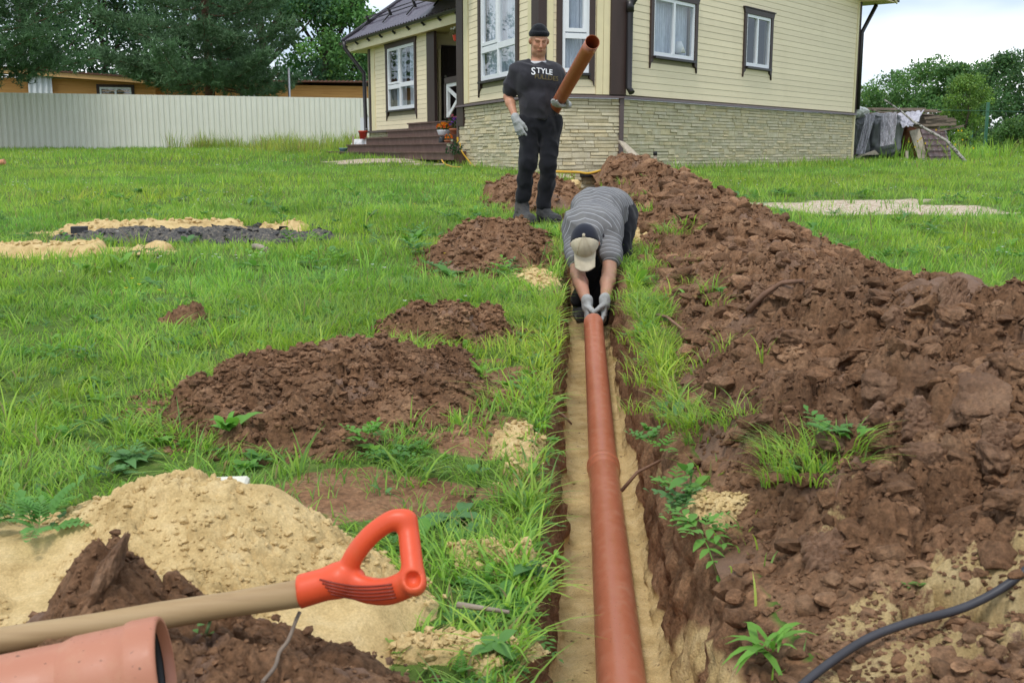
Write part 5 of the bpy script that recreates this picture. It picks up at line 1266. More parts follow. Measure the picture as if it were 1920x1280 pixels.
def man_bending():
    Q = lambda x, y, Y: P(x, y, Y)
    root = thing('person', 'man in striped grey polo and beige cap bent over holding the laid pipe', 'person', (float(XT(7.05)), 7.1, float(floor_z(np.array(7.1)))), 'men laying the pipe')
    hip = Q(1140, 395, 7.16); hipL, hipR = Q(1114, 407, 7.16), Q(1164, 408, 7.16)
    mid = Q(1122, 399, 6.92); che = Q(1110, 425, 6.68); nek = Q(1106, 447, 6.50)
    shL, shR = Q(1077, 446, 6.60), Q(1147, 444, 6.62); elL, elR = Q(1083, 513, 6.42), Q(1142, 512, 6.42); wrL, wrR = Q(1101, 570, 6.20), Q(1134, 567, 6.20)
    hc = Q(1097, 458, 6.36)
    u = np.array([-.12, -.86, .42]); u /= np.linalg.norm(u); f = np.array([-.02, -.44, -.90]); f -= u*(f@u); f /= np.linalg.norm(f); rt = np.cross(f, u)
    dn = np.cross(np.array([1., 0, 0]), che-hip); dn /= np.linalg.norm(dn)
    fz = float(floor_z(np.array(7.1)))
    knL, knR = np.array([hipL[0]+.0, 7.02, fz+.46]), np.array([hipR[0]-.02, 7.0, fz+.47]); anL, anR = np.array([XT(7.15)-.065, 7.16, fz+.09]), np.array([XT(7.1)+.075, 7.10, fz+.09])
    b = SDF(np.minimum.reduce([wrL-.2, anL-.15, shL-.15]), np.maximum.reduce([hip+.3, shR+.2, wrR+.2]), .0088)
    T = head_sdf(b, hc, u, f, rt, .95)
    b.cone(nek, hc-u*.06-f*.01, .060, .056, .03); b.cone(shL+[.05, .02, 0], shR+[-.05, .02, 0], .055, .055, .05); b.cone(che, mid, .13, .125, .06, flat=dn, fl=.75); b.cone(mid, hip, .12, .14, .06, flat=dn, fl=.8)
    for sh, el, wr in ((shL, elL, wrL), (shR, elR, wrR)):
        b.cone(sh, el, .054, .042, .03); m = el+(wr-el)*.3; b.cone(el, m, .043, .044, .02); b.cone(m, wr, .044, .027, .02); b.cone(wr, wr+(wr-el)/np.linalg.norm(wr-el)*.02, .024, .020, .015)
    for hp, kn, an in ((hipL, knL, anL), (hipR, knR, anR)): b.cone(hp, kn, .085, .056, .03); b.cone(kn, an, .056, .042, .02)
    inv = lambda V: (V-hc)@np.stack([rt, f, u], -1)/.95
    body_part('body', b, MAT['skin'], root, 1, col=lambda V: head_color(V, inv, (.40, .215, .145)))
    # polo shirt
    s = SDF(np.minimum.reduce([shL-.2, elL-.1, hip-.3]), np.maximum.reduce([hip+.32, shR+.2]), .0075)
    s.cone(che-[.07, .01, 0], che+[.07, -.01, 0], .118, .118, .06); s.cone(che, mid, .152, .150, .08, flat=dn, fl=.85); s.cone(mid, hip+(hip-mid)*.1, .150, .166, .06, flat=dn, fl=.9); s.ell(mid+dn*.05*(1 if dn[2] > 0 else -1), (.15, .14, .10), .08)
    s.cone(shL+[.06, .02, 0], shR+[-.06, .02, 0], .075, .075, .05)
    cL = shL+(elL-shL)*.62; cR = shR+(elR-shR)*.55; s.cone(shL+[.02, .02, 0], cL, .080, .071, .04); s.cone(shR+[-.02, .02, 0], cR, .080, .073, .04)
    s.cone(nek+[0, .02, .02], nek+[0, .0, .0], .072, .068, .03)
    s.cone(nek+[0, -.03, -.02], nek+[0, -.10, -.05], .055, .07, .012, 'cut')
    ax = (hip-nek); ax /= np.linalg.norm(ax)
    def stripes(V):
        t = (V-nek)@ax
        for sh, el in ((shL, elL), (shR, elR)):
            d = el-sh; L = np.linalg.norm(d); d /= L; q = (V-sh)@d; r = np.linalg.norm((V-sh)-q[:, None]*d, axis=1); m = (q > .015) & (r < .115)
            t = np.where(m, q+.4+.006, t)
        return {'stripe': t+1.0}
    shirt = body_part('polo_shirt', s, MAT['polo'], root, 2, wr=(.012, 6, 71), attrs=stripes)
    co = SDF(nek-.15, nek+.15, .0055)
    for k in range(12):
        a, a2 = math.pi*k/12, math.pi*(k+1)/12; g = lambda q: nek+np.array([.078*math.cos(q), .005-.0*math.sin(q)+.02, .01])+np.array([0, .42, .9])*.055*math.sin(q); co.cone(g(a), g(a2), .015, .015, .008)
    body_part('collar', co, MAT['tee'], root, 2)
    # trousers, boots
    t = SDF(np.minimum.reduce([anL-.15, hipL-.3]), np.maximum.reduce([hipR+.25, hip+.25]), .008)
    t.ell(hip+[0, .05, -.02], (.185, .15, .15), .05)
    for hp, kn, an in ((hipL, knL, anL), (hipR, knR, anR)): t.cone(hp, kn, .112, .080, .05); t.cone(kn, an+[0, 0, .05], .080, .066, .03)
    body_part('trousers', t, MAT['trousers'], root, 2, wr=(.011, 8, 33))
    for an in (anL, anR):
        q = SDF(an-[.1, .3, .13], an+[.1, .16, .14], .008); q.cone(an+[0, .01, .08], an-[0, 0, .03], .055, .055, .02); q.cone(an+[0, .03, -.05], an+[0, -.15, -.055], .045, .042, .03); q.plane_cut((0, 0, fz+.002), (0, 0, -1), .006); body_part('boot', q, MAT['boot'], root, 2)
    # cap: navy back, beige front panels and brim, button on top
    Rm = np.stack([rt, f, u], -1); Tn = lambda x, y, z: hc+rt*x+f*y+u*z
    for nm, mt, sg in (('cap_crown', 'cap_dark', 1), ('cap_front', 'cap_beige', -1)):
        c = SDF(hc-.2, hc+.2, .0055); e = .0 if sg > 0 else .0015
        c.ell(Tn(0, -.010, .034), (.085+e, .104+e, .100+e), .01, rot=Rm); c.plane_cut(Tn(0, 0, .030), -u, .004)
        c.plane_cut(Tn(0, .006, .03), f*sg, .002)
        cap = body_part(nm, c, MAT[mt], root, 1)
    br = SDF(hc-.3, hc+.3, .0045)
    for x in np.linspace(-.062, .062, 15):
        ln = .165+.012-1.9*x*x*4; br.cone(Tn(x, .055, .034-2.2*x*x), Tn(x*.93, ln, .020-3.0*x*x), .0042, .0038, .010)
    body_part('cap_brim', br, MAT['cap_beige'], root, 2)
    bt = MB(); bt.lathe(Tn(0, -.008, .131), u, [(0, .010), (.004, .009), (.007, .004), (.008, 0)], 10); bt.build('cap_button', MAT['cap_beige'], root)
    st = MB()
    for sx in (-1, 0, 1):
        pts = []
        for k in range(9):
            a = math.pi/2*(1-k/8*.98); r = np.array([sx*.6, 1, 0]); r = r/np.linalg.norm(r); pts.append(Tn(r[0]*.0875*math.cos(a), -.010+r[1]*.1065*math.cos(a), .034+.1025*math.sin(a)))
        st.tube(pts, .0014, 4)
    sto = st.build('cap_seam', MAT['cap_beige'], root); tag(sto, None, None, None, 'stuff')
    # gloves closed round the pipe end
    g = SDF(wrL-.25, wrL+.25, .0042); hand_prims(g, wrL, (.02, -.35, -.95), (.80, .1, .05), (0, -1, .2), (.42, .46, .5, .5), .185, .0028, .2, (.9, .7)); body_part('glove', g, MAT['glove'], root, 1, wr=(.0016, 40, 63))
    g = SDF(wrR-.25, wrR+.25, .0042); hand_prims(g, wrR, (-.10, -.50, -.9), (-.80, .1, -.0), (-.3, -1, .1), (.40, .44, .48, .5), .190, .0028, .25, (.9, .8)); body_part('glove', g, MAT['glove'], root, 1, wr=(.0016, 40, 64))
    return root
MAN2 = man_bending()
# ------------------------------------------------------------------ pipes, shovel, cable
def mk_tool_mats():
    def pvc(name, a, b, rough=.33):
        n = NT(name); n.set(rough, .5); z = n.noise(3, 4, .6); z2 = n.noise(24, 6, .7); c = n.ramp(z, 0, [(.3, a), (.7, b)])
        d = n.ramp(z2, 0, [(.52, 0), (.72, .6)]); c = n.mix(n.math('MULTIPLY', d, .55), c, (.50, .30, .19))
        sp = n.noise(180, 2, .5); c = n.mix(n.ramp(sp, 0, [(.70, 0), (.74, .8)]), c, (.08, .04, .025)); n.color(c)
        r = n.ramp(z2, 0, [(.4, rough), (.75, min(1, rough+.3))]); n.t.links.new(r.outputs[0], n.b.inputs['Roughness']); n.bump(n.noise(60, 4, .6), .05, .002); return n.m
    MAT['pipe'] = pvc('sewer_pipe', (.46, .145, .075), (.51, .172, .098), .28)
    MAT['pipe_held'] = pvc('sewer_pipe_held', (.36, .10, .035), (.40, .115, .045), .38)
    MAT['pipe_dusty'] = pvc('sewer_pipe_dusty', (.40, .155, .088), (.46, .19, .115), .45)
    MAT['rubber'] = M_plain('rubber_ring', (.015, .015, .016), .6, .1)
    MAT['grip'] = M_plain('orange_grip', (.70, .085, .028), .42, .08, 9, .06, 90, dirt=(.45, .2, .1))
    MAT['grip_dark'] = M_plain('grip_grooves', (.22, .03, .015), .5, .1)
    n = NT('ash_shaft'); n.set(.6, .3); z = n.noise(7, 5, .6, stretch=(.35, 6, 6)); n.color(n.ramp(z, 0, [(.25, (.26, .165, .08)), (.5, (.36, .245, .125)), (.8, (.43, .31, .17))])); n.bump(z, .1, .003); MAT['shaft'] = n.m
    MAT['steel'] = M_plain('steel', (.35, .35, .36), .4, .1, metal=.9)
    MAT['cable'] = M_plain('black_conduit', (.035, .034, .04), .45, .2, 20)
    MAT['yellow_hose'] = M_plain('yellow_hose', (.62, .36, .03), .45, .1)
    MAT['wood_old'] = M_plain('old_wood', (.27, .22, .17), .8, .3, 8, .3, 60, stretch=(1, 6, 6))
    MAT['twig'] = M_plain('twig', (.22, .17, .13), .8, .25, 30)
    MAT['root'] = M_plain('root_wood', (.20, .11, .07), .85, .3, 30)
mk_tool_mats()
def pipe(name, label, a, b, mat, r=.055, socket_at=None, group='orange-brown sewer pipes', wall=.0034):
    """hollow pipe a->b; socket_at 'b' gives the end at b a bell"""
    a, b = np.array(a, float), np.array(b, float); d = b-a; L = np.linalg.norm(d); d /= L
    root = thing(name, label, 'pipe', tuple(a), group)
    m = MB(); Ls = L-(.105 if socket_at == 'b' else 0)
    m.lathe(a, d, [(0, r-wall), (0, r-.0008), (.002, r)]+[(t, r) for t in np.linspace(.03, Ls-.002, 14)]+([] if socket_at else [(L-.002, r), (L, r-.0008), (L, r-wall), (L-.01, r-wall-.0002)]+[(t, r-wall) for t in np.linspace(L-.03, .0, 14)]), 40)
    m.build('pipe_wall', mat, root)
    if socket_at == 'b':
        s = MB(); R_ = r+.0042
        s.lathe(a, d, [(Ls-.002, r), (Ls, r+.0005), (Ls+.012, R_), (Ls+.050, R_+.0004), (Ls+.066, R_+.0008), (Ls+.070, R_+.0034), (Ls+.074, R_+.0042), (Ls+.098, R_+.0042), (Ls+.102, R_+.0036), (L, R_+.0022), (L, R_-.0025), (L-.012, R_-.003)], 44)
        s.lathe(a, d, [(L-.012, R_-.003), (L-.013, R_+.002), (L-.03, R_+.002), (L-.031, R_-.0032), (Ls+.01, R_-.0034), (Ls-.002, r-wall), (0.0, r-wall)], 44); s.build('socket', mat, root)
        q = MB(); q.lathe(a, d, [(L-.013, R_+.002), (L-.013, R_-.007), (L-.018, R_-.0095), (L-.030, R_-.006), (L-.030, R_+.002)], 44); q.build('rubber_ring', MAT['rubber'], root)
    return root
# near pipe: passes under the camera, its socket holds the next one
_j = P(1131, 872, 3.95); _n = P(1165, 1280, 2.17); _dn = (_j-_n)/np.linalg.norm(_j-_n)
_n0 = _n-_dn*1.6
pipe('sewer_pipe', 'nearest pipe lying along the sandy trench floor, its socket around the next pipe', _n0, _j, MAT['pipe'], socket_at='b')
_e = P(1112.5, 604, 6.07); _de = (_e-_j)/np.linalg.norm(_e-_j)
pipe('sewer_pipe', 'second pipe of the trench run, its far end held by the bent man', _j-_de*.06, _e, MAT['pipe'])
_m0 = P(1111, 79, 8.12); _m1 = P(1049, 188, 9.34); _dm = (_m1-_m0)/np.linalg.norm(_m1-_m0)
pipe('sewer_pipe', 'pipe raised in the standing man\'s arm with its open mouth towards the camera', _m1+_dm*.32, _m0, MAT['pipe_held'])
_s1 = P(312, 1258, 1.13); _sd = np.array([.985, .20, .13]); _sd /= np.linalg.norm(_sd)
pipe('sewer_pipe', 'pale dusty pipe with a ringed socket lying in the front left corner', _s1-_sd*1.0, _s1, MAT['pipe_dusty'], socket_at='b')

def shovel():
    a = P(-20, 1205, 1.36); b = P(560, 1112, 1.40); d = b-a; L = np.linalg.norm(d); d /= L
    root = thing('shovel', 'shovel with a wooden shaft and orange plastic D-grip lying across the sand heap', 'shovel', tuple(b))
    a0 = b-d*1.05
    m = MB(); m.tube([a0+d*t for t in np.linspace(0, 1.05, 12)]+[b+d*.01], [.0185+.0008*math.sin(t*3) for t in range(12)]+[.018], 24); m.build('shaft', MAT['shaft'], root)
    # grip: socket, two arms, crossbar
    F = 1.40; K = lambda x, y, Y=F: P(x, y, Y)
    s = SDF(P(545, 1150, 1.5)-[.03, .25, .12], P(805, 950, 1.3)+[.06, .2, .08], .0030)
    c0, c1 = K(556, 1110), K(640, 1086); s.cone(c0, c1, .0235, .022, .004); s.cone(c1, K(665, 1085), .022, .016, .015)
    up = [K(650, 1070), K(668, 1035), K(698, 1000), K(735, 975), K(760, 973)]; lo = [K(650, 1092, 1.395), K(690, 1106, 1.385), K(728, 1108, 1.37), K(764, 1094, 1.36)]
    view = np.array([0, 1., -.3])
    def crv(pts, n):
        pts = np.array(pts); o = []
        for i in range(len(pts)-1):
            p0, p1, p2, p3 = pts[max(i-1, 0)], pts[i], pts[i+1], pts[min(i+2, len(pts)-1)]
            for q in np.linspace(0, 1, n, endpoint=i == len(pts)-2): o.append(.5*((2*p1)+(p2-p0)*q+(2*p0-5*p1+4*p2-p3)*q*q+(3*p1-p0-3*p2+p3)*q**3))
        return o
    uc = crv(up, 5); lc = crv(lo, 5)
    for i in range(len(uc)-1): s.cone(uc[i], uc[i+1], .0132, .0132, .003, flat=view, fl=.85)
    for i in range(len(lc)-1): s.cone(lc[i], lc[i+1], .0185, .0185, .003, flat=(.2, 1., .1), fl=.7)
    s.cone(K(764, 978, 1.405), K(776, 1086, 1.355), .0145, .0155, .008)
    q0, q1 = K(772, 1080, 1.357), K(779, 1092, 1.30); qd = (q1-q0)/np.linalg.norm(q1-q0)
    s.cone(K(774, 1084, 1.36), K(774, 1084, 1.36)+np.array([.004, -.012, -.004]), .0165, .0155, .006)
    s.cone(K(774, 1086, 1.345), K(776, 1088, 1.28), .0105, .0105, .003, 'cut')
    s.plane_cut(c0+d*.002, -d, .003, (c0-.06, c0+.05))
    grip = body_part('grip', s, MAT['grip'], root, 2)
    # raised ribs on the lower arm
    rb = MB()
    for k in range(5):
        pts = []
        for t in np.linspace(0, 1, 10):
            x = 600+k*5+t*(135-k*3); y = 1086+k*6.5+11*math.sin(t*2.6)+t*3-k*t*.6
            p = K(x, y, 1.4); dr = ray(x, y); pts.append(p)
        rb_pts = []
        from mathutils.bvhtree import BVHTree
        if k == 0: bv = BVHTree.FromPolygons([tuple(v.co) for v in grip.data.vertices], [tuple(p.vertices) for p in grip.data.polygons])
        for p in pts:
            dr = Vector(p-np.array([0, 0, CAM_Z])).normalized(); h = bv.ray_cast(Vector((0, 0, CAM_Z)), dr)
            if h[0]: rb_pts.append(h[0]+h[1]*.0006)
        if len(rb_pts) > 2: 
            r_ = MB(); r_.tube(rb_pts, .0014, 6); r_.build('grip_rib', MAT['grip_dark'], grip)
    rv = MB(); h = bv.ray_cast(Vector((0, 0, CAM_Z)), Vector(ray(571, 1073)).normalized())
    if h[0]: rv.lathe(h[0]-h[1]*.001, h[1], [(0, .005), (.002, .0048), (.0032, .003), (.0035, 0)], 14); rv.build('rivet', MAT['steel'], root)
    # blade on the far end of the shaft, left of the picture
    bl = MB(); e = a0; sd = np.cross(d, [0, 0, 1]); sd /= np.linalg.norm(sd); n = np.cross(sd, d); V = []; Fc = []
    for i, (t, wd, cv) in enumerate(((.0, .09, .0), (-.02, .105, -.004), (-.12, .105, -.012), (-.2, .08, -.016), (-.26, .03, -.02))):
        for j in range(7):
            q = j/3-1; V.append(e+d*t+sd*q*wd+n*(cv+.02*q*q))
    for i in range(4):
        for j in range(6): Fc.append((i*7+j, i*7+j+1, i*7+7+j+1, i*7+7+j))
    bl.add(V, Fc, True); bl.tube([e-d*.03, e+d*.12], [.02, .022], 14); bl.build('blade', MAT['steel'], root)
shovel()
def cable(name, label, pts, r, mat, cat, hover=.0, n=40, up=None):
    pts = np.array(pts); t = np.linspace(0, 1, len(pts)); tt = np.linspace(0, 1, n)
    # smooth curve through the points
    out = []
    from mathutils import geometry
    c = []
    for i in range(len(pts)-1):
        p0, p1, p2, p3 = pts[max(i-1, 0)], pts[i], pts[i+1], pts[min(i+2, len(pts)-1)]
        for q in np.linspace(0, 1, max(3, n//(len(pts)-1)), endpoint=(i == len(pts)-2)):
            c.append(.5*((2*p1)+(-p0+p2)*q+(2*p0-5*p1+4*p2-p3)*q*q+(-p0+3*p1-3*p2+p3)*q**3))
    m = MB(); m.tube([tuple(p+np.array([0, 0, hover])) for p in c], r, 8); o = m.build(name, mat); tag(o, label, cat); return o
_cb0 = [G(1500, 1320)+[0, 0, .02], G(1545, 1275)+[0, 0, .035], G(1620, 1222)+[0, 0, .045], G(1700, 1192)+[0, 0, .055], G(1790, 1165)+[0, 0, .06], G(1850, 1140)+[0, 0, .05], G(1895, 1115)+[0, 0, .04], G(1960, 1075)+[0, 0, .03]]
_cb = [P(1480, 1330, 1.48), P(1540, 1278, 1.52), P(1620, 1224, 1.56), P(1700, 1192, 1.58), P(1790, 1168, 1.60), P(1850, 1142, 1.61), P(1900, 1110, 1.62), P(1960, 1062, 1.64), P(2060, 1000, 1.68)]
cable('conduit', 'black flexible conduit crossing the soil in the lower right corner', [q+np.array([0, 0, .022]) for q in _cb], .0070, MAT['cable'], 'conduit')
_tw = [P(492, 1278, 1.28), P(515, 1250, 1.32), P(524, 1222, 1.35), P(540, 1200, 1.37), P(556, 1160, 1.40), P(562, 1147, 1.41)]
cable('twig', 'grey bent twig standing in the dark soil below the shovel shaft', _tw, .0028, MAT['twig'], 'twig', n=20)
# ------------------------------------------------------------------ fence, neighbour's bungalow, trees
def leafmat(name, rough=.55, trans=.35, gloss=.3):
    n = NT(name); a = n.attr('col'); n.set(rough, gloss); n.l(a, 'Color', n.b, 'Base Color')
    t = n.n('BsdfTranslucent'); hs = n.n('HueSaturation'); hs.inputs['Value'].default_value = 1.25; hs.inputs['Saturation'].default_value = 1.05
    n.l(a, 'Color', hs, 'Color'); n.l(hs, 0, t, 0); ms = n.n('MixShader'); ms.inputs[0].default_value = trans
    n.l(n.b, 0, ms, 1); n.l(t, 0, ms, 2); n.l(ms, 0, n.out, 0); return n.m
MAT['leaf'] = leafmat('leaf'); MAT['needle'] = leafmat('needle', .6, .2); MAT['grass'] = leafmat('grass_blade', .5, .5, .3)
MAT['bark'] = M_plain('bark', (.085, .060, .045), .9, .35, 8, .5, 40); MAT['bark_pine'] = M_plain('pine_bark', (.15, .075, .045), .9, .35, 8, .5, 40)
n_ = NT('birch_bark'); n_.set(.8, .2); n_.color(n_.ramp(n_.noise(14, 5, .7, stretch=(1, 1, 1)), 0, [(.42, (.05, .045, .04)), (.5, (.38, .36, .32)), (.8, (.48, .46, .42))])); MAT['birch'] = n_.m
def rand_dirs(rng, n):
    v = rng.normal(size=(n, 3)); return v/np.linalg.norm(v, axis=1)[:, None]
def quads_leaf(rng, C, size, col, up_bias=.4):
    """folded diamond leaves at the points C"""
    n = len(C); d = rand_dirs(rng, n); d[:, 2] -= .15; d /= np.linalg.norm(d, axis=1)[:, None]
    nn = rand_dirs(rng, n); nn[:, 2] += up_bias*2; s = np.cross(d, nn); s /= np.linalg.norm(s, axis=1)[:, None]+1e-9
    sz = size*rng.uniform(.6, 1.3, n)[:, None]
    V = np.stack([C, C+d*sz*.5+s*sz*.33, C+d*sz, C+d*sz*.5-s*sz*.33], 1).reshape(-1, 3)
    F = np.arange(4*n).reshape(n, 4); return V, F, np.repeat(col, 4, 0)
def crown_cloud(rng, blobs, n):
    """points through a set of ellipsoid blobs, denser towards their skins"""
    w = np.array([b[3]*b[4]*b[5] for b in blobs])**.75; k = rng.choice(len(blobs), n, p=w/w.sum()); B = np.array(blobs)[k]
    d = rand_dirs(rng, n); r = rng.rand(n)**.42; return B[:, :3]+d*B[:, 3:6]*r[:, None], k
def tree(name, label, loc, H, R_, n_leaf, leaf, col, seed, trunk_h=None, group=None, blob_r=.30, zlo=.25, nb=46, mat='leaf', cat='tree', flat=.8, trunk_r=None):
    rng = np.random.RandomState(seed); loc = np.array(loc, float); root = thing(name, label, cat, tuple(loc), group); blobs = []
    for i in range(nb):
        t = rng.rand()**.8; z = H*(zlo+(1-zlo)*t*.97); prof = math.sin(math.pi*min(1, .18+.80*t))**.6
        a = rng.rand()*6.28; rr = R_*prof*math.sqrt(rng.uniform(.15, 1)); b = R_*blob_r*rng.uniform(.6, 1.25)
        blobs.append((loc[0]+rr*math.cos(a), loc[1]+rr*math.sin(a), loc[2]+z-b*.4, b, b, b*flat))
    C, k = crown_cloud(rng, blobs, n_leaf); tone = rng.uniform(.72, 1.28, nb)[k]*rng.uniform(.75, 1.25, n_leaf)
    cc = np.array(col)[None]*tone[:, None]; yel = rng.rand(n_leaf) < .1; cc[yel] *= np.array([1.5, 1.25, .8])
    V, F, Cc = quads_leaf(rng, C, leaf, cc)
    o = link('crown', np_mesh('crown', V, F, MAT[mat], False, None, {'col': Cc}), root); o.location = -root.location
    tr = trunk_r or H*.018; tp = [loc+np.array([0, 0, -.2])]
    for q in np.linspace(.1, .85, 8): tp.append(loc+np.array([rng.normal()*R_*.03, rng.normal()*R_*.03, H*q]))
    tm = MB(); tm.tube(tp, [tr*(1.15-.95*i/8) for i in range(9)], 8); tm.build('trunk', MAT['bark'], root)
    lm = MB()
    for b in blobs[::2]:
        z0 = np.clip((b[2]-loc[2])/H-.22, .12, .8); i = int(np.interp(z0, [0, .85], [0, 8])); p0 = tp[i]; p1 = np.array(b[:3]); lm.tube([p0, (p0+p1)/2+[0, 0, -.1], p1], [tr*.4, tr*.25, tr*.1], 5)
    lo = lm.build('limbs', MAT['bark'], root); tag(lo, None, None, None, 'stuff')
    return root
def pine(name, label, loc, H, limbs, seed, tufts_per=150, nl=.30, group=None, trunk=True, zmin=2.2, zmax=None, R0=4.2, extra=()):
    rng = np.random.RandomState(seed); loc = np.array(loc, float); root = thing(name, label, 'tree', tuple(loc), group)
    tm = MB(); tp = [loc+np.array([.15*math.sin(z*.4), .1*math.cos(z*.5), z]) for z in np.linspace(-.2, H, 10)]; tm.tube(tp, [.24*(1-.085*i) for i in range(10)], 10); tm.build('trunk', MAT['bark_pine'], root)
    lm = MB(); C = []; D = []; T = []
    spec = []
    for i in range(limbs):
        z = zmin+(H-zmin)*((i+.5)/limbs)**1.15; a = i*2.4+rng.normal()*.3; L = R0*(1-.72*((z-zmin)/(H-zmin))**1.3)*rng.uniform(.7, 1.12); spec.append((z, a, L, rng.uniform(-.25, .1)))
    spec += list(extra)
    for z, a, L, dr in spec:
        p0 = loc+np.array([0, 0, z]); d = np.array([math.cos(a), math.sin(a), 0]); pts = []
        for t in np.linspace(0, 1, 6): pts.append(p0+d*L*t+np.array([0, 0, L*(dr*t+.16*t*t-.1*math.sin(t*3))])+rng.normal(size=3)*.05*L*t*.5)
        lm.tube(pts, [.05*(1-.85*t) for t in np.linspace(0, 1, 6)], 5); pts = np.array(pts)
        nt = int(tufts_per*(L/R0)**1.2)
        t = rng.rand(nt)**.6*.92+.08; base = np.stack([np.interp(t, np.linspace(0, 1, 6), pts[:, k]) for k in range(3)], -1)
        side = np.cross(d, [0, 0, 1]); w = L*.30*(1.15-t*.7); off = side[None]*(rng.normal(size=nt)*w*.55)[:, None]+np.array([0, 0, 1])[None]*(rng.normal(size=nt)*.20*w+.05)[:, None]
        C.append(base+off); dd = d[None]*.5+side[None]*np.sign((off@side))[:, None]*.4+rng.normal(size=(nt, 3))*.35+np.array([0, 0, .55]); D.append(dd/np.linalg.norm(dd, axis=1)[:, None]); T.append(np.full(nt, rng.uniform(.75, 1.25)))
    C = np.concatenate(C); D = np.concatenate(D); T = np.concatenate(T)*rng.uniform(.7, 1.3, len(C)); k = 9; n = len(C)
    e = D[:, None]*.75+rng.normal(size=(n, k, 3))*.55; e /= np.linalg.norm(e, axis=2)[..., None]; ln = nl*rng.uniform(.7, 1.2, (n, k, 1))
    s = np.cross(e, rng.normal(size=(n, k, 3))); s /= np.linalg.norm(s, axis=2)[..., None]; c = C[:, None]
    V = np.stack([c+s*.016, c-s*.016, c+e*ln], 2).reshape(-1, 3); F = np.arange(len(V)).reshape(-1, 3)
    col = np.repeat(np.array([.105, .19, .088])[None]*T[:, None], k*3, 0); o = link('crown', np_mesh('crown', V, F, MAT['needle'], False, None, {'col': col}), root); o.location = -root.location
    lo = lm.build('limbs', MAT['bark_pine'], root); tag(lo, None, None, None, 'stuff'); return root

# corrugated fence
def build_fence():
    n = NT('fence_sheet'); n.set(.45, .4); z = n.noise(1.5, 4, .6); n.color(n.ramp(z, 0, [(.3, (.70, .69, .60)), (.7, (.76, .75, .66))])); MAT['fence'] = n.m
    A = np.array([-17.8, 37.0]); e = np.array([12.3, 4.0]); e /= np.linalg.norm(e); nrm = np.array([e[1], -e[0]])
    root = thing('corrugated_fence', 'pale cream corrugated metal fence closing off the lawn on the left', 'fence', (-17.8, 37, .75))
    W_, pitch, hh = 1.14, .19, 2.0; prof = []
    for k in range(6):
        for du, o in ((0, 0), (.060, 0), (.072, .038), (.178, .038)): prof.append((k*pitch+du, o))
    prof += [(6*pitch, 0), (6*pitch+.02, .002)]
    V = []; 
    for zz in (0, hh): V += [(u*e[0]+o*nrm[0], u*e[1]+o*nrm[1], zz) for u, o in prof]
    m = len(prof); me = np_mesh('fence_sheet', V, np.array([(i, i+1, m+i+1, m+i) for i in range(m-1)]), MAT['fence'], False)
    for i in range(-5, 19):
        o = link('fence_sheet', me, root); p = A+e*(i*W_); zb = .78
        o.location = Vector((p[0], p[1], zb))-root.location
    b = MB(); a0, a1 = A-e*6, A+e*21; b.beam((a0[0]+.02, a0[1]+.05, .70), (a1[0]+.02, a1[1]+.05, .70), .04, .2); b.build('base_board', MAT['wood_old'], root)
    for i in range(-2, 9):
        p = A+e*(i*2.5)-nrm*.08; q = MB(); q.box((p[0], p[1], 1.65), .06, .06, 2.0); q.build('fence_post', MAT['steel'], root)
build_fence()

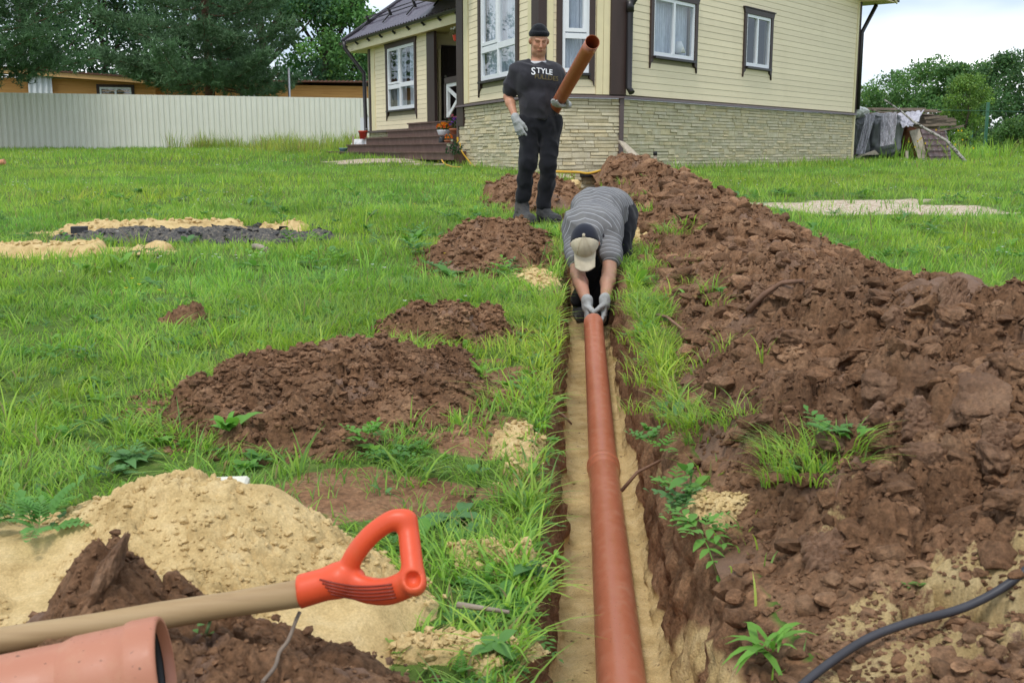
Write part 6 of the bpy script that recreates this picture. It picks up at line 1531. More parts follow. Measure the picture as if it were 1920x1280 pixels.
def build_bungalow():
    n = NT('bungalow_boards'); n.set(.6, .3); z = n.noise(2, 5, .6, stretch=(.6, .6, 10)); n.color(n.ramp(z, 0, [(.3, (.56, .26, .07)), (.7, (.70, .36, .11))])); MAT['bung'] = n.m
    MAT['bung_trim'] = M_plain('bungalow_trim', (.60, .36, .15), .6, .08); MAT['bung_roof'] = M_plain('bungalow_roof', (.14, .06, .04), .55, .2)
    MAT['sheeting'] = M_plain('clear_sheeting', (.55, .58, .60), .4, .15, 3, stretch=(6, 6, .5))
    e = np.array([.951, .309]); A = np.array([-25.5, 45.0]); w = Wall(A, A+e*26); root = thing('bungalow', 'low orange-brown timber bungalow behind the cream fence', 'house', (-20, 47, .9))
    def boards(o, s0, s1, z0, zt):
        z = z0; m = MB()
        while z < zt-.02: m.box8([w.at(s0, z+.01, o), w.at(s1, z+.01, o), w.at(s1, z+.01, o+.03), w.at(s0, z+.01, o+.03), w.at(s0, z+.13, o), w.at(s1, z+.13, o), w.at(s1, z+.13, o+.014), w.at(s0, z+.13, o+.014)]); z += .13
        q = m.build('siding', MAT['bung'], root); tag(q, None, None, None, 'stuff')
        b = MB(); w.box(b, s0, s1, z0, zt, o-3.5, o-.005); b.build('wall', MAT['bung'], root)
    s1 = w.s(291, 0, 160); zl, zr = w.z(115, 140, .5), w.z(307, 150, .5)
    boards(0, -2, s1, .9, zr-.05)
    r = MB(); sa, sb = w.s(60, .5), w.s(307, .5)
    rs = lambda s: zr+(sb-s)*.055
    def slab(m, s0, s1, dz0, dz1, o0, o1, f): return m.box8([w.at(s0, f(s0)+dz0, o0), w.at(s1, f(s1)+dz0, o0), w.at(s1, f(s1)+dz0, o1), w.at(s0, f(s0)+dz0, o1), w.at(s0, f(s0)+dz1, o0), w.at(s1, f(s1)+dz1, o0), w.at(s1, f(s1)+dz1, o1), w.at(s0, f(s0)+dz1, o1)])
    slab(r, -3, sb, .0, .06, -4, .55, rs); r.build('roof', MAT['bung_roof'], root)
    f = MB(); slab(f, -3, sb, -.20, -.003, .45, .50, rs); f.build('fascia_board', MAT['bung_trim'], root)
    rid = MB()
    s = -3
    while s < sb: rid.tube([w.at(s, rs(s)+.06, .56), w.at(s, rs(s)+.06, -4)], .035, 6); s += .18
    q = rid.build('roof_ribs', MAT['bung_roof'], root); tag(q, None, None, None, 'stuff')
    o2 = -1.5; s2 = w.s(291, o2, 170); s3 = w.s(760, o2, 170); z2a, z2b = w.z(330, 153, o2+.4), w.z(690, 155, o2+.4)
    boards(o2, s2-.5, s3, .9, z2a-.12)
    r = MB(); rs2 = lambda s: z2a+(s-s2)*(z2b-z2a)/(w.s(690, o2)-s2)
    slab(r, s2-.5, s3, .0, .06, o2-4, o2+.45, rs2); r.build('roof', MAT['bung_roof'], root)
    f = MB(); slab(f, s2-.5, w.s(500, o2), -.20, -.003, o2+.36, o2+.41, rs2); f.build('fascia_board', MAT['bung_trim'], root)
    rid = MB(); s = s2-.5
    while s < s3: rid.tube([w.at(s, rs2(s)+.06, o2+.46), w.at(s, rs2(s)+.06, o2-4)], .04, 6); s += .2
    q = rid.build('roof_ribs', MAT['bung_roof'], root); tag(q, None, None, None, 'stuff')
    for (xa, xb, ya, yb, oo) in ((187, 246, 164, 200, .035), (455, 478, 170, 200, o2+.035)):
        a, b = w.s(xa, oo, 170), w.s(xb, oo, 170); c, d = w.z(215, yb, oo), w.z(215, ya, oo)
        fr = MB()
        for q in ((a, b, d-.08, d), (a, b, c, c+.08), (a, a+.07, c+.08, d-.08), (b-.07, b, c+.08, d-.08), ((a+b)/2-.04, (a+b)/2+.04, c+.08, d-.08)): w.box(fr, q[0], q[1], q[2], q[3], oo, oo+.05)
        wi = fr.build('window', MAT['pvc'], root); g = MB(); w.box(g, a+.05, b-.05, c+.05, d-.05, oo-.01, oo+.012); g.build('pane', MAT['glass'], wi); k = MB(); w.box(k, a+.02, b-.02, c+.02, d-.02, oo-.03, oo-.014); k.build('room_inside', MAT['room'], wi)
        t = MB(); w.box(t, a-.13, a-.003, c, d+.12, oo-.01, oo+.04); w.box(t, b+.003, b+.13, c, d+.12, oo-.01, oo+.04); w.box(t, a-.002, b+.002, d+.003, d+.12, oo-.01, oo+.04); t.build('trim', MAT['brown'], wi)
    a, b = w.s(52, .3), w.s(97, .3); n_s = 40; V = []
    for zz, of in ((w.z(75, 185, .3), .34), (w.z(75, 147, .3), .30)):
        for q in np.linspace(0, 1, n_s): V.append(w.at(a+(b-a)*q, zz+.1*math.sin(q*3), of+.04*math.sin(q*26)))
    m = MB(); m.add(V, [(i, i+1, n_s+i+1, n_s+i) for i in range(n_s-1)], True); m.build('porch_sheeting', MAT['sheeting'], root)
    c = MB(); c.tube([w.at(w.s(103, .3), .9, .3), w.at(w.s(103, .3), 3.2, .3)], .05, 8); c.build('porch_pole', MAT['bung_trim'], root)
    p = P(542, 185, 44.0); q = P(541, 128, 44.0); m = MB(); m.tube([(p[0], p[1], .9), tuple(q)], .05, 8); tag(m.build('thin_pole', MAT['steel']), 'thin grey pole rising above the fence before the bungalow roof', 'pole')
build_bungalow()

def gz_(X, Y): return float(Hbase(np.array([X]), np.array([Y]))[0])
def at_ground(px, Y): 
    X = (px-960)/FPX*Y*1.0; return (X, Y, gz_(X, Y))
pine('pine_tree', 'big dark pine with drooping boughs in front of the bungalow roof', at_ground(402, 44.0), 11.5, 52, 11, 320, .26, zmin=2.5, R0=4.3, extra=((2.6, -.25, 3.3, -.06), (2.8, -1.2, 3.0, -.12), (2.7, 3.5, 3.2, -.05), (3.0, 3.9, 3.4, -.05), (3.2, -.6, 3.6, -.03)))
pine('pine_tree', 'pine whose boughs hang over the left end of the fence', at_ground(-95, 34.5), 11, 40, 12, 330, .22, zmin=2.6, R0=4.8, extra=((3.3, -.35, 4.6, -.08), (3.2, -.75, 4.2, -.16), (3.9, -.15, 5.6, .02), (4.4, -.5, 5.0, .0), (5.0, -.1, 5.4, .02), (3.0, -1.0, 3.6, -.14), (5.6, -.3, 5.2, .05), (4.2, -.9, 4.6, .0)))
tree('broadleaf_tree', 'dark tall tree behind the left end of the bungalow', at_ground(70, 60), 12, 6.0, 17050, 0.234, (0.080, 0.165, 0.069), 21, group='tall trees behind the bungalow', zlo=.10, nb=60)
tree('broadleaf_tree', 'dark tall tree behind the bungalow window', at_ground(215, 62), 11.5, 4.6, 13950, 0.234, (0.074, 0.156, 0.080), 22, group='tall trees behind the bungalow', zlo=.10, nb=52)
tree('broadleaf_tree', 'tall blue-green tree right behind the big pine', at_ground(505, 57), 12.5, 3.9, 18600, 0.203, (0.102, 0.222, 0.114), 23, group='tall trees behind the bungalow', zlo=.10, nb=56)
tree('broadleaf_tree', 'dense leafy tree between the big pine and the house roof', at_ground(620, 58), 10.6, 3.1, 20150, 0.203, (0.114, 0.251, 0.074), 24, group='tall trees behind the bungalow', zlo=.08, nb=60)
tree('broadleaf_tree', 'lower leafy tree against the wing roof', at_ground(668, 60), 8.4, 2.4, 13950, 0.203, (0.120, 0.257, 0.086), 25, group='tall trees behind the bungalow', zlo=.08, nb=44)
tree('broadleaf_tree', 'dark tree deep behind the big pine trunk', at_ground(370, 64), 12, 5.2, 13950, 0.250, (0.069, 0.143, 0.063), 26, group='tall trees behind the bungalow', zlo=.08, nb=50)
# hedge row on the right
for i, (px, Y, H, R_, c, lab) in enumerate(((1600, 58, 3.5, 2.2, (0.126, 0.230, 0.069), 'low bush just right of the house corner beyond the rubbish'), (1655, 54, 3.9, 2.0, (0.115, 0.230, 0.069), 'bush behind the white sack of the rubbish heap'), (1715, 52, 4.35, 2.1, (0.115, 0.230, 0.069), 'rounded bush above the middle of the rubbish heap'),
    (1765, 50, 4.0, 1.6, (0.103, 0.207, 0.065), 'bush just left behind the light green tree'), (1810, 52, 4.5, 2.0, (0.103, 0.207, 0.069), 'tall bush rising behind the light green tree'), (1862, 48, 4.2, 1.9, (0.078, 0.161, 0.055), 'dark bush behind the green fence post'), (1925, 46, 4.4, 2.2, (0.069, 0.147, 0.050), 'dark bush at the right picture edge'), (2010, 45, 4.5, 2.4, (0.078, 0.161, 0.055), 'bush beyond the right picture edge'))):
    tree('hedge_bush', lab, at_ground(px, Y), H, R_, 8000, .145, c, 40+i, group='bushes beyond the rubbish heap', zlo=.02, nb=44, blob_r=.32, trunk_r=.05)
tree('young_tree', 'light green feathery young tree left of the green fence post', at_ground(1797, 38), 2.75, .92, 7000, .085, (.15, .26, .055), 61, zlo=.05, nb=34, blob_r=.34, trunk_r=.03)
tree('garden_bush', 'low green bush at the foot of the green fence post', at_ground(1893, 33.5), 1.15, .95, 4200, .085, (.09, .18, .05), 62, zlo=.0, nb=26, blob_r=.4, trunk_r=.02, cat='bush')

# green wire fence
def wire_fence():
    MAT['green_post'] = M_plain('green_post', (.045, .14, .085), .5, .12)
    p = P(1853, 192, 34.0); x, y = p[0], 34.0; g = gz_(x, y)
    root = thing('wire_fence', 'green metal post carrying a thin wire, right of the rubbish heap', 'fence', (x, y, g))
    m = MB(); m.box((x, y, (g+p[2])/2-.1), .085, .06, p[2]-g+.2); m.build('fence_post', MAT['green_post'], root)
    q = P(1823, 238, 42); m = MB(); m.box((q[0], 42, (gz_(q[0], 42)+q[2])/2), .08, .06, q[2]-gz_(q[0], 42)); m.build('fence_post', MAT['green_post'], root)
    a, b = P(1700, 206, 34.5), P(1960, 211, 33.5); m = MB(); m.tube([tuple(a), tuple(P(1853, 208, 33.95)), tuple(b)], .008, 5); m.build('wire', MAT['green_post'], root)
wire_fence()

# ------------------------------------------------------------------ rubbish heap
def build_heap():
    MAT['wrap'] = M_plain('grey_wrapped_stack', (.17, .175, .185), .42, .3, 4, .5, 12, spec=.6)
    n = NT('stretch_film'); n.set(.25, .6); n.color(n.ramp(n.noise(4, 4, .6, stretch=(14, 14, .6)), 0, [(.3, (.30, .28, .31)), (.7, (.58, .56, .60))])); tr = n.n('BsdfTransparent'); ms = n.n('MixShader'); z = n.noise(3, 3, .6, stretch=(20, 20, .5)); n.t.links.new(n.ramp(z, 0, [(.3, .35), (.7, .9)]).outputs[0], ms.inputs[0]); n.l(tr, 0, ms, 1); n.l(n.b, 0, ms, 2); n.l(ms, 0, n.out, 0); MAT['film'] = n.m
    MAT['sack'] = M_plain('white_sack', (.62, .62, .58), .7, .15, 5, .5, 14); MAT['tarp'] = M_plain('silver_tarp', (.40, .39, .44), .35, .2, 4, .3, 10, spec=.6)
    MAT['plank_grey'] = M_plain('weathered_plank', (.20, .155, .12), .85, .3, 4, .3, 40, stretch=(1.5, 6, 6)); MAT['plank_pale'] = M_plain('pale_plank', (.36, .31, .24), .8, .25, 4, .3, 40, stretch=(6, 6, 1.5)); MAT['brick_red'] = M_plain('rusty_red', (.27, .10, .05), .85, .25)
    Y0 = 28.0
    def lump(name, label, cat, px0, px1, py0, py1, Y, dep, mat, amp, seed, sup=.42, parent=None):
        a, b = P(px0, py1, Y), P(px1, py0, Y); c = (a+b)/2; hx, hz, hy = abs(b[0]-a[0])/2, abs(b[2]-a[2])/2, dep/2
        th, ph = np.meshgrid(np.linspace(-np.pi/2, np.pi/2, 44), np.linspace(0, 2*np.pi, 72)); sg = lambda v: np.sign(v)*np.abs(v)**sup
        X, Yy, Z = sg(np.cos(th))*sg(np.cos(ph))*hx, sg(np.cos(th))*sg(np.sin(ph))*hy, sg(np.sin(th))*hz
        nn = fbm(X*4+seed, Z*4+Yy*3, 4, seed); rdg = 1-np.abs(fbm(X*6+Yy*2, Z*5, 3, seed+9))*1.5; k = 1+amp*nn+amp*.8*(rdg-.5)
        V = np.stack([c[0]+X*k, Y+hy*.6+Yy*k, c[2]+Z*(1+amp*.5*nn)], -1).reshape(-1, 3); I = np.arange(44*72).reshape(72, 44); q = np.stack([I[:-1, :-1], I[:-1, 1:], I[1:, 1:], I[1:, :-1]], -1).reshape(-1, 4)
        o = link(name, np_mesh(name, V, q, mat, True))
        return tag(o, label, cat)
    lump('wrapped_stack', 'left grey plastic-wrapped stack beside the house corner', 'stack', 1594, 1632, 220, 300, Y0, 1.0, MAT['wrap'], .14, 5)['group'] = 'grey wrapped stacks'
    lump('wrapped_stack', 'middle grey plastic-wrapped stack with a white film over its front', 'stack', 1627, 1692, 212, 298, Y0, 1.1, MAT['wrap'], .13, 6)['group'] = 'grey wrapped stacks'
    lump('sack', 'white sack lying on top of the wrapped stacks', 'sack', 1588, 1630, 199, 222, Y0-.1, .7, MAT['sack'], .22, 7, .7)
    lump('brick_pile', 'rusty red pile showing under the tarpaulin edge', 'pile', 1690, 1722, 238, 300, Y0+.25, .7, MAT['brick_red'], .12, 8, .5)
    def sheet(name, label, cat, C, Y, mat, nx, ny, amp, seed, sag=0):
        """draped sheet over four corner pixels (x,y,dY)"""
        c = [P(x, y, Y+d) for x, y, d in C]; V = []
        for j in range(ny):
            for i in range(nx):
                u, v = i/(nx-1), j/(ny-1); p = (c[0]*(1-u)+c[1]*u)*(1-v)+(c[3]*(1-u)+c[2]*u)*v
                V.append(p)
        V = np.array(V); U = np.linspace(0, 1, nx)[None].repeat(ny, 0).ravel(); W = np.linspace(0, 1, ny)[:, None].repeat(nx, 1).ravel()
        f = fbm(U*7, W*1.6, 3, seed); V[:, 1] += amp*f-.05; V[:, 2] += amp*.5*fbm(U*5, W*5, 2, seed+3)-sag*np.sin(W*np.pi)*.1
        I = np.arange(nx*ny).reshape(ny, nx); q = np.stack([I[:-1, :-1], I[:-1, 1:], I[1:, 1:], I[1:, :-1]], -1).reshape(-1, 4); o = link(name, np_mesh(name, V, q, mat, True)); m = o.modifiers.new('thick', 'SOLIDIFY'); m.thickness = .006
        return tag(o, label, cat)
    sheet('film', 'narrow pale plastic film hanging down the left wrapped stack', 'plastic film', ((1622, 214, -.25), (1640, 214, -.25), (1620, 292, -.45), (1604, 290, -.45)), Y0, MAT['film'], 40, 40, .06, 11)
    sheet('film', 'wide pale plastic film hanging down the middle wrapped stack', 'plastic film', ((1652, 212, -.2), (1680, 212, -.2), (1676, 270, -.5), (1648, 276, -.5)), Y0, MAT['film'], 40, 40, .07, 12)
    sheet('tarpaulin', 'silver tarpaulin lying crumpled over the planks', 'tarpaulin', ((1680, 214, .3), (1732, 207, .3), (1716, 234, -.5), (1690, 240, -.5)), Y0, MAT['tarp'], 50, 30, .10, 13)
    def plank(label, a, b, w, t, mat, name='plank', group='planks of the rubbish heap', up=(0, 0, 1)):
        m = MB(); m.beam(tuple(P(*a)), tuple(P(*b)), w, t, up); return tag(m.build(name, MAT[mat]), label, 'plank', group)
    rng = np.random.RandomState(4)
    for i in range(15):
        y = 203+i*2.2+rng.uniform(-1, 1); x0 = 1612+rng.uniform(0, 40)+(i > 8)*60; x1 = 1708+rng.uniform(0, 50)+min(i, 10)*4
        plank('weathered plank, %s from the top of the rubbish pile' % ('first second third fourth fifth sixth seventh eighth ninth tenth eleventh twelfth thirteenth fourteenth fifteenth'.split()[i]), (x0, y, Y0+.3+.1*rng.rand()), (x1, y+rng.uniform(-1, 6), Y0+.2+.7*rng.rand()), .12, .032+.02*rng.rand(), 'plank_grey')
    for (y, x0, x1, l) in ((222, 1735, 1775, 'short plank end sticking out top right of the pile'), (229, 1736, 1793, 'longest plank end sticking out right of the pile'), (236, 1725, 1792, 'lowest plank end sticking out right of the pile')):
        plank(l, (x0, y, Y0+.1), (x1, y-3, Y0-.2), .16, .06, 'plank_grey')
    plank('thin batten pointing right beyond the roofing sheet', (1752, 247, Y0-.1), (1807, 236, Y0-.2), .05, .05, 'plank_grey')
    plank('pale board leaning upright against the pile', (1714, 244, Y0-.2), (1734, 305, Y0-.55), .26, .035, 'plank_pale', up=(0, -1, .2))
    plank('dark board leaning beside the house corner', (1594, 262, Y0-.3), (1609, 308, Y0-.5), .10, .03, 'brown', up=(0, -1, .2))
    plank('short pale stake standing before the pile', (1700, 283, Y0-.8), (1700, 304, Y0-.8), .07, .05, 'plank_pale', up=(0, -1, .1))
    for i in range(4): plank('loose batten on the ground before the left wrapped stack, %s from the camera' % ('first second third fourth'.split()[i]), (1606+i*3, 296-i*2, Y0-.8), (1640+i*2, 283+i*2, Y0-.55), .07, .03, 'plank_pale')
    # roofing sheet with pressed tiles
    C = [P(1724, 243, Y0-.1), P(1772, 243, Y0-.0), P(1786, 305, Y0-.7), P(1744, 306, Y0-.75)]; nx, ny = 60, 60; V = []
    for j in range(ny):
        for i in range(nx):
            u, v = i/(nx-1), j/(ny-1); p = (C[0]*(1-u)+C[1]*u)*(1-v)+(C[3]*(1-u)+C[2]*u)*v; k = (v*6) % 1; V.append(p+np.array([0, -1, .3])*(.03*abs(math.sin(u*4*math.pi))**.6+.05*k))
    I = np.arange(nx*ny).reshape(ny, nx); q = np.stack([I[:-1, :-1], I[:-1, 1:], I[1:, 1:], I[1:, :-1]], -1).reshape(-1, 4); MAT['roof_sheet'] = M_plain('roof_sheet', (.10, .065, .065), .35, .2, 4, spec=.6)
    o = link('roofing_sheet', np_mesh('roofing_sheet', V, q, MAT['roof_sheet'], True)); o.modifiers.new('thick', 'SOLIDIFY').thickness = .01; tag(o, 'dark red pressed metal roofing sheet leaning on the pile', 'roofing sheet')
    m = MB(); m.tube([tuple(P(x, y, d)) for x, y, d in ((1658, 187, 27.9), (1690, 209, 27.7), (1712, 228, 27.4), (1750, 250, 27.1), (1775, 264, 26.9), (1800, 292, 26.7), (1812, 306, 26.6))], [.018, .022, .028, .034, .038, .046, .05], 8); tag(m.build('birch_pole', MAT['birch']), 'long thin birch pole leaning across the rubbish heap', 'pole')
    lump('rubbish_core', 'dark gap between the stacked rubbish', 'rubbish', 1640, 1765, 226, 300, Y0+.9, .7, MAT['plank_grey'], .06, 9)
build_heap()

# ------------------------------------------------------------------ small things round the house
def pot_lathe(c, prof, n=20): 
    m = MB(); m.lathe(c, (0, 0, 1), prof, n); return m
def flowers(root, c, r, h, n, cols, seed, leafcol=(.05, .11, .03), name='flowers'):
    rng = np.random.RandomState(seed); k = max(n*5, 110); p = c+rand_dirs(rng, k)*np.array([r, r, h])*rng.rand(k, 1)**.4*np.array([1, 1, .7])+np.array([0, 0, h*.5]); V, F, C = quads_leaf(rng, p, r*.35, np.array(leafcol)[None]*rng.uniform(.7, 1.3, (k, 1)))
    o = link('foliage', np_mesh('foliage', V, F, MAT['leaf'], False, None, {'col': C}), root); o.location = -root.location
    d = rand_dirs(rng, n); d[:, 2] = np.abs(d[:, 2]); d[:, 1] = -np.abs(d[:, 1]); q = c+d*np.array([r, r, h])*.95+np.array([0, 0, h*.45]); V2 = []; F2 = []; C2 = []
    for i in range(n):
        cc = np.array(cols[rng.randint(len(cols))])*rng.uniform(.8, 1.15)
        for j in range(6):
            a = j*math.pi/3; e = np.array([math.cos(a), -.35, math.sin(a)]); s = np.array([-math.sin(a), 0, math.cos(a)]); b = len(V2); R_ = r*.17
            V2 += [q[i], q[i]+e*R_*.6+s*R_*.35, q[i]+e*R_, q[i]+e*R_*.6-s*R_*.35]; F2.append((b, b+1, b+2, b+3)); C2 += [cc]*4
    o = link('petals', np_mesh('petals', V2, np.array(F2), MAT['leaf'], False, None, {'col': np.array(C2)}), root); o.location = -root.location; o['kind'] = 'stuff'
def build_porch_things():
    MAT['terracotta'] = M_plain('terracotta', (.34, .12, .06), .75, .15, 12); MAT['red_plastic'] = M_plain('red_plastic', (.60, .06, .035), .4, .06); MAT['blue_plastic'] = M_plain('blue_grey_plastic', (.16, .30, .34), .45, .08); MAT['white_plastic'] = M_plain('white_plastic_pot', (.70, .72, .75), .4, .06); MAT['black_bag'] = M_plain('black_bag', (.012, .012, .014), .35, .1, spec=.6)
    def pot(name, label, px, py, oo, rx, hh, mat, fl=None, bowl=False):
        s_, z_ = WW.px(px, py, oo); c = np.array(WW.at(s_, z_, oo)); Y = c[1]; s = Y/FPX; r, h = rx*s, hh*s; root = thing(name, label, 'flower pot', tuple(c-[0, 0, h]), 'flower pots on the steps')
        pr = [(0, r*.45), (h*.35, r*.78), (h*.85, r*.98), (h, r*1.04), (h, r*.94), (h*.8, r*.8), (h*.78, 0)] if bowl else [(0, r*.68), (h*.75, r*.92), (h*.76, r*1.02), (h, r*1.04), (h, r*.93), (h*.85, r*.88), (h*.83, 0)]
        m = MB(); m.lathe(c-[0, 0, h], (0, 0, 1), pr, 22); m.build('pot', MAT[mat], root)
        if fl: flowers(root, c, r*fl[0], r*fl[1], fl[2], fl[3], int(px))
        return root
    org = [(.75, .18, .01), (.8, .28, .02), (.65, .10, .01)]; pur = [(.14, .04, .28), (.22, .08, .4)]; pk = [(.7, .12, .2), (.75, .25, .3)]
    pot('flower_pot', 'white bowl of orange flowers on the upper step', 832, 244, .57, 12.5, 14, 'white_plastic', (1.05, .75, 40, org), True)
    pot('flower_pot', 'large terracotta pot of purple flowers against the stone base', 853, 241, .52, 10.5, 17, 'terracotta', (1.0, 1.3, 22, pur))
    pot('flower_pot', 'small terracotta pot of orange flowers on the lower step', 841, 263, .98, 8, 9, 'terracotta', (1.0, 1.0, 28, org))
    r = pot('flower_pot', 'tall pink flowers in a pot before the white railing', 846, 228, .26, 7, 10, 'terracotta', (1.7, 1.4, 20, pk))
    c = P(856, 66, 22.6); root = thing('hanging_basket', 'red hanging pot with a trailing plant under the porch roof', 'hanging pot', tuple(c)); m = MB(); m.lathe(c-[0, 0, .12], (0, 0, 1), [(0, .055), (.10, .085), (.12, .09), (.12, .075), (.1, 0)], 18); m.build('pot', MAT['red_plastic'], root); flowers(root, c+np.array([-.02, 0, .0]), .14, .11, 4, [(.7, .7, .6)], 3, (.22, .2, .09))
    m = MB(); m.tube([tuple(c), tuple(c+np.array([0, 0, .45]))], .006, 5); m.build('hanger', MAT['gutter'], root)
    def bucket(label, px, py, Y, rx, hh, mat, handle=True):
        c = P(px, py, Y); s = Y/FPX; r, h = rx*s, hh*s; root = thing('bucket', label, 'bucket', tuple(c)); m = MB(); m.lathe(c, (0, 0, 1), [(0, 0), (0, r*.76), (h*.86, r*.95), (h*.87, r*1.03), (h, r*1.05), (h, r*.96), (h*.1, r*.74), (h*.1, 0)], 22); m.build('shell', MAT[mat], root)
        if handle:
            pts = [tuple(c+np.array([r*1.03*math.cos(a), -r*.75*math.sin(a), h*.9-h*.28*math.sin(a)])) for a in np.linspace(0, math.pi, 12)]; k = MB(); k.tube(pts, .008, 6); k.build('handle', MAT['gutter'], root)
    bucket('red plastic bucket with a dark handle standing on the white crate', 681, 261, 28.7, 8.3, 15, 'red_plastic')
    bucket('blue-grey bucket at the left end of the bottom step', 644, 290, 29.3, 7.5, 12, 'blue_plastic')
    a, b = P(656, 277, 25.6), P(689, 262, 25.0); m = MB(); m.box8([tuple(P(655, 277, 29.3)), tuple(P(688, 275, 28.6)), tuple(P(688, 274, 29.4)), tuple(P(658, 275, 30.1)), tuple(P(663, 262, 29.3)), tuple(P(689, 260.5, 28.6)), tuple(P(689, 260, 29.4)), tuple(P(665, 261, 30.1))]); tag(m.build('crate', MAT['white_paint']), 'white crate carrying the red bucket beside the steps', 'crate')
    r = thing('water_tank', 'white plastic wash tank with a tap behind the corner downpipe', 'tank', tuple(P(686, 246, 30.7))); m = MB(); m.box(tuple(P(686, 233, 30.7)), .28, .24, .35); m.build('shell', MAT['white_plastic'], r); m = MB(); m.lathe(P(688, 222, 30.7), (0, 0, 1), [(0, .06), (.04, .06), (.05, .03), (.10, .03), (.10, 0)], 12); m.build('lid', MAT['white_plastic'], r); m = MB(); m.tube([tuple(P(687, 241, 30.56)), tuple(P(687, 243, 30.42))], .02, 6); m.build('tap', MAT['chrome'], r)
    m = MB(); m.beam(tuple(P(662, 277, 29.0)), tuple(P(662, 255, 29.0)), .05, .05, (0, 1, 0)); tag(m.build('wooden_stake', MAT['plank_pale']), 'short wooden stake standing beside the red bucket', 'stake')
    c = np.array(WW.at(*WW.px(829, 264, .88), .88)); V, F = ICO2; W = V*(1+.25*pn3(V[:, 0]*3, V[:, 1]*3, V[:, 2]*3, 2))[:, None]*np.array([.075, .07, .10]); o = link('plastic_bag', np_mesh('plastic_bag', W+c, F, MAT['black_bag'], True)); tag(o, 'crumpled black plastic bag beside the small flower pot', 'bag')
    rt = thing('garden_bush', 'small dark green plant growing at the left corner of the stone base', 'bush', tuple(P(852, 297, 21.0))); flowers(rt, P(852, 288, 21.0), .17, .2, 3, [(.4, .4, .3)], 8, (.03, .075, .03))
    # stake with a cap, leaning board, hoses, lintel
    a = P(1229, 312, 17.6); m = thing('marker_post', 'grey post with a black cap standing before the stone base', 'post', tuple(a)); k = MB(); k.tube([tuple(a-[0, 0, .1]), tuple(P(1228.5, 291, 17.6))], .030, 10); k.build('post', MAT['wood_old'], m); k = MB(); k.tube([tuple(P(1228.5, 291.5, 17.6)), tuple(P(1228.5, 284, 17.6))], .034, 10); k.build('cap', MAT['rubber'], m)
    k = MB(); k.prism([tuple(P(1158, 264, 17.75)), tuple(P(1170, 268, 17.75)), tuple(P(1208, 303, 17.2)), tuple(P(1188, 305, 17.2))], (.015, -.03, .01)); tag(k.build('board', MAT['plank_pale']), 'pale board leaning against the corner of the stone base', 'board')
    w = WC; k = MB(); sa, sb = w.s(1089), w.s(1118); w.box(k, sa, sb, .40, .475, .0, .12); tag(k.build('lintel', MAT['rubber']), 'black sheet over the trench where it meets the stone base', 'sheet')
    cable('hose', 'yellow hose sagging over the trench before the house', [P(1030, 321, 17.0), P(1060, 322, 16.9), P(1085, 323, 16.8), P(1103, 325, 16.6), P(1125, 320, 16.5), P(1145, 313, 16.4), P(1162, 307, 16.4)], .017, MAT['yellow_hose'], 'hose')
    cable('hose', 'orange hose running down the left corner of the stone base', [P(862, 268, 21.3), P(866, 284, 21.2), P(876, 298, 21.0), P(886, 310, 20.6), P(893, 313, 20.4)], .014, MAT['yellow_hose'], 'hose')
    cable('hose', 'short loop of yellow hose in the grass by the corner plant', [P(828, 300, 20.5), P(835, 308, 20.3), P(850, 313, 20.2), P(866, 314, 20.1)], .014, MAT['yellow_hose'], 'hose')
    k = MB(); k.beam(tuple(P(858, 257, 21.3)), tuple(P(858, 268, 21.3)), .035, .035, (0, 1, 0)); tag(k.build('yellow_tap', MAT['yellow_hose']), 'small yellow tap standing by the terracotta pots', 'tap')
build_porch_things()

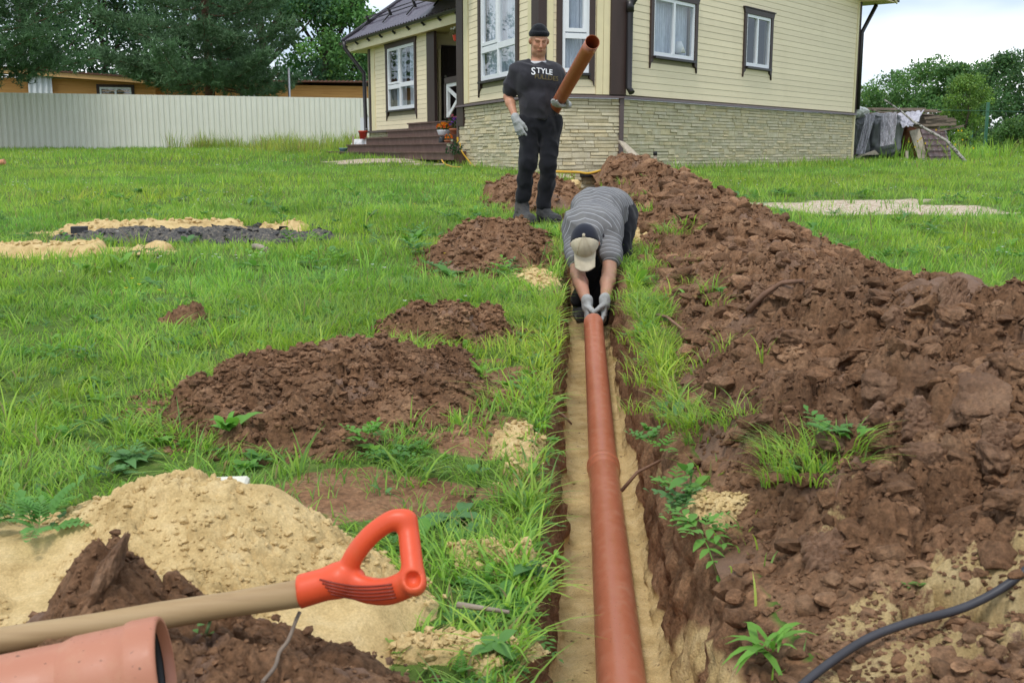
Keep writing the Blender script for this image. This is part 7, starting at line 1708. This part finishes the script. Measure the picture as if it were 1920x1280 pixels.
def build_lawn_things():
    # roofing felt crumbs on the ash patch
    rng = np.random.RandomState(3); Vs = []; Fs = []; k = 0
    n = 0
    while n < 330:
        x, y = rng.uniform(-3.6, -1.4), rng.uniform(7.7, 9.3)
        e = float(np.maximum(ell(np.array([x]), np.array([y]), -2.45, 8.2, 1.0, .36, .3, 2.5, 13), ell(np.array([x]), np.array([y]), -2.0, 9.0, .45, .2, .3, 2.5, 14))[0])
        if e < -.15: continue
        s = rng.choice([.010, .016, .025, .038], p=[.4, .35, .2, .05]); M = rotm(rng); V = np.array([[-1, -.7, 0], [1, -.6, 0], [.8, .7, 0], [-.7, .8, 0]])*s*rng.uniform(.6, 1.2, (4, 1)); V[:, 2] += rng.normal(size=4)*s*.25; a = rng.rand()*6.28; Rz = np.array(Matrix.Rotation(a, 3, 'Z')@Matrix.Rotation(rng.uniform(-.5, .5), 3, 'X')); V = V@Rz.T; T = V+np.array([0, 0, s*.18]); c = np.array([x, y, gz_(x, y)+.014+max(0, float(Hash(np.array([x]), np.array([y]))[0]))]); Vs.append(np.concatenate([V, T])+c); Fs.append(np.array([(0, 1, 2, 3), (4, 5, 6, 7), (0, 1, 5, 4), (1, 2, 6, 5), (2, 3, 7, 6), (3, 0, 4, 7)])+k); k += 8; n += 1
    MAT['felt'] = M_plain('black_felt', (.035, .034, .037), .75, .4, 30); tag(link('felt_scraps', np_mesh('felt_scraps', np.concatenate(Vs), np.concatenate(Fs), MAT['felt'], False)), 'scraps of black roofing felt strewn on the sand patch', 'debris', None, 'stuff')
    p = G(150, 446)+np.array([0, 0, .03]); m = MB(); m.box(tuple(p+np.array([0, 0, .03])), .12, .10, .05, Matrix.Rotation(.3, 3, 'Z')); tag(m.build('black_block', MAT['felt']), 'biggest black block at the left end of the felt scraps', 'block')
    p, q = G(476, 472), G(502, 478); m = MB(); m.tube([tuple(p+[0, 0, .03]), tuple((p+q)/2+[0, 0, .035]), tuple(q+[0, 0, .03])], [.022, .024, .02], 8); tag(m.build('stick', MAT['wood_old']), 'short thick stick in the grass right of the felt scraps', 'stick')
    # dry straw
    c = on(-2.05, 8.75); n = 160; V = []; F = []
    for i in range(n):
        a = rng.rand()*6.28; L = rng.uniform(.06, .2); d = np.array([math.cos(a), math.sin(a), rng.normal()*.15]); s = np.array([-d[1], d[0], 0])*.004; b = c+np.array([rng.normal()*.28, rng.normal()*.10, rng.uniform(.0, .06)]); k = len(V); V += [b-s, b+s, b+d*L]; F.append((k, k+1, k+2))
    tag(link('straw', np_mesh('straw', V, np.array(F), M_plain('straw', (.30, .19, .09), .8, .3), False)), 'dry brown straw at the right end of the sand patch', 'straw', None, 'stuff')
    # white block behind the sand ridge, sand stone by the trench, pipe tip at the left edge
    m = MB(); a = P(427, 910, 1.97); m.box(tuple(a), .078, .05, .024, Matrix.Rotation(.12, 3, 'Z')); o = m.build('white_block', M_plain('white_block', (.62, .60, .50), .8, .12, 20)); o.modifiers.new('b', 'BEVEL').width = .005; tag(o, 'small off-white block lying on the crest of the sand heap', 'block')
    V, F = ICO2; p = G(1074, 356); W = V*(1+.2*pn3(V[:, 0]*2, V[:, 1]*2, V[:, 2]*2, 2))[:, None]*np.array([.10, .08, .075]); tag(link('sand_stone', np_mesh('sand_stone', W+p+np.array([0, 0, .05]), F, MAT['sand'], False, {'soil': np.full(len(V), -.5)})), 'yellow sandy lump behind the bent man beside the trench', 'stone')
    MAT['pipe_tip'] = M_plain('pale_orange', (.60, .26, .14), .5, .1); a, b = P(-60, 318, 20.0), P(9, 303, 20.0); m = MB(); m.tube([tuple(a), tuple(b)], .05, 14); o = m.build('orange_pole', MAT['pipe_tip']); tag(o, 'orange pole end poking into the left picture edge', 'pole')
    # roots and sticks
    def stick(label, pts, r, mat='root', name='root'):
        m = MB(); m.tube([tuple(p) for p in pts], [r*(1-.5*i/(len(pts)-1)) for i in range(len(pts))], 6); tag(m.build(name, MAT[mat]), label, 'root' if name == 'root' else 'stick')
    up = np.array([0, 0, 1.]); g = lambda x, y, h=.03: Gb(x, y)+up*(h*.5)
    stick('long pale root lying on the middle of the spoil bank', [g(1402, 600, .05), g(1432, 588, .07), g(1465, 575, .08), g(1505, 562, .07)], .014)
    stick('pale root fork sticking out of the right trench wall by the pipe joint', [P(1165, 920, 3.1), P(1195, 885, 3.1), P(1240, 862, 3.15), P(1270, 858, 3.2)], .006)
    stick('brown root arching out of the left trench wall above the sand floor', [P(1040, 768, 3.9), P(1058, 780, 3.85), P(1072, 795, 3.85)], .007)
    stick('short upright stick in the soil above the grass clump on the right bank', [g(1562, 958, .0), g(1575, 915, .03)], .004)
    stick('flat weathered stick in the weeds near the bottom of the trench edge', [G(858, 1170)+up*.035, G(955, 1188)+up*.035], .006, 'wood_old', 'stick')
    stick('thin curved root on the bank above the two green clumps', [g(1228, 600, .05), g(1250, 610, .07), g(1290, 640, .06)], .009)
build_lawn_things()
# ------------------------------------------------------------------ grass and weeds
def blades(rng, B, h, w, seg, col, bend, az=None, lean=None):
    n = len(B); az = rng.rand(n)*2*np.pi if az is None else az; d = np.stack([np.cos(az), np.sin(az), np.zeros(n)], -1); s = np.stack([-np.sin(az), np.cos(az), np.zeros(n)], -1)
    tw = rng.normal(size=n)*.6; s = s*np.cos(tw)[:, None]+d*np.sin(tw)[:, None]*.6
    ts = np.linspace(0, 1, seg+1); V = []; h = h[:, None]; bend = bend[:, None]; w = w[:, None]
    for t in ts[:-1]:
        c = B+np.array([0, 0, 1])*h*(t-.42*bend*t*t)+d*h*(.12*t+bend*t**2*.75); ww = w*(1-t**2.2*.8)*.5; V += [c-s*ww, c+s*ww]
    t = 1; V.append(B+np.array([0, 0, 1])*h*(t-.42*bend*t*t)+d*h*(.12*t+bend*t**2*.75))
    k = 2*seg+1; V = np.stack(V, 1).reshape(-1, 3); o = (np.arange(n)*k)[:, None]
    F = [o+np.array([[2*i, 2*i+1, 2*i+3, 2*i+2]]) for i in range(seg-1)]; T = o+np.array([[2*seg-2, 2*seg-1, 2*seg]])
    return V, F, T, np.repeat(col, k, 0)
GREENS = np.array([(.33, .52, .07), (.28, .47, .065), (.22, .39, .07), (.40, .55, .10), (.31, .49, .07), (.19, .34, .08)])
def grass_colors(rng, X, Y, dry=.05):
    n = len(X); c = GREENS[rng.randint(len(GREENS), size=n)]*rng.uniform(.75, 1.2, (n, 1)); p = fbm(X*.9, Y*.9, 3, 801); q = fbm(X*.35+4, Y*.35, 3, 805)
    c = c*(1+.28*p)[:, None]*np.stack([1+.22*q, 1+.05*q, 1-.1*q], -1); m = rng.rand(n) < dry; c[m] = np.array([.30, .25, .11])*rng.uniform(.7, 1.2, (m.sum(), 1)); return np.clip(c, .01, .6)
_hp = [(-1.05, 21.7), (.455, 17.5), (1.80, 18.0), (8.2, 26.2), (3, 33), (-1, 31)]
def in_poly(X, Y, poly):
    ins = np.zeros(len(X), bool); n = len(poly)
    for i in range(n):
        (x0, y0), (x1, y1) = poly[i], poly[(i+1) % n]; c = ((y0 > Y) != (y1 > Y)) & (X < (x1-x0)*(Y-y0)/(y1-y0+1e-12)+x0); ins ^= c
    return ins
_wing = [tuple(WW.at(0, 0, 0)[:2]), tuple(WW.at(-.6, 0, 1.4)[:2]), tuple(WW.at(WW.L+1, 0, 1.4)[:2]), (.4, 22), (0, 31), tuple(WW.at(0, 0, -5)[:2])]
def allowed(rng, X, Y, trench=.19):
    n = len(X); w = X-XT(Y); ok = ~((np.abs(w) < trench) & (Y < 18.2))
    hm = Hmound(X, Y); ok &= (hm < .012) | ((w < .36) & (hm < .05) & (rng.rand(n) < .5)); ok &= ~((w > 0) & (w < .6) & (Y < 3.6) & (rng.rand(n) < .95))
    ok &= ~((Hash(X, Y) > -.02) & (rng.rand(n) < .9)); ok &= (Hsand(X, Y) < .004) & (Hdark(X, Y) < .004)
    for k in HEAPS: ok &= Hheap(k, X, Y) < rng.uniform(-.01, .02, n)
    sand, ash, pale, steps, bare, lawn = patch_masks(X, Y); r = rng.rand(n)
    ok &= ~((sand > .03) & (r > .02)) & ~((ash > .03) & (r > .05)) & ~((pale > .02) & (r > .10)) & ~((steps > .0) & (r > .22)) & ~((bare > -.02) & (r > .22)) & ~((lawn > .1) & (r > .3))
    ok &= ~((ell(X, Y, .20, 9.42, .42, .30, .3, 3, 77) > 0) & (rng.rand(n) < .8))
    far = Y > 16; ok &= ~(far & in_poly(X, Y, _hp)) & ~(far & in_poly(X, Y, _wing)); return ok
def scatter(rng, y0, y1, dens, spread=.62):
    """points over the strip y0..y1 of the view with some margin, density per square metre"""
    m = .9; area = spread*(y1**2-y0**2)+2*m*(y1-y0); n = int(area*dens); Y = rng.uniform(y0, y1, n*2); Y = Y[rng.rand(n*2) < (spread*Y+m)/(spread*y1+m)]; n = min(n, len(Y)); Y = Y[:n]; X = rng.uniform(-1, 1, n)*(spread*Y+m); return X, Y
def grass_zone(name, label, y0, y1, dens, hgt, wid, seg, seed, bend=(.2, .9), clump=.75):
    rng = np.random.RandomState(seed); X, Y = scatter(rng, y0, y1, dens); f = fbm(X*2.6, Y*2.6, 3, 811)+.5*fbm(X*7, Y*7, 2, 815); keep = rng.rand(len(X)) < np.clip(.72+clump*f, .08, 1); X, Y = X[keep], Y[keep]; ok = allowed(rng, X, Y); X, Y = X[ok], Y[ok]; f = f[keep][ok]
    n = len(X); g = fbm(X*.8, Y*.8, 3, 821); h = hgt*rng.uniform(.45, 1.25, n)*np.clip(1+.55*f+.45*g, .4, 2.2); w = wid*rng.uniform(.6, 1.3, n)
    flowaz = 2*np.pi*fbm(X*1.3, Y*1.3, 2, 831)+rng.normal(size=n)*1.1; B = np.stack([X, Y, Hbase(X, Y)-.006], -1)
    V, F, T, C = blades(rng, B, h, w, seg, grass_colors(rng, X, Y), rng.uniform(*bend, n), flowaz)
    tag(link(name, np_mesh(name, V, F+[T], MAT['grass'], True, None, {'col': C})), label, 'grass', None, 'stuff')
grass_zone('grass', 'long loose grass in the foreground left of the trench', 1.15, 3.0, 8500, .062, .0042, 3, 501, (.4, 1.2))
grass_zone('grass', 'lush grass round the soil heaps', 3.0, 6.0, 5500, .075, .0052, 2, 502, (.3, 1.1))
grass_zone('grass', 'lawn grass between the heaps and the standing man', 6.0, 11.0, 2400, .078, .0072, 2, 503)
grass_zone('grass', 'lawn grass before the house', 11.0, 20.0, 850, .085, .012, 1, 504)
grass_zone('grass', 'far lawn grass by the fence', 20.0, 42.0, 150, .11, .026, 1, 505, (.1, .5))
def tufts(name, label, spots, seed, mul=(1, 1, 1)):
    """dense bundles: (centre, radius, number, height, blade width, bend)"""
    rng = np.random.RandomState(seed); A = []; 
    for (c, r, n, h, w, bd) in spots:
        a = rng.rand(n)*6.28; q = np.sqrt(rng.rand(n))*r; B = np.array(c)+np.stack([q*np.cos(a), q*np.sin(a), np.full(n, -.008)], -1); az = a+rng.normal(size=n)*.7
        A.append((B, h*rng.uniform(.45, 1.2, n), w*rng.uniform(.7, 1.3, n), az, np.clip(rng.normal(bd, .25, n), .05, 1.5)))
    B, h, w, az, bd = [np.concatenate(q) for q in zip(*A)]; V, F, T, C = blades(rng, B, h, w, 4, grass_colors(rng, B[:, 0], B[:, 1], .05)*np.array(mul), bd, az)
    return tag(link(name, np_mesh(name, V, F+[T], MAT['grass'], True, None, {'col': C})), label, 'grass', None, 'stuff')
def tuft_fields():
    rng = np.random.RandomState(71); sp = []
    X, Y = scatter(rng, 1.5, 6.5, 24); ok = allowed(rng, X, Y, .17); X, Y = X[ok], Y[ok]
    for x, y in zip(X, Y): sp.append((np.array([x, y, gz_(x, y)]), rng.uniform(.02, .05), rng.randint(9, 26), rng.uniform(.09, .19), rng.uniform(.004, .0075), rng.uniform(.6, 1.2)))
    X, Y = scatter(rng, 6.5, 15, 5); ok = allowed(rng, X, Y, .17); X, Y = X[ok], Y[ok]
    for x, y in zip(X, Y): sp.append((np.array([x, y, gz_(x, y)]), rng.uniform(.03, .08), rng.randint(7, 14), rng.uniform(.13, .24), rng.uniform(.007, .011), rng.uniform(.4, .9)))
    # overhanging the lips of the trench
    for side in (-1, 1):
        for y in np.exp(rng.uniform(math.log(1.25), math.log(9), 150)):
            x = float(XT(y))+side*rng.uniform(.185, .25)
            if side > 0 and y < 3.2 and rng.rand() < .93: continue
            if y < 3 and rng.rand() < .3: continue
            z = float(Htop(np.array([x]), np.array([y]))[0]); sp.append((np.array([x, y, z]), .035, rng.randint(8, 20), rng.uniform(.06, .135)*(1+y*.03), rng.uniform(.0035, .007)*(1+y*.06), rng.uniform(.7, 1.3)))
    tufts('grass_tufts', 'taller grass tufts scattered through the lawn and along the trench edges', sp, 511)
    sp = []
    for (x, y, r, n, h, w, b) in ((1230, 470, .16, 240, .15, .005, 1.0), (1250, 500, .14, 220, .15, .005, 1.2), (1195, 455, .1, 100, .12, .005, 1.0), (1178, 560, .10, 90, .13, .005, .9), (1205, 590, .14, 120, .13, .005, .9), (1240, 630, .13, 110, .13, .005, .9), (1192, 640, .08, 80, .13, .005, .9), (1203, 690, .07, 80, .12, .005, .9), (1215, 560, .1, 80, .12, .005, .8),
        (1330, 560, .05, 60, .18, .005, .8), (1310, 800, .09, 200, .12, .0045, 1.1), (1370, 810, .06, 90, .14, .004, 1.2), (1270, 790, .07, 90, .12, .0045, 1.1), (1360, 660, .04, 30, .15, .004, .9), (1430, 690, .02, 14, .12, .004, .6), (1500, 880, .09, 300, .15, .0042, 1.0), (1560, 870, .07, 190, .14, .004, 1.1), (1460, 905, .05, 90, .12, .004, 1.0), (1590, 850, .04, 60, .12, .004, 1.0), (1290, 810, .06, 60, .22, .005, .9),
        (1270, 450, .16, 160, .16, .006, 1.1), (1215, 485, .12, 120, .13, .005, 1.0), (1300, 530, .08, 60, .14, .005, 1.1), (1345, 575, .05, 40, .13, .0045, 1.0), (1225, 660, .10, 90, .12, .005, 1.0), (1350, 795, .08, 130, .13, .0045, 1.2), (1400, 790, .05, 60, .12, .004, 1.1), (1530, 900, .07, 160, .12, .004, 1.1), (1480, 870, .06, 110, .12, .004, 1.2), (1200, 720, .06, 60, .11, .0045, .9), (1190, 770, .05, 50, .10, .004, .9), (1320, 690, .03, 24, .12, .004, 1.0), (1290, 420, .1, 40, .13, .007, .9),
        (1740, 430, .1, 40, .2, .01, .9), (1200, 375, .12, 90, .16, .008, .7), (1220, 400, .12, 80, .15, .008, .8), (1180, 348, .14, 80, .15, .009, .6), (1255, 435, .1, 70, .16, .007, 1.1)):
        sp.append((Gb(x, y)+np.array([0, 0, .002]), r, int(n*.62), h*.74, w*.85, b))
    tufts('grass_sods', 'turned grass sods and tufts lying on the spoil bank', sp, 513)
    sp = []
    for i in range(70): # high grass at the fence
        x = rng.uniform(-11.5, -5.2); y = 37.2+(x+17.8)*.325+rng.uniform(-2.2, .3)-.3; sp.append((np.array([x, y, gz_(x, y)]), .35, 46, rng.uniform(.3, .8), .016, .35))
    for i in range(26):
        x = rng.uniform(-7.2, -3.6); y = rng.uniform(29, 36); sp.append((np.array([x, y, gz_(x, y)]), .4, 40, rng.uniform(.25, .65), .016, .35))
    tall = tufts('tall_grass', 'unmown tall grass and weeds at the foot of the fence', sp, 515, (1.15, .9, 1.1))
    sp = []
    for i in range(150):
        x = rng.uniform(8.4, 19); y = rng.uniform(27.4, 40); 
        if x < 8.6+(y-27)*.28 and False: continue
        sp.append((np.array([x, y, gz_(x, y)]), .3, 30, rng.uniform(.3, .7), .022, .45))
    for x in np.linspace(2.0, 8.0, 46):
        s = (x-1.8)/6.4; y = 18.0+8.2*s-.15; sp.append((np.array([x+.1, y-.1, gz_(x, y)]), .12, 16, rng.uniform(.12, .28), .012, .5))
    for x in np.linspace(-1.0, .4, 12): y = 21.7-(x+1.05)*2.79; sp.append((np.array([x-.15, y-.1, gz_(x, y)]), .12, 14, rng.uniform(.1, .22), .012, .5))
    tufts('undergrowth', 'rank grass and weeds round the rubbish heap and along the stone base', sp, 517)
tuft_fields()

def leaf_strip(p, d, n, L, W, droop, m=4):
    """one leaf blade: midrib from p along d, curving down; returns vertices and faces"""
    d = np.array(d, float); d /= np.linalg.norm(d); s = np.cross(d, n); s /= np.linalg.norm(s)+1e-9; V = []; F = []
    prof = {4: [.12, .9, 1.0, .55, .02], 2: [.15, 1.0, .03], 3: [.12, 1, .75, .02]}[m]
    for i in range(m+1):
        t = i/m; c = p+d*L*t+np.array([0, 0, -1])*droop*L*t*t; w = W*prof[i]; up = np.array([0, 0, .18*w]); V += [c-s*w+up, c, c+s*w+up]
    for i in range(m):
        for j in range(2): F.append((3*i+j, 3*i+j+1, 3*i+3+j+1, 3*i+3+j))
    return V, F
def leaf_geo(rng, kind, p, d, L):
    V = []; F = []; up = np.array([0, 0, 1.])
    def put(a): 
        k = len(V); V.extend(a[0]); F.extend([tuple(i+k for i in f) for f in a[1]])
    if kind == 'broad': put(leaf_strip(p, d, up, L, L*.17, .45))
    elif kind == 'wide': put(leaf_strip(p, d, up, L, L*.30, .35))
    elif kind == 'blade': put(leaf_strip(p, d, up, L, L*.055, .55))
    else:                                  # fern-like or lobed: leaflets along a midrib
        d = d/np.linalg.norm(d); s = np.cross(d, up); s /= np.linalg.norm(s)+1e-9; m = 7 if kind == 'fern' else 3
        put(leaf_strip(p, d, up, L, L*.014, .35, 2))
        for i in range(m):
            t = .25+.75*i/m; c = p+d*L*t-up*.35*L*t*t; ll = L*(.36 if kind == 'fern' else .5)*(1.1-.75*t)
            for q in (-1, 1): put(leaf_strip(c, d*.75+s*q+up*.1, up, ll, ll*.24, .3, 2 if kind == 'fern' else 3))
        put(leaf_strip(p+d*L-up*.35*L, d, up, L*.25, L*.07, .3, 2))
    return V, F
def rosette(rng, c, kind, n, L, spread=(.25, 1.1)):
    out = []
    for i in range(n):
        a = i*2.4+rng.normal()*.4; el = rng.uniform(*spread); d = np.array([math.cos(a)*math.cos(el), math.sin(a)*math.cos(el), math.sin(el)]); out.append(leaf_geo(rng, kind, np.array(c)+rng.normal(size=3)*np.array([.008, .008, .003]), d, L*rng.uniform(.65, 1.15)))
    return out
WEEDC = np.array([(.13, .30, .05), (.10, .24, .05), (.17, .35, .05), (.12, .26, .08)])
def weeds_field():
    rng = np.random.RandomState(81); V = []; F = []; C = []
    def add(geos, col):
        for g in geos:
            k = len(V); V.extend(g[0]); F.extend([tuple(i+k for i in f) for f in g[1]]); C.extend([col*rng.uniform(.85, 1.15)]*len(g[0]))
    X, Y = scatter(rng, 1.35, 5.5, 34); ok = allowed(rng, X, Y, .15)
    for x, y in zip(X[ok], Y[ok]):
        kd = rng.choice(['broad', 'fern', 'lobed', 'wide'], p=[.4, .22, .2, .18]); add(rosette(rng, (x, y, gz_(x, y)+.01), kd, rng.randint(4, 9), rng.uniform(.035, .085)*(1 if kd != 'wide' else .7)), WEEDC[rng.randint(4)])
    for y in np.exp(rng.uniform(math.log(1.25), math.log(5), 90)):
        x = float(XT(y))-rng.uniform(.17, .32); kd = rng.choice(['broad', 'lobed', 'wide', 'fern']); add(rosette(rng, (x, y, gz_(x, y)), kd, rng.randint(4, 8), rng.uniform(.03, .065), (-.2, .9)), WEEDC[rng.randint(4)])
    X, Y = scatter(rng, 5.5, 13, 4); ok = allowed(rng, X, Y, .2)
    for x, y in zip(X[ok], Y[ok]): add(rosette(rng, (x, y, gz_(x, y)+.02), rng.choice(['broad', 'lobed']), rng.randint(4, 8), rng.uniform(.09, .18)), WEEDC[rng.randint(4)])
    for (x, y, n) in ((1205, 620, 5), (1225, 660, 4), (1195, 600, 4), (1240, 590, 4), (1260, 790, 5), (1285, 940, 5), (1210, 540, 3), (1180, 350, 4), (1245, 830, 3), (1300, 560, 2), (1520, 890, 3), (1600, 860, 2)):
        for i in range(n): p = Gb(x+rng.normal()*22, y+rng.normal()*14); add(rosette(rng, p, rng.choice(['broad', 'lobed']), 5, rng.uniform(.05, .10)), WEEDC[rng.randint(4)])
    Fq = [f for f in F]; tag(link('weeds', np_mesh('weeds', V, np.array(Fq), MAT['leaf'], True, None, {'col': np.array(C)})), 'broad-leaved weeds mixed through the grass', 'weeds', None, 'stuff')
weeds_field()
def plant(label, c, kind, n, L, col, seed, spread=(.25, 1.1), stem=0):
    rng = np.random.RandomState(seed); c = np.array(c); root = thing('leafy_plant', label, 'plant', tuple(c), 'single leafy plants in the foreground')
    if stem:
        m = MB(); m.tube([tuple(c), tuple(c+np.array([.01, 0, stem*.5])), tuple(c+np.array([.015, .01, stem]))], .0025, 5); m.build('stem', MAT['leafstem'], root)
    for i, g in enumerate(rosette(rng, c+np.array([0, 0, .005]), kind, n, L, spread)):
        Vv = np.array(g[0]); 
        if stem: Vv[:, 2] += stem*(i+.5)/n
        cc = 1.4*np.array(col)*rng.uniform(.85, 1.2); o = link('leaf', np_mesh('leaf', Vv, np.array(g[1]), MAT['leaf'], True, None, {'col': np.tile(cc, (len(Vv), 1))}), root); o.location = -root.location
MAT['leafstem'] = M_plain('leaf_stem', (.10, .16, .05), .6)
up_ = np.array([0, 0, 1.])
plant('fern-leaved plant behind the left part of the sand heap', G(85, 1005), 'fern', 9, .12, (.085, .20, .045), 1, (.5, 1.2))
plant('fern-leaved plant at the left picture edge above the sand', G(20, 985), 'fern', 8, .11, (.085, .19, .04), 2, (.4, 1.2))
plant('broad grassy clump in the soil at the bottom of the spoil bank', Gb(1440, 1240)+up_*.01, 'blade', 16, .12, (.11, .24, .035), 3, (.4, 1.3))
plant('lobed green plant over the right trench edge beside the sand lumps', Gb(1320, 1015)+up_*.02, 'lobed', 9, .085, (.10, .22, .04), 4, (-.3, .9))
plant('small leafy sprig on the right trench edge above the lobed plant', Gb(1285, 945)+up_*.02, 'wide', 9, .05, (.09, .21, .04), 5, (0, 1.1), .06)
plant('lobed plant at the front foot of the widest soil heap', G(690, 845)+up_*.01, 'lobed', 8, .085, (.10, .23, .035), 6, (.4, 1.2))
plant('bright leafy plant at the left front corner of the widest soil heap', G(430, 830)+up_*.01, 'broad', 11, .12, (.105, .25, .035), 7, (.5, 1.3))
plant('broad dandelion leaves on the grass right of the sand heap', G(850, 985)+up_*.01, 'broad', 8, .11, (.075, .17, .055), 8, (.1, .6))
plant('leafy weed hanging over the left trench edge by the sand clump', G(1000, 1090)+up_*.0, 'wide', 12, .055, (.07, .16, .05), 9, (-.5, .7), .03)
plant('clover-like plant at the bottom of the left trench edge', G(930, 1250)+up_*.0, 'wide', 11, .045, (.085, .19, .045), 10, (0, 1.0), .04)
plant('feathery plant below the sand clump on the trench edge', G(905, 1130)+up_*.0, 'fern', 12, .06, (.07, .16, .035), 11, (-.1, 1.0))
plant('fern-leaved plant in the grass right of the widest soil heap', G(905, 720)+up_*.01, 'fern', 8, .085, (.13, .26, .03), 12, (.5, 1.2))
plant('tiny seedling in the dark soil beside the twig', G(375, 1215)+up_*.0, 'wide', 5, .018, (.10, .2, .05), 13, (0, .9), .035)
plant('small plant on the sandy soil below the bank', Gb(1720, 1115)+up_*.0, 'lobed', 6, .05, (.10, .22, .05), 14, (0, .9))
def tiny_flowers():
    rng = np.random.RandomState(91); V = []; F = []; C = []
    X, Y = scatter(rng, 4, 34, .9); ok = allowed(rng, X, Y, .3); X, Y = X[ok], Y[ok]
    for x, y in zip(X, Y):
        m = rng.randint(1, 5); col = (.75, .75, .72) if rng.rand() < .75 else (.75, .55, .03)
        for i in range(m):
            c = np.array([x+rng.normal()*.12, y+rng.normal()*.12, gz_(x, y)+rng.uniform(.07, .13)]); r = rng.uniform(.008, .013)*(1+y*.02)
            for j in range(5):
                a = j*1.2566; e = np.array([math.cos(a), math.sin(a)*.7-.3, .35]); s = np.array([-math.sin(a), math.cos(a), 0]); k = len(V); V += [c, c+e*r*.6+s*r*.4, c+e*r, c+e*r*.6-s*r*.4]; F.append((k, k+1, k+2, k+3)); C += [col]*4
    for i in range(16):
        p = P(rng.uniform(1690, 1830), rng.uniform(240, 290), rng.uniform(27, 29)); r = .026
        for j in range(5):
            a = j*1.2566; e = np.array([math.cos(a), -.4, math.sin(a)]); s = np.array([-math.sin(a), 0, math.cos(a)]); k = len(V); V += [p, p+e*r*.6+s*r*.4, p+e*r, p+e*r*.6-s*r*.4]; F.append((k, k+1, k+2, k+3)); C += [(.75, .5, .02)]*4
    tag(link('tiny_flowers', np_mesh('tiny_flowers', V, np.array(F), MAT['leaf'], False, None, {'col': np.array(C)})), 'tiny white and yellow meadow flowers in the grass', 'flowers', None, 'stuff')
tiny_flowers()
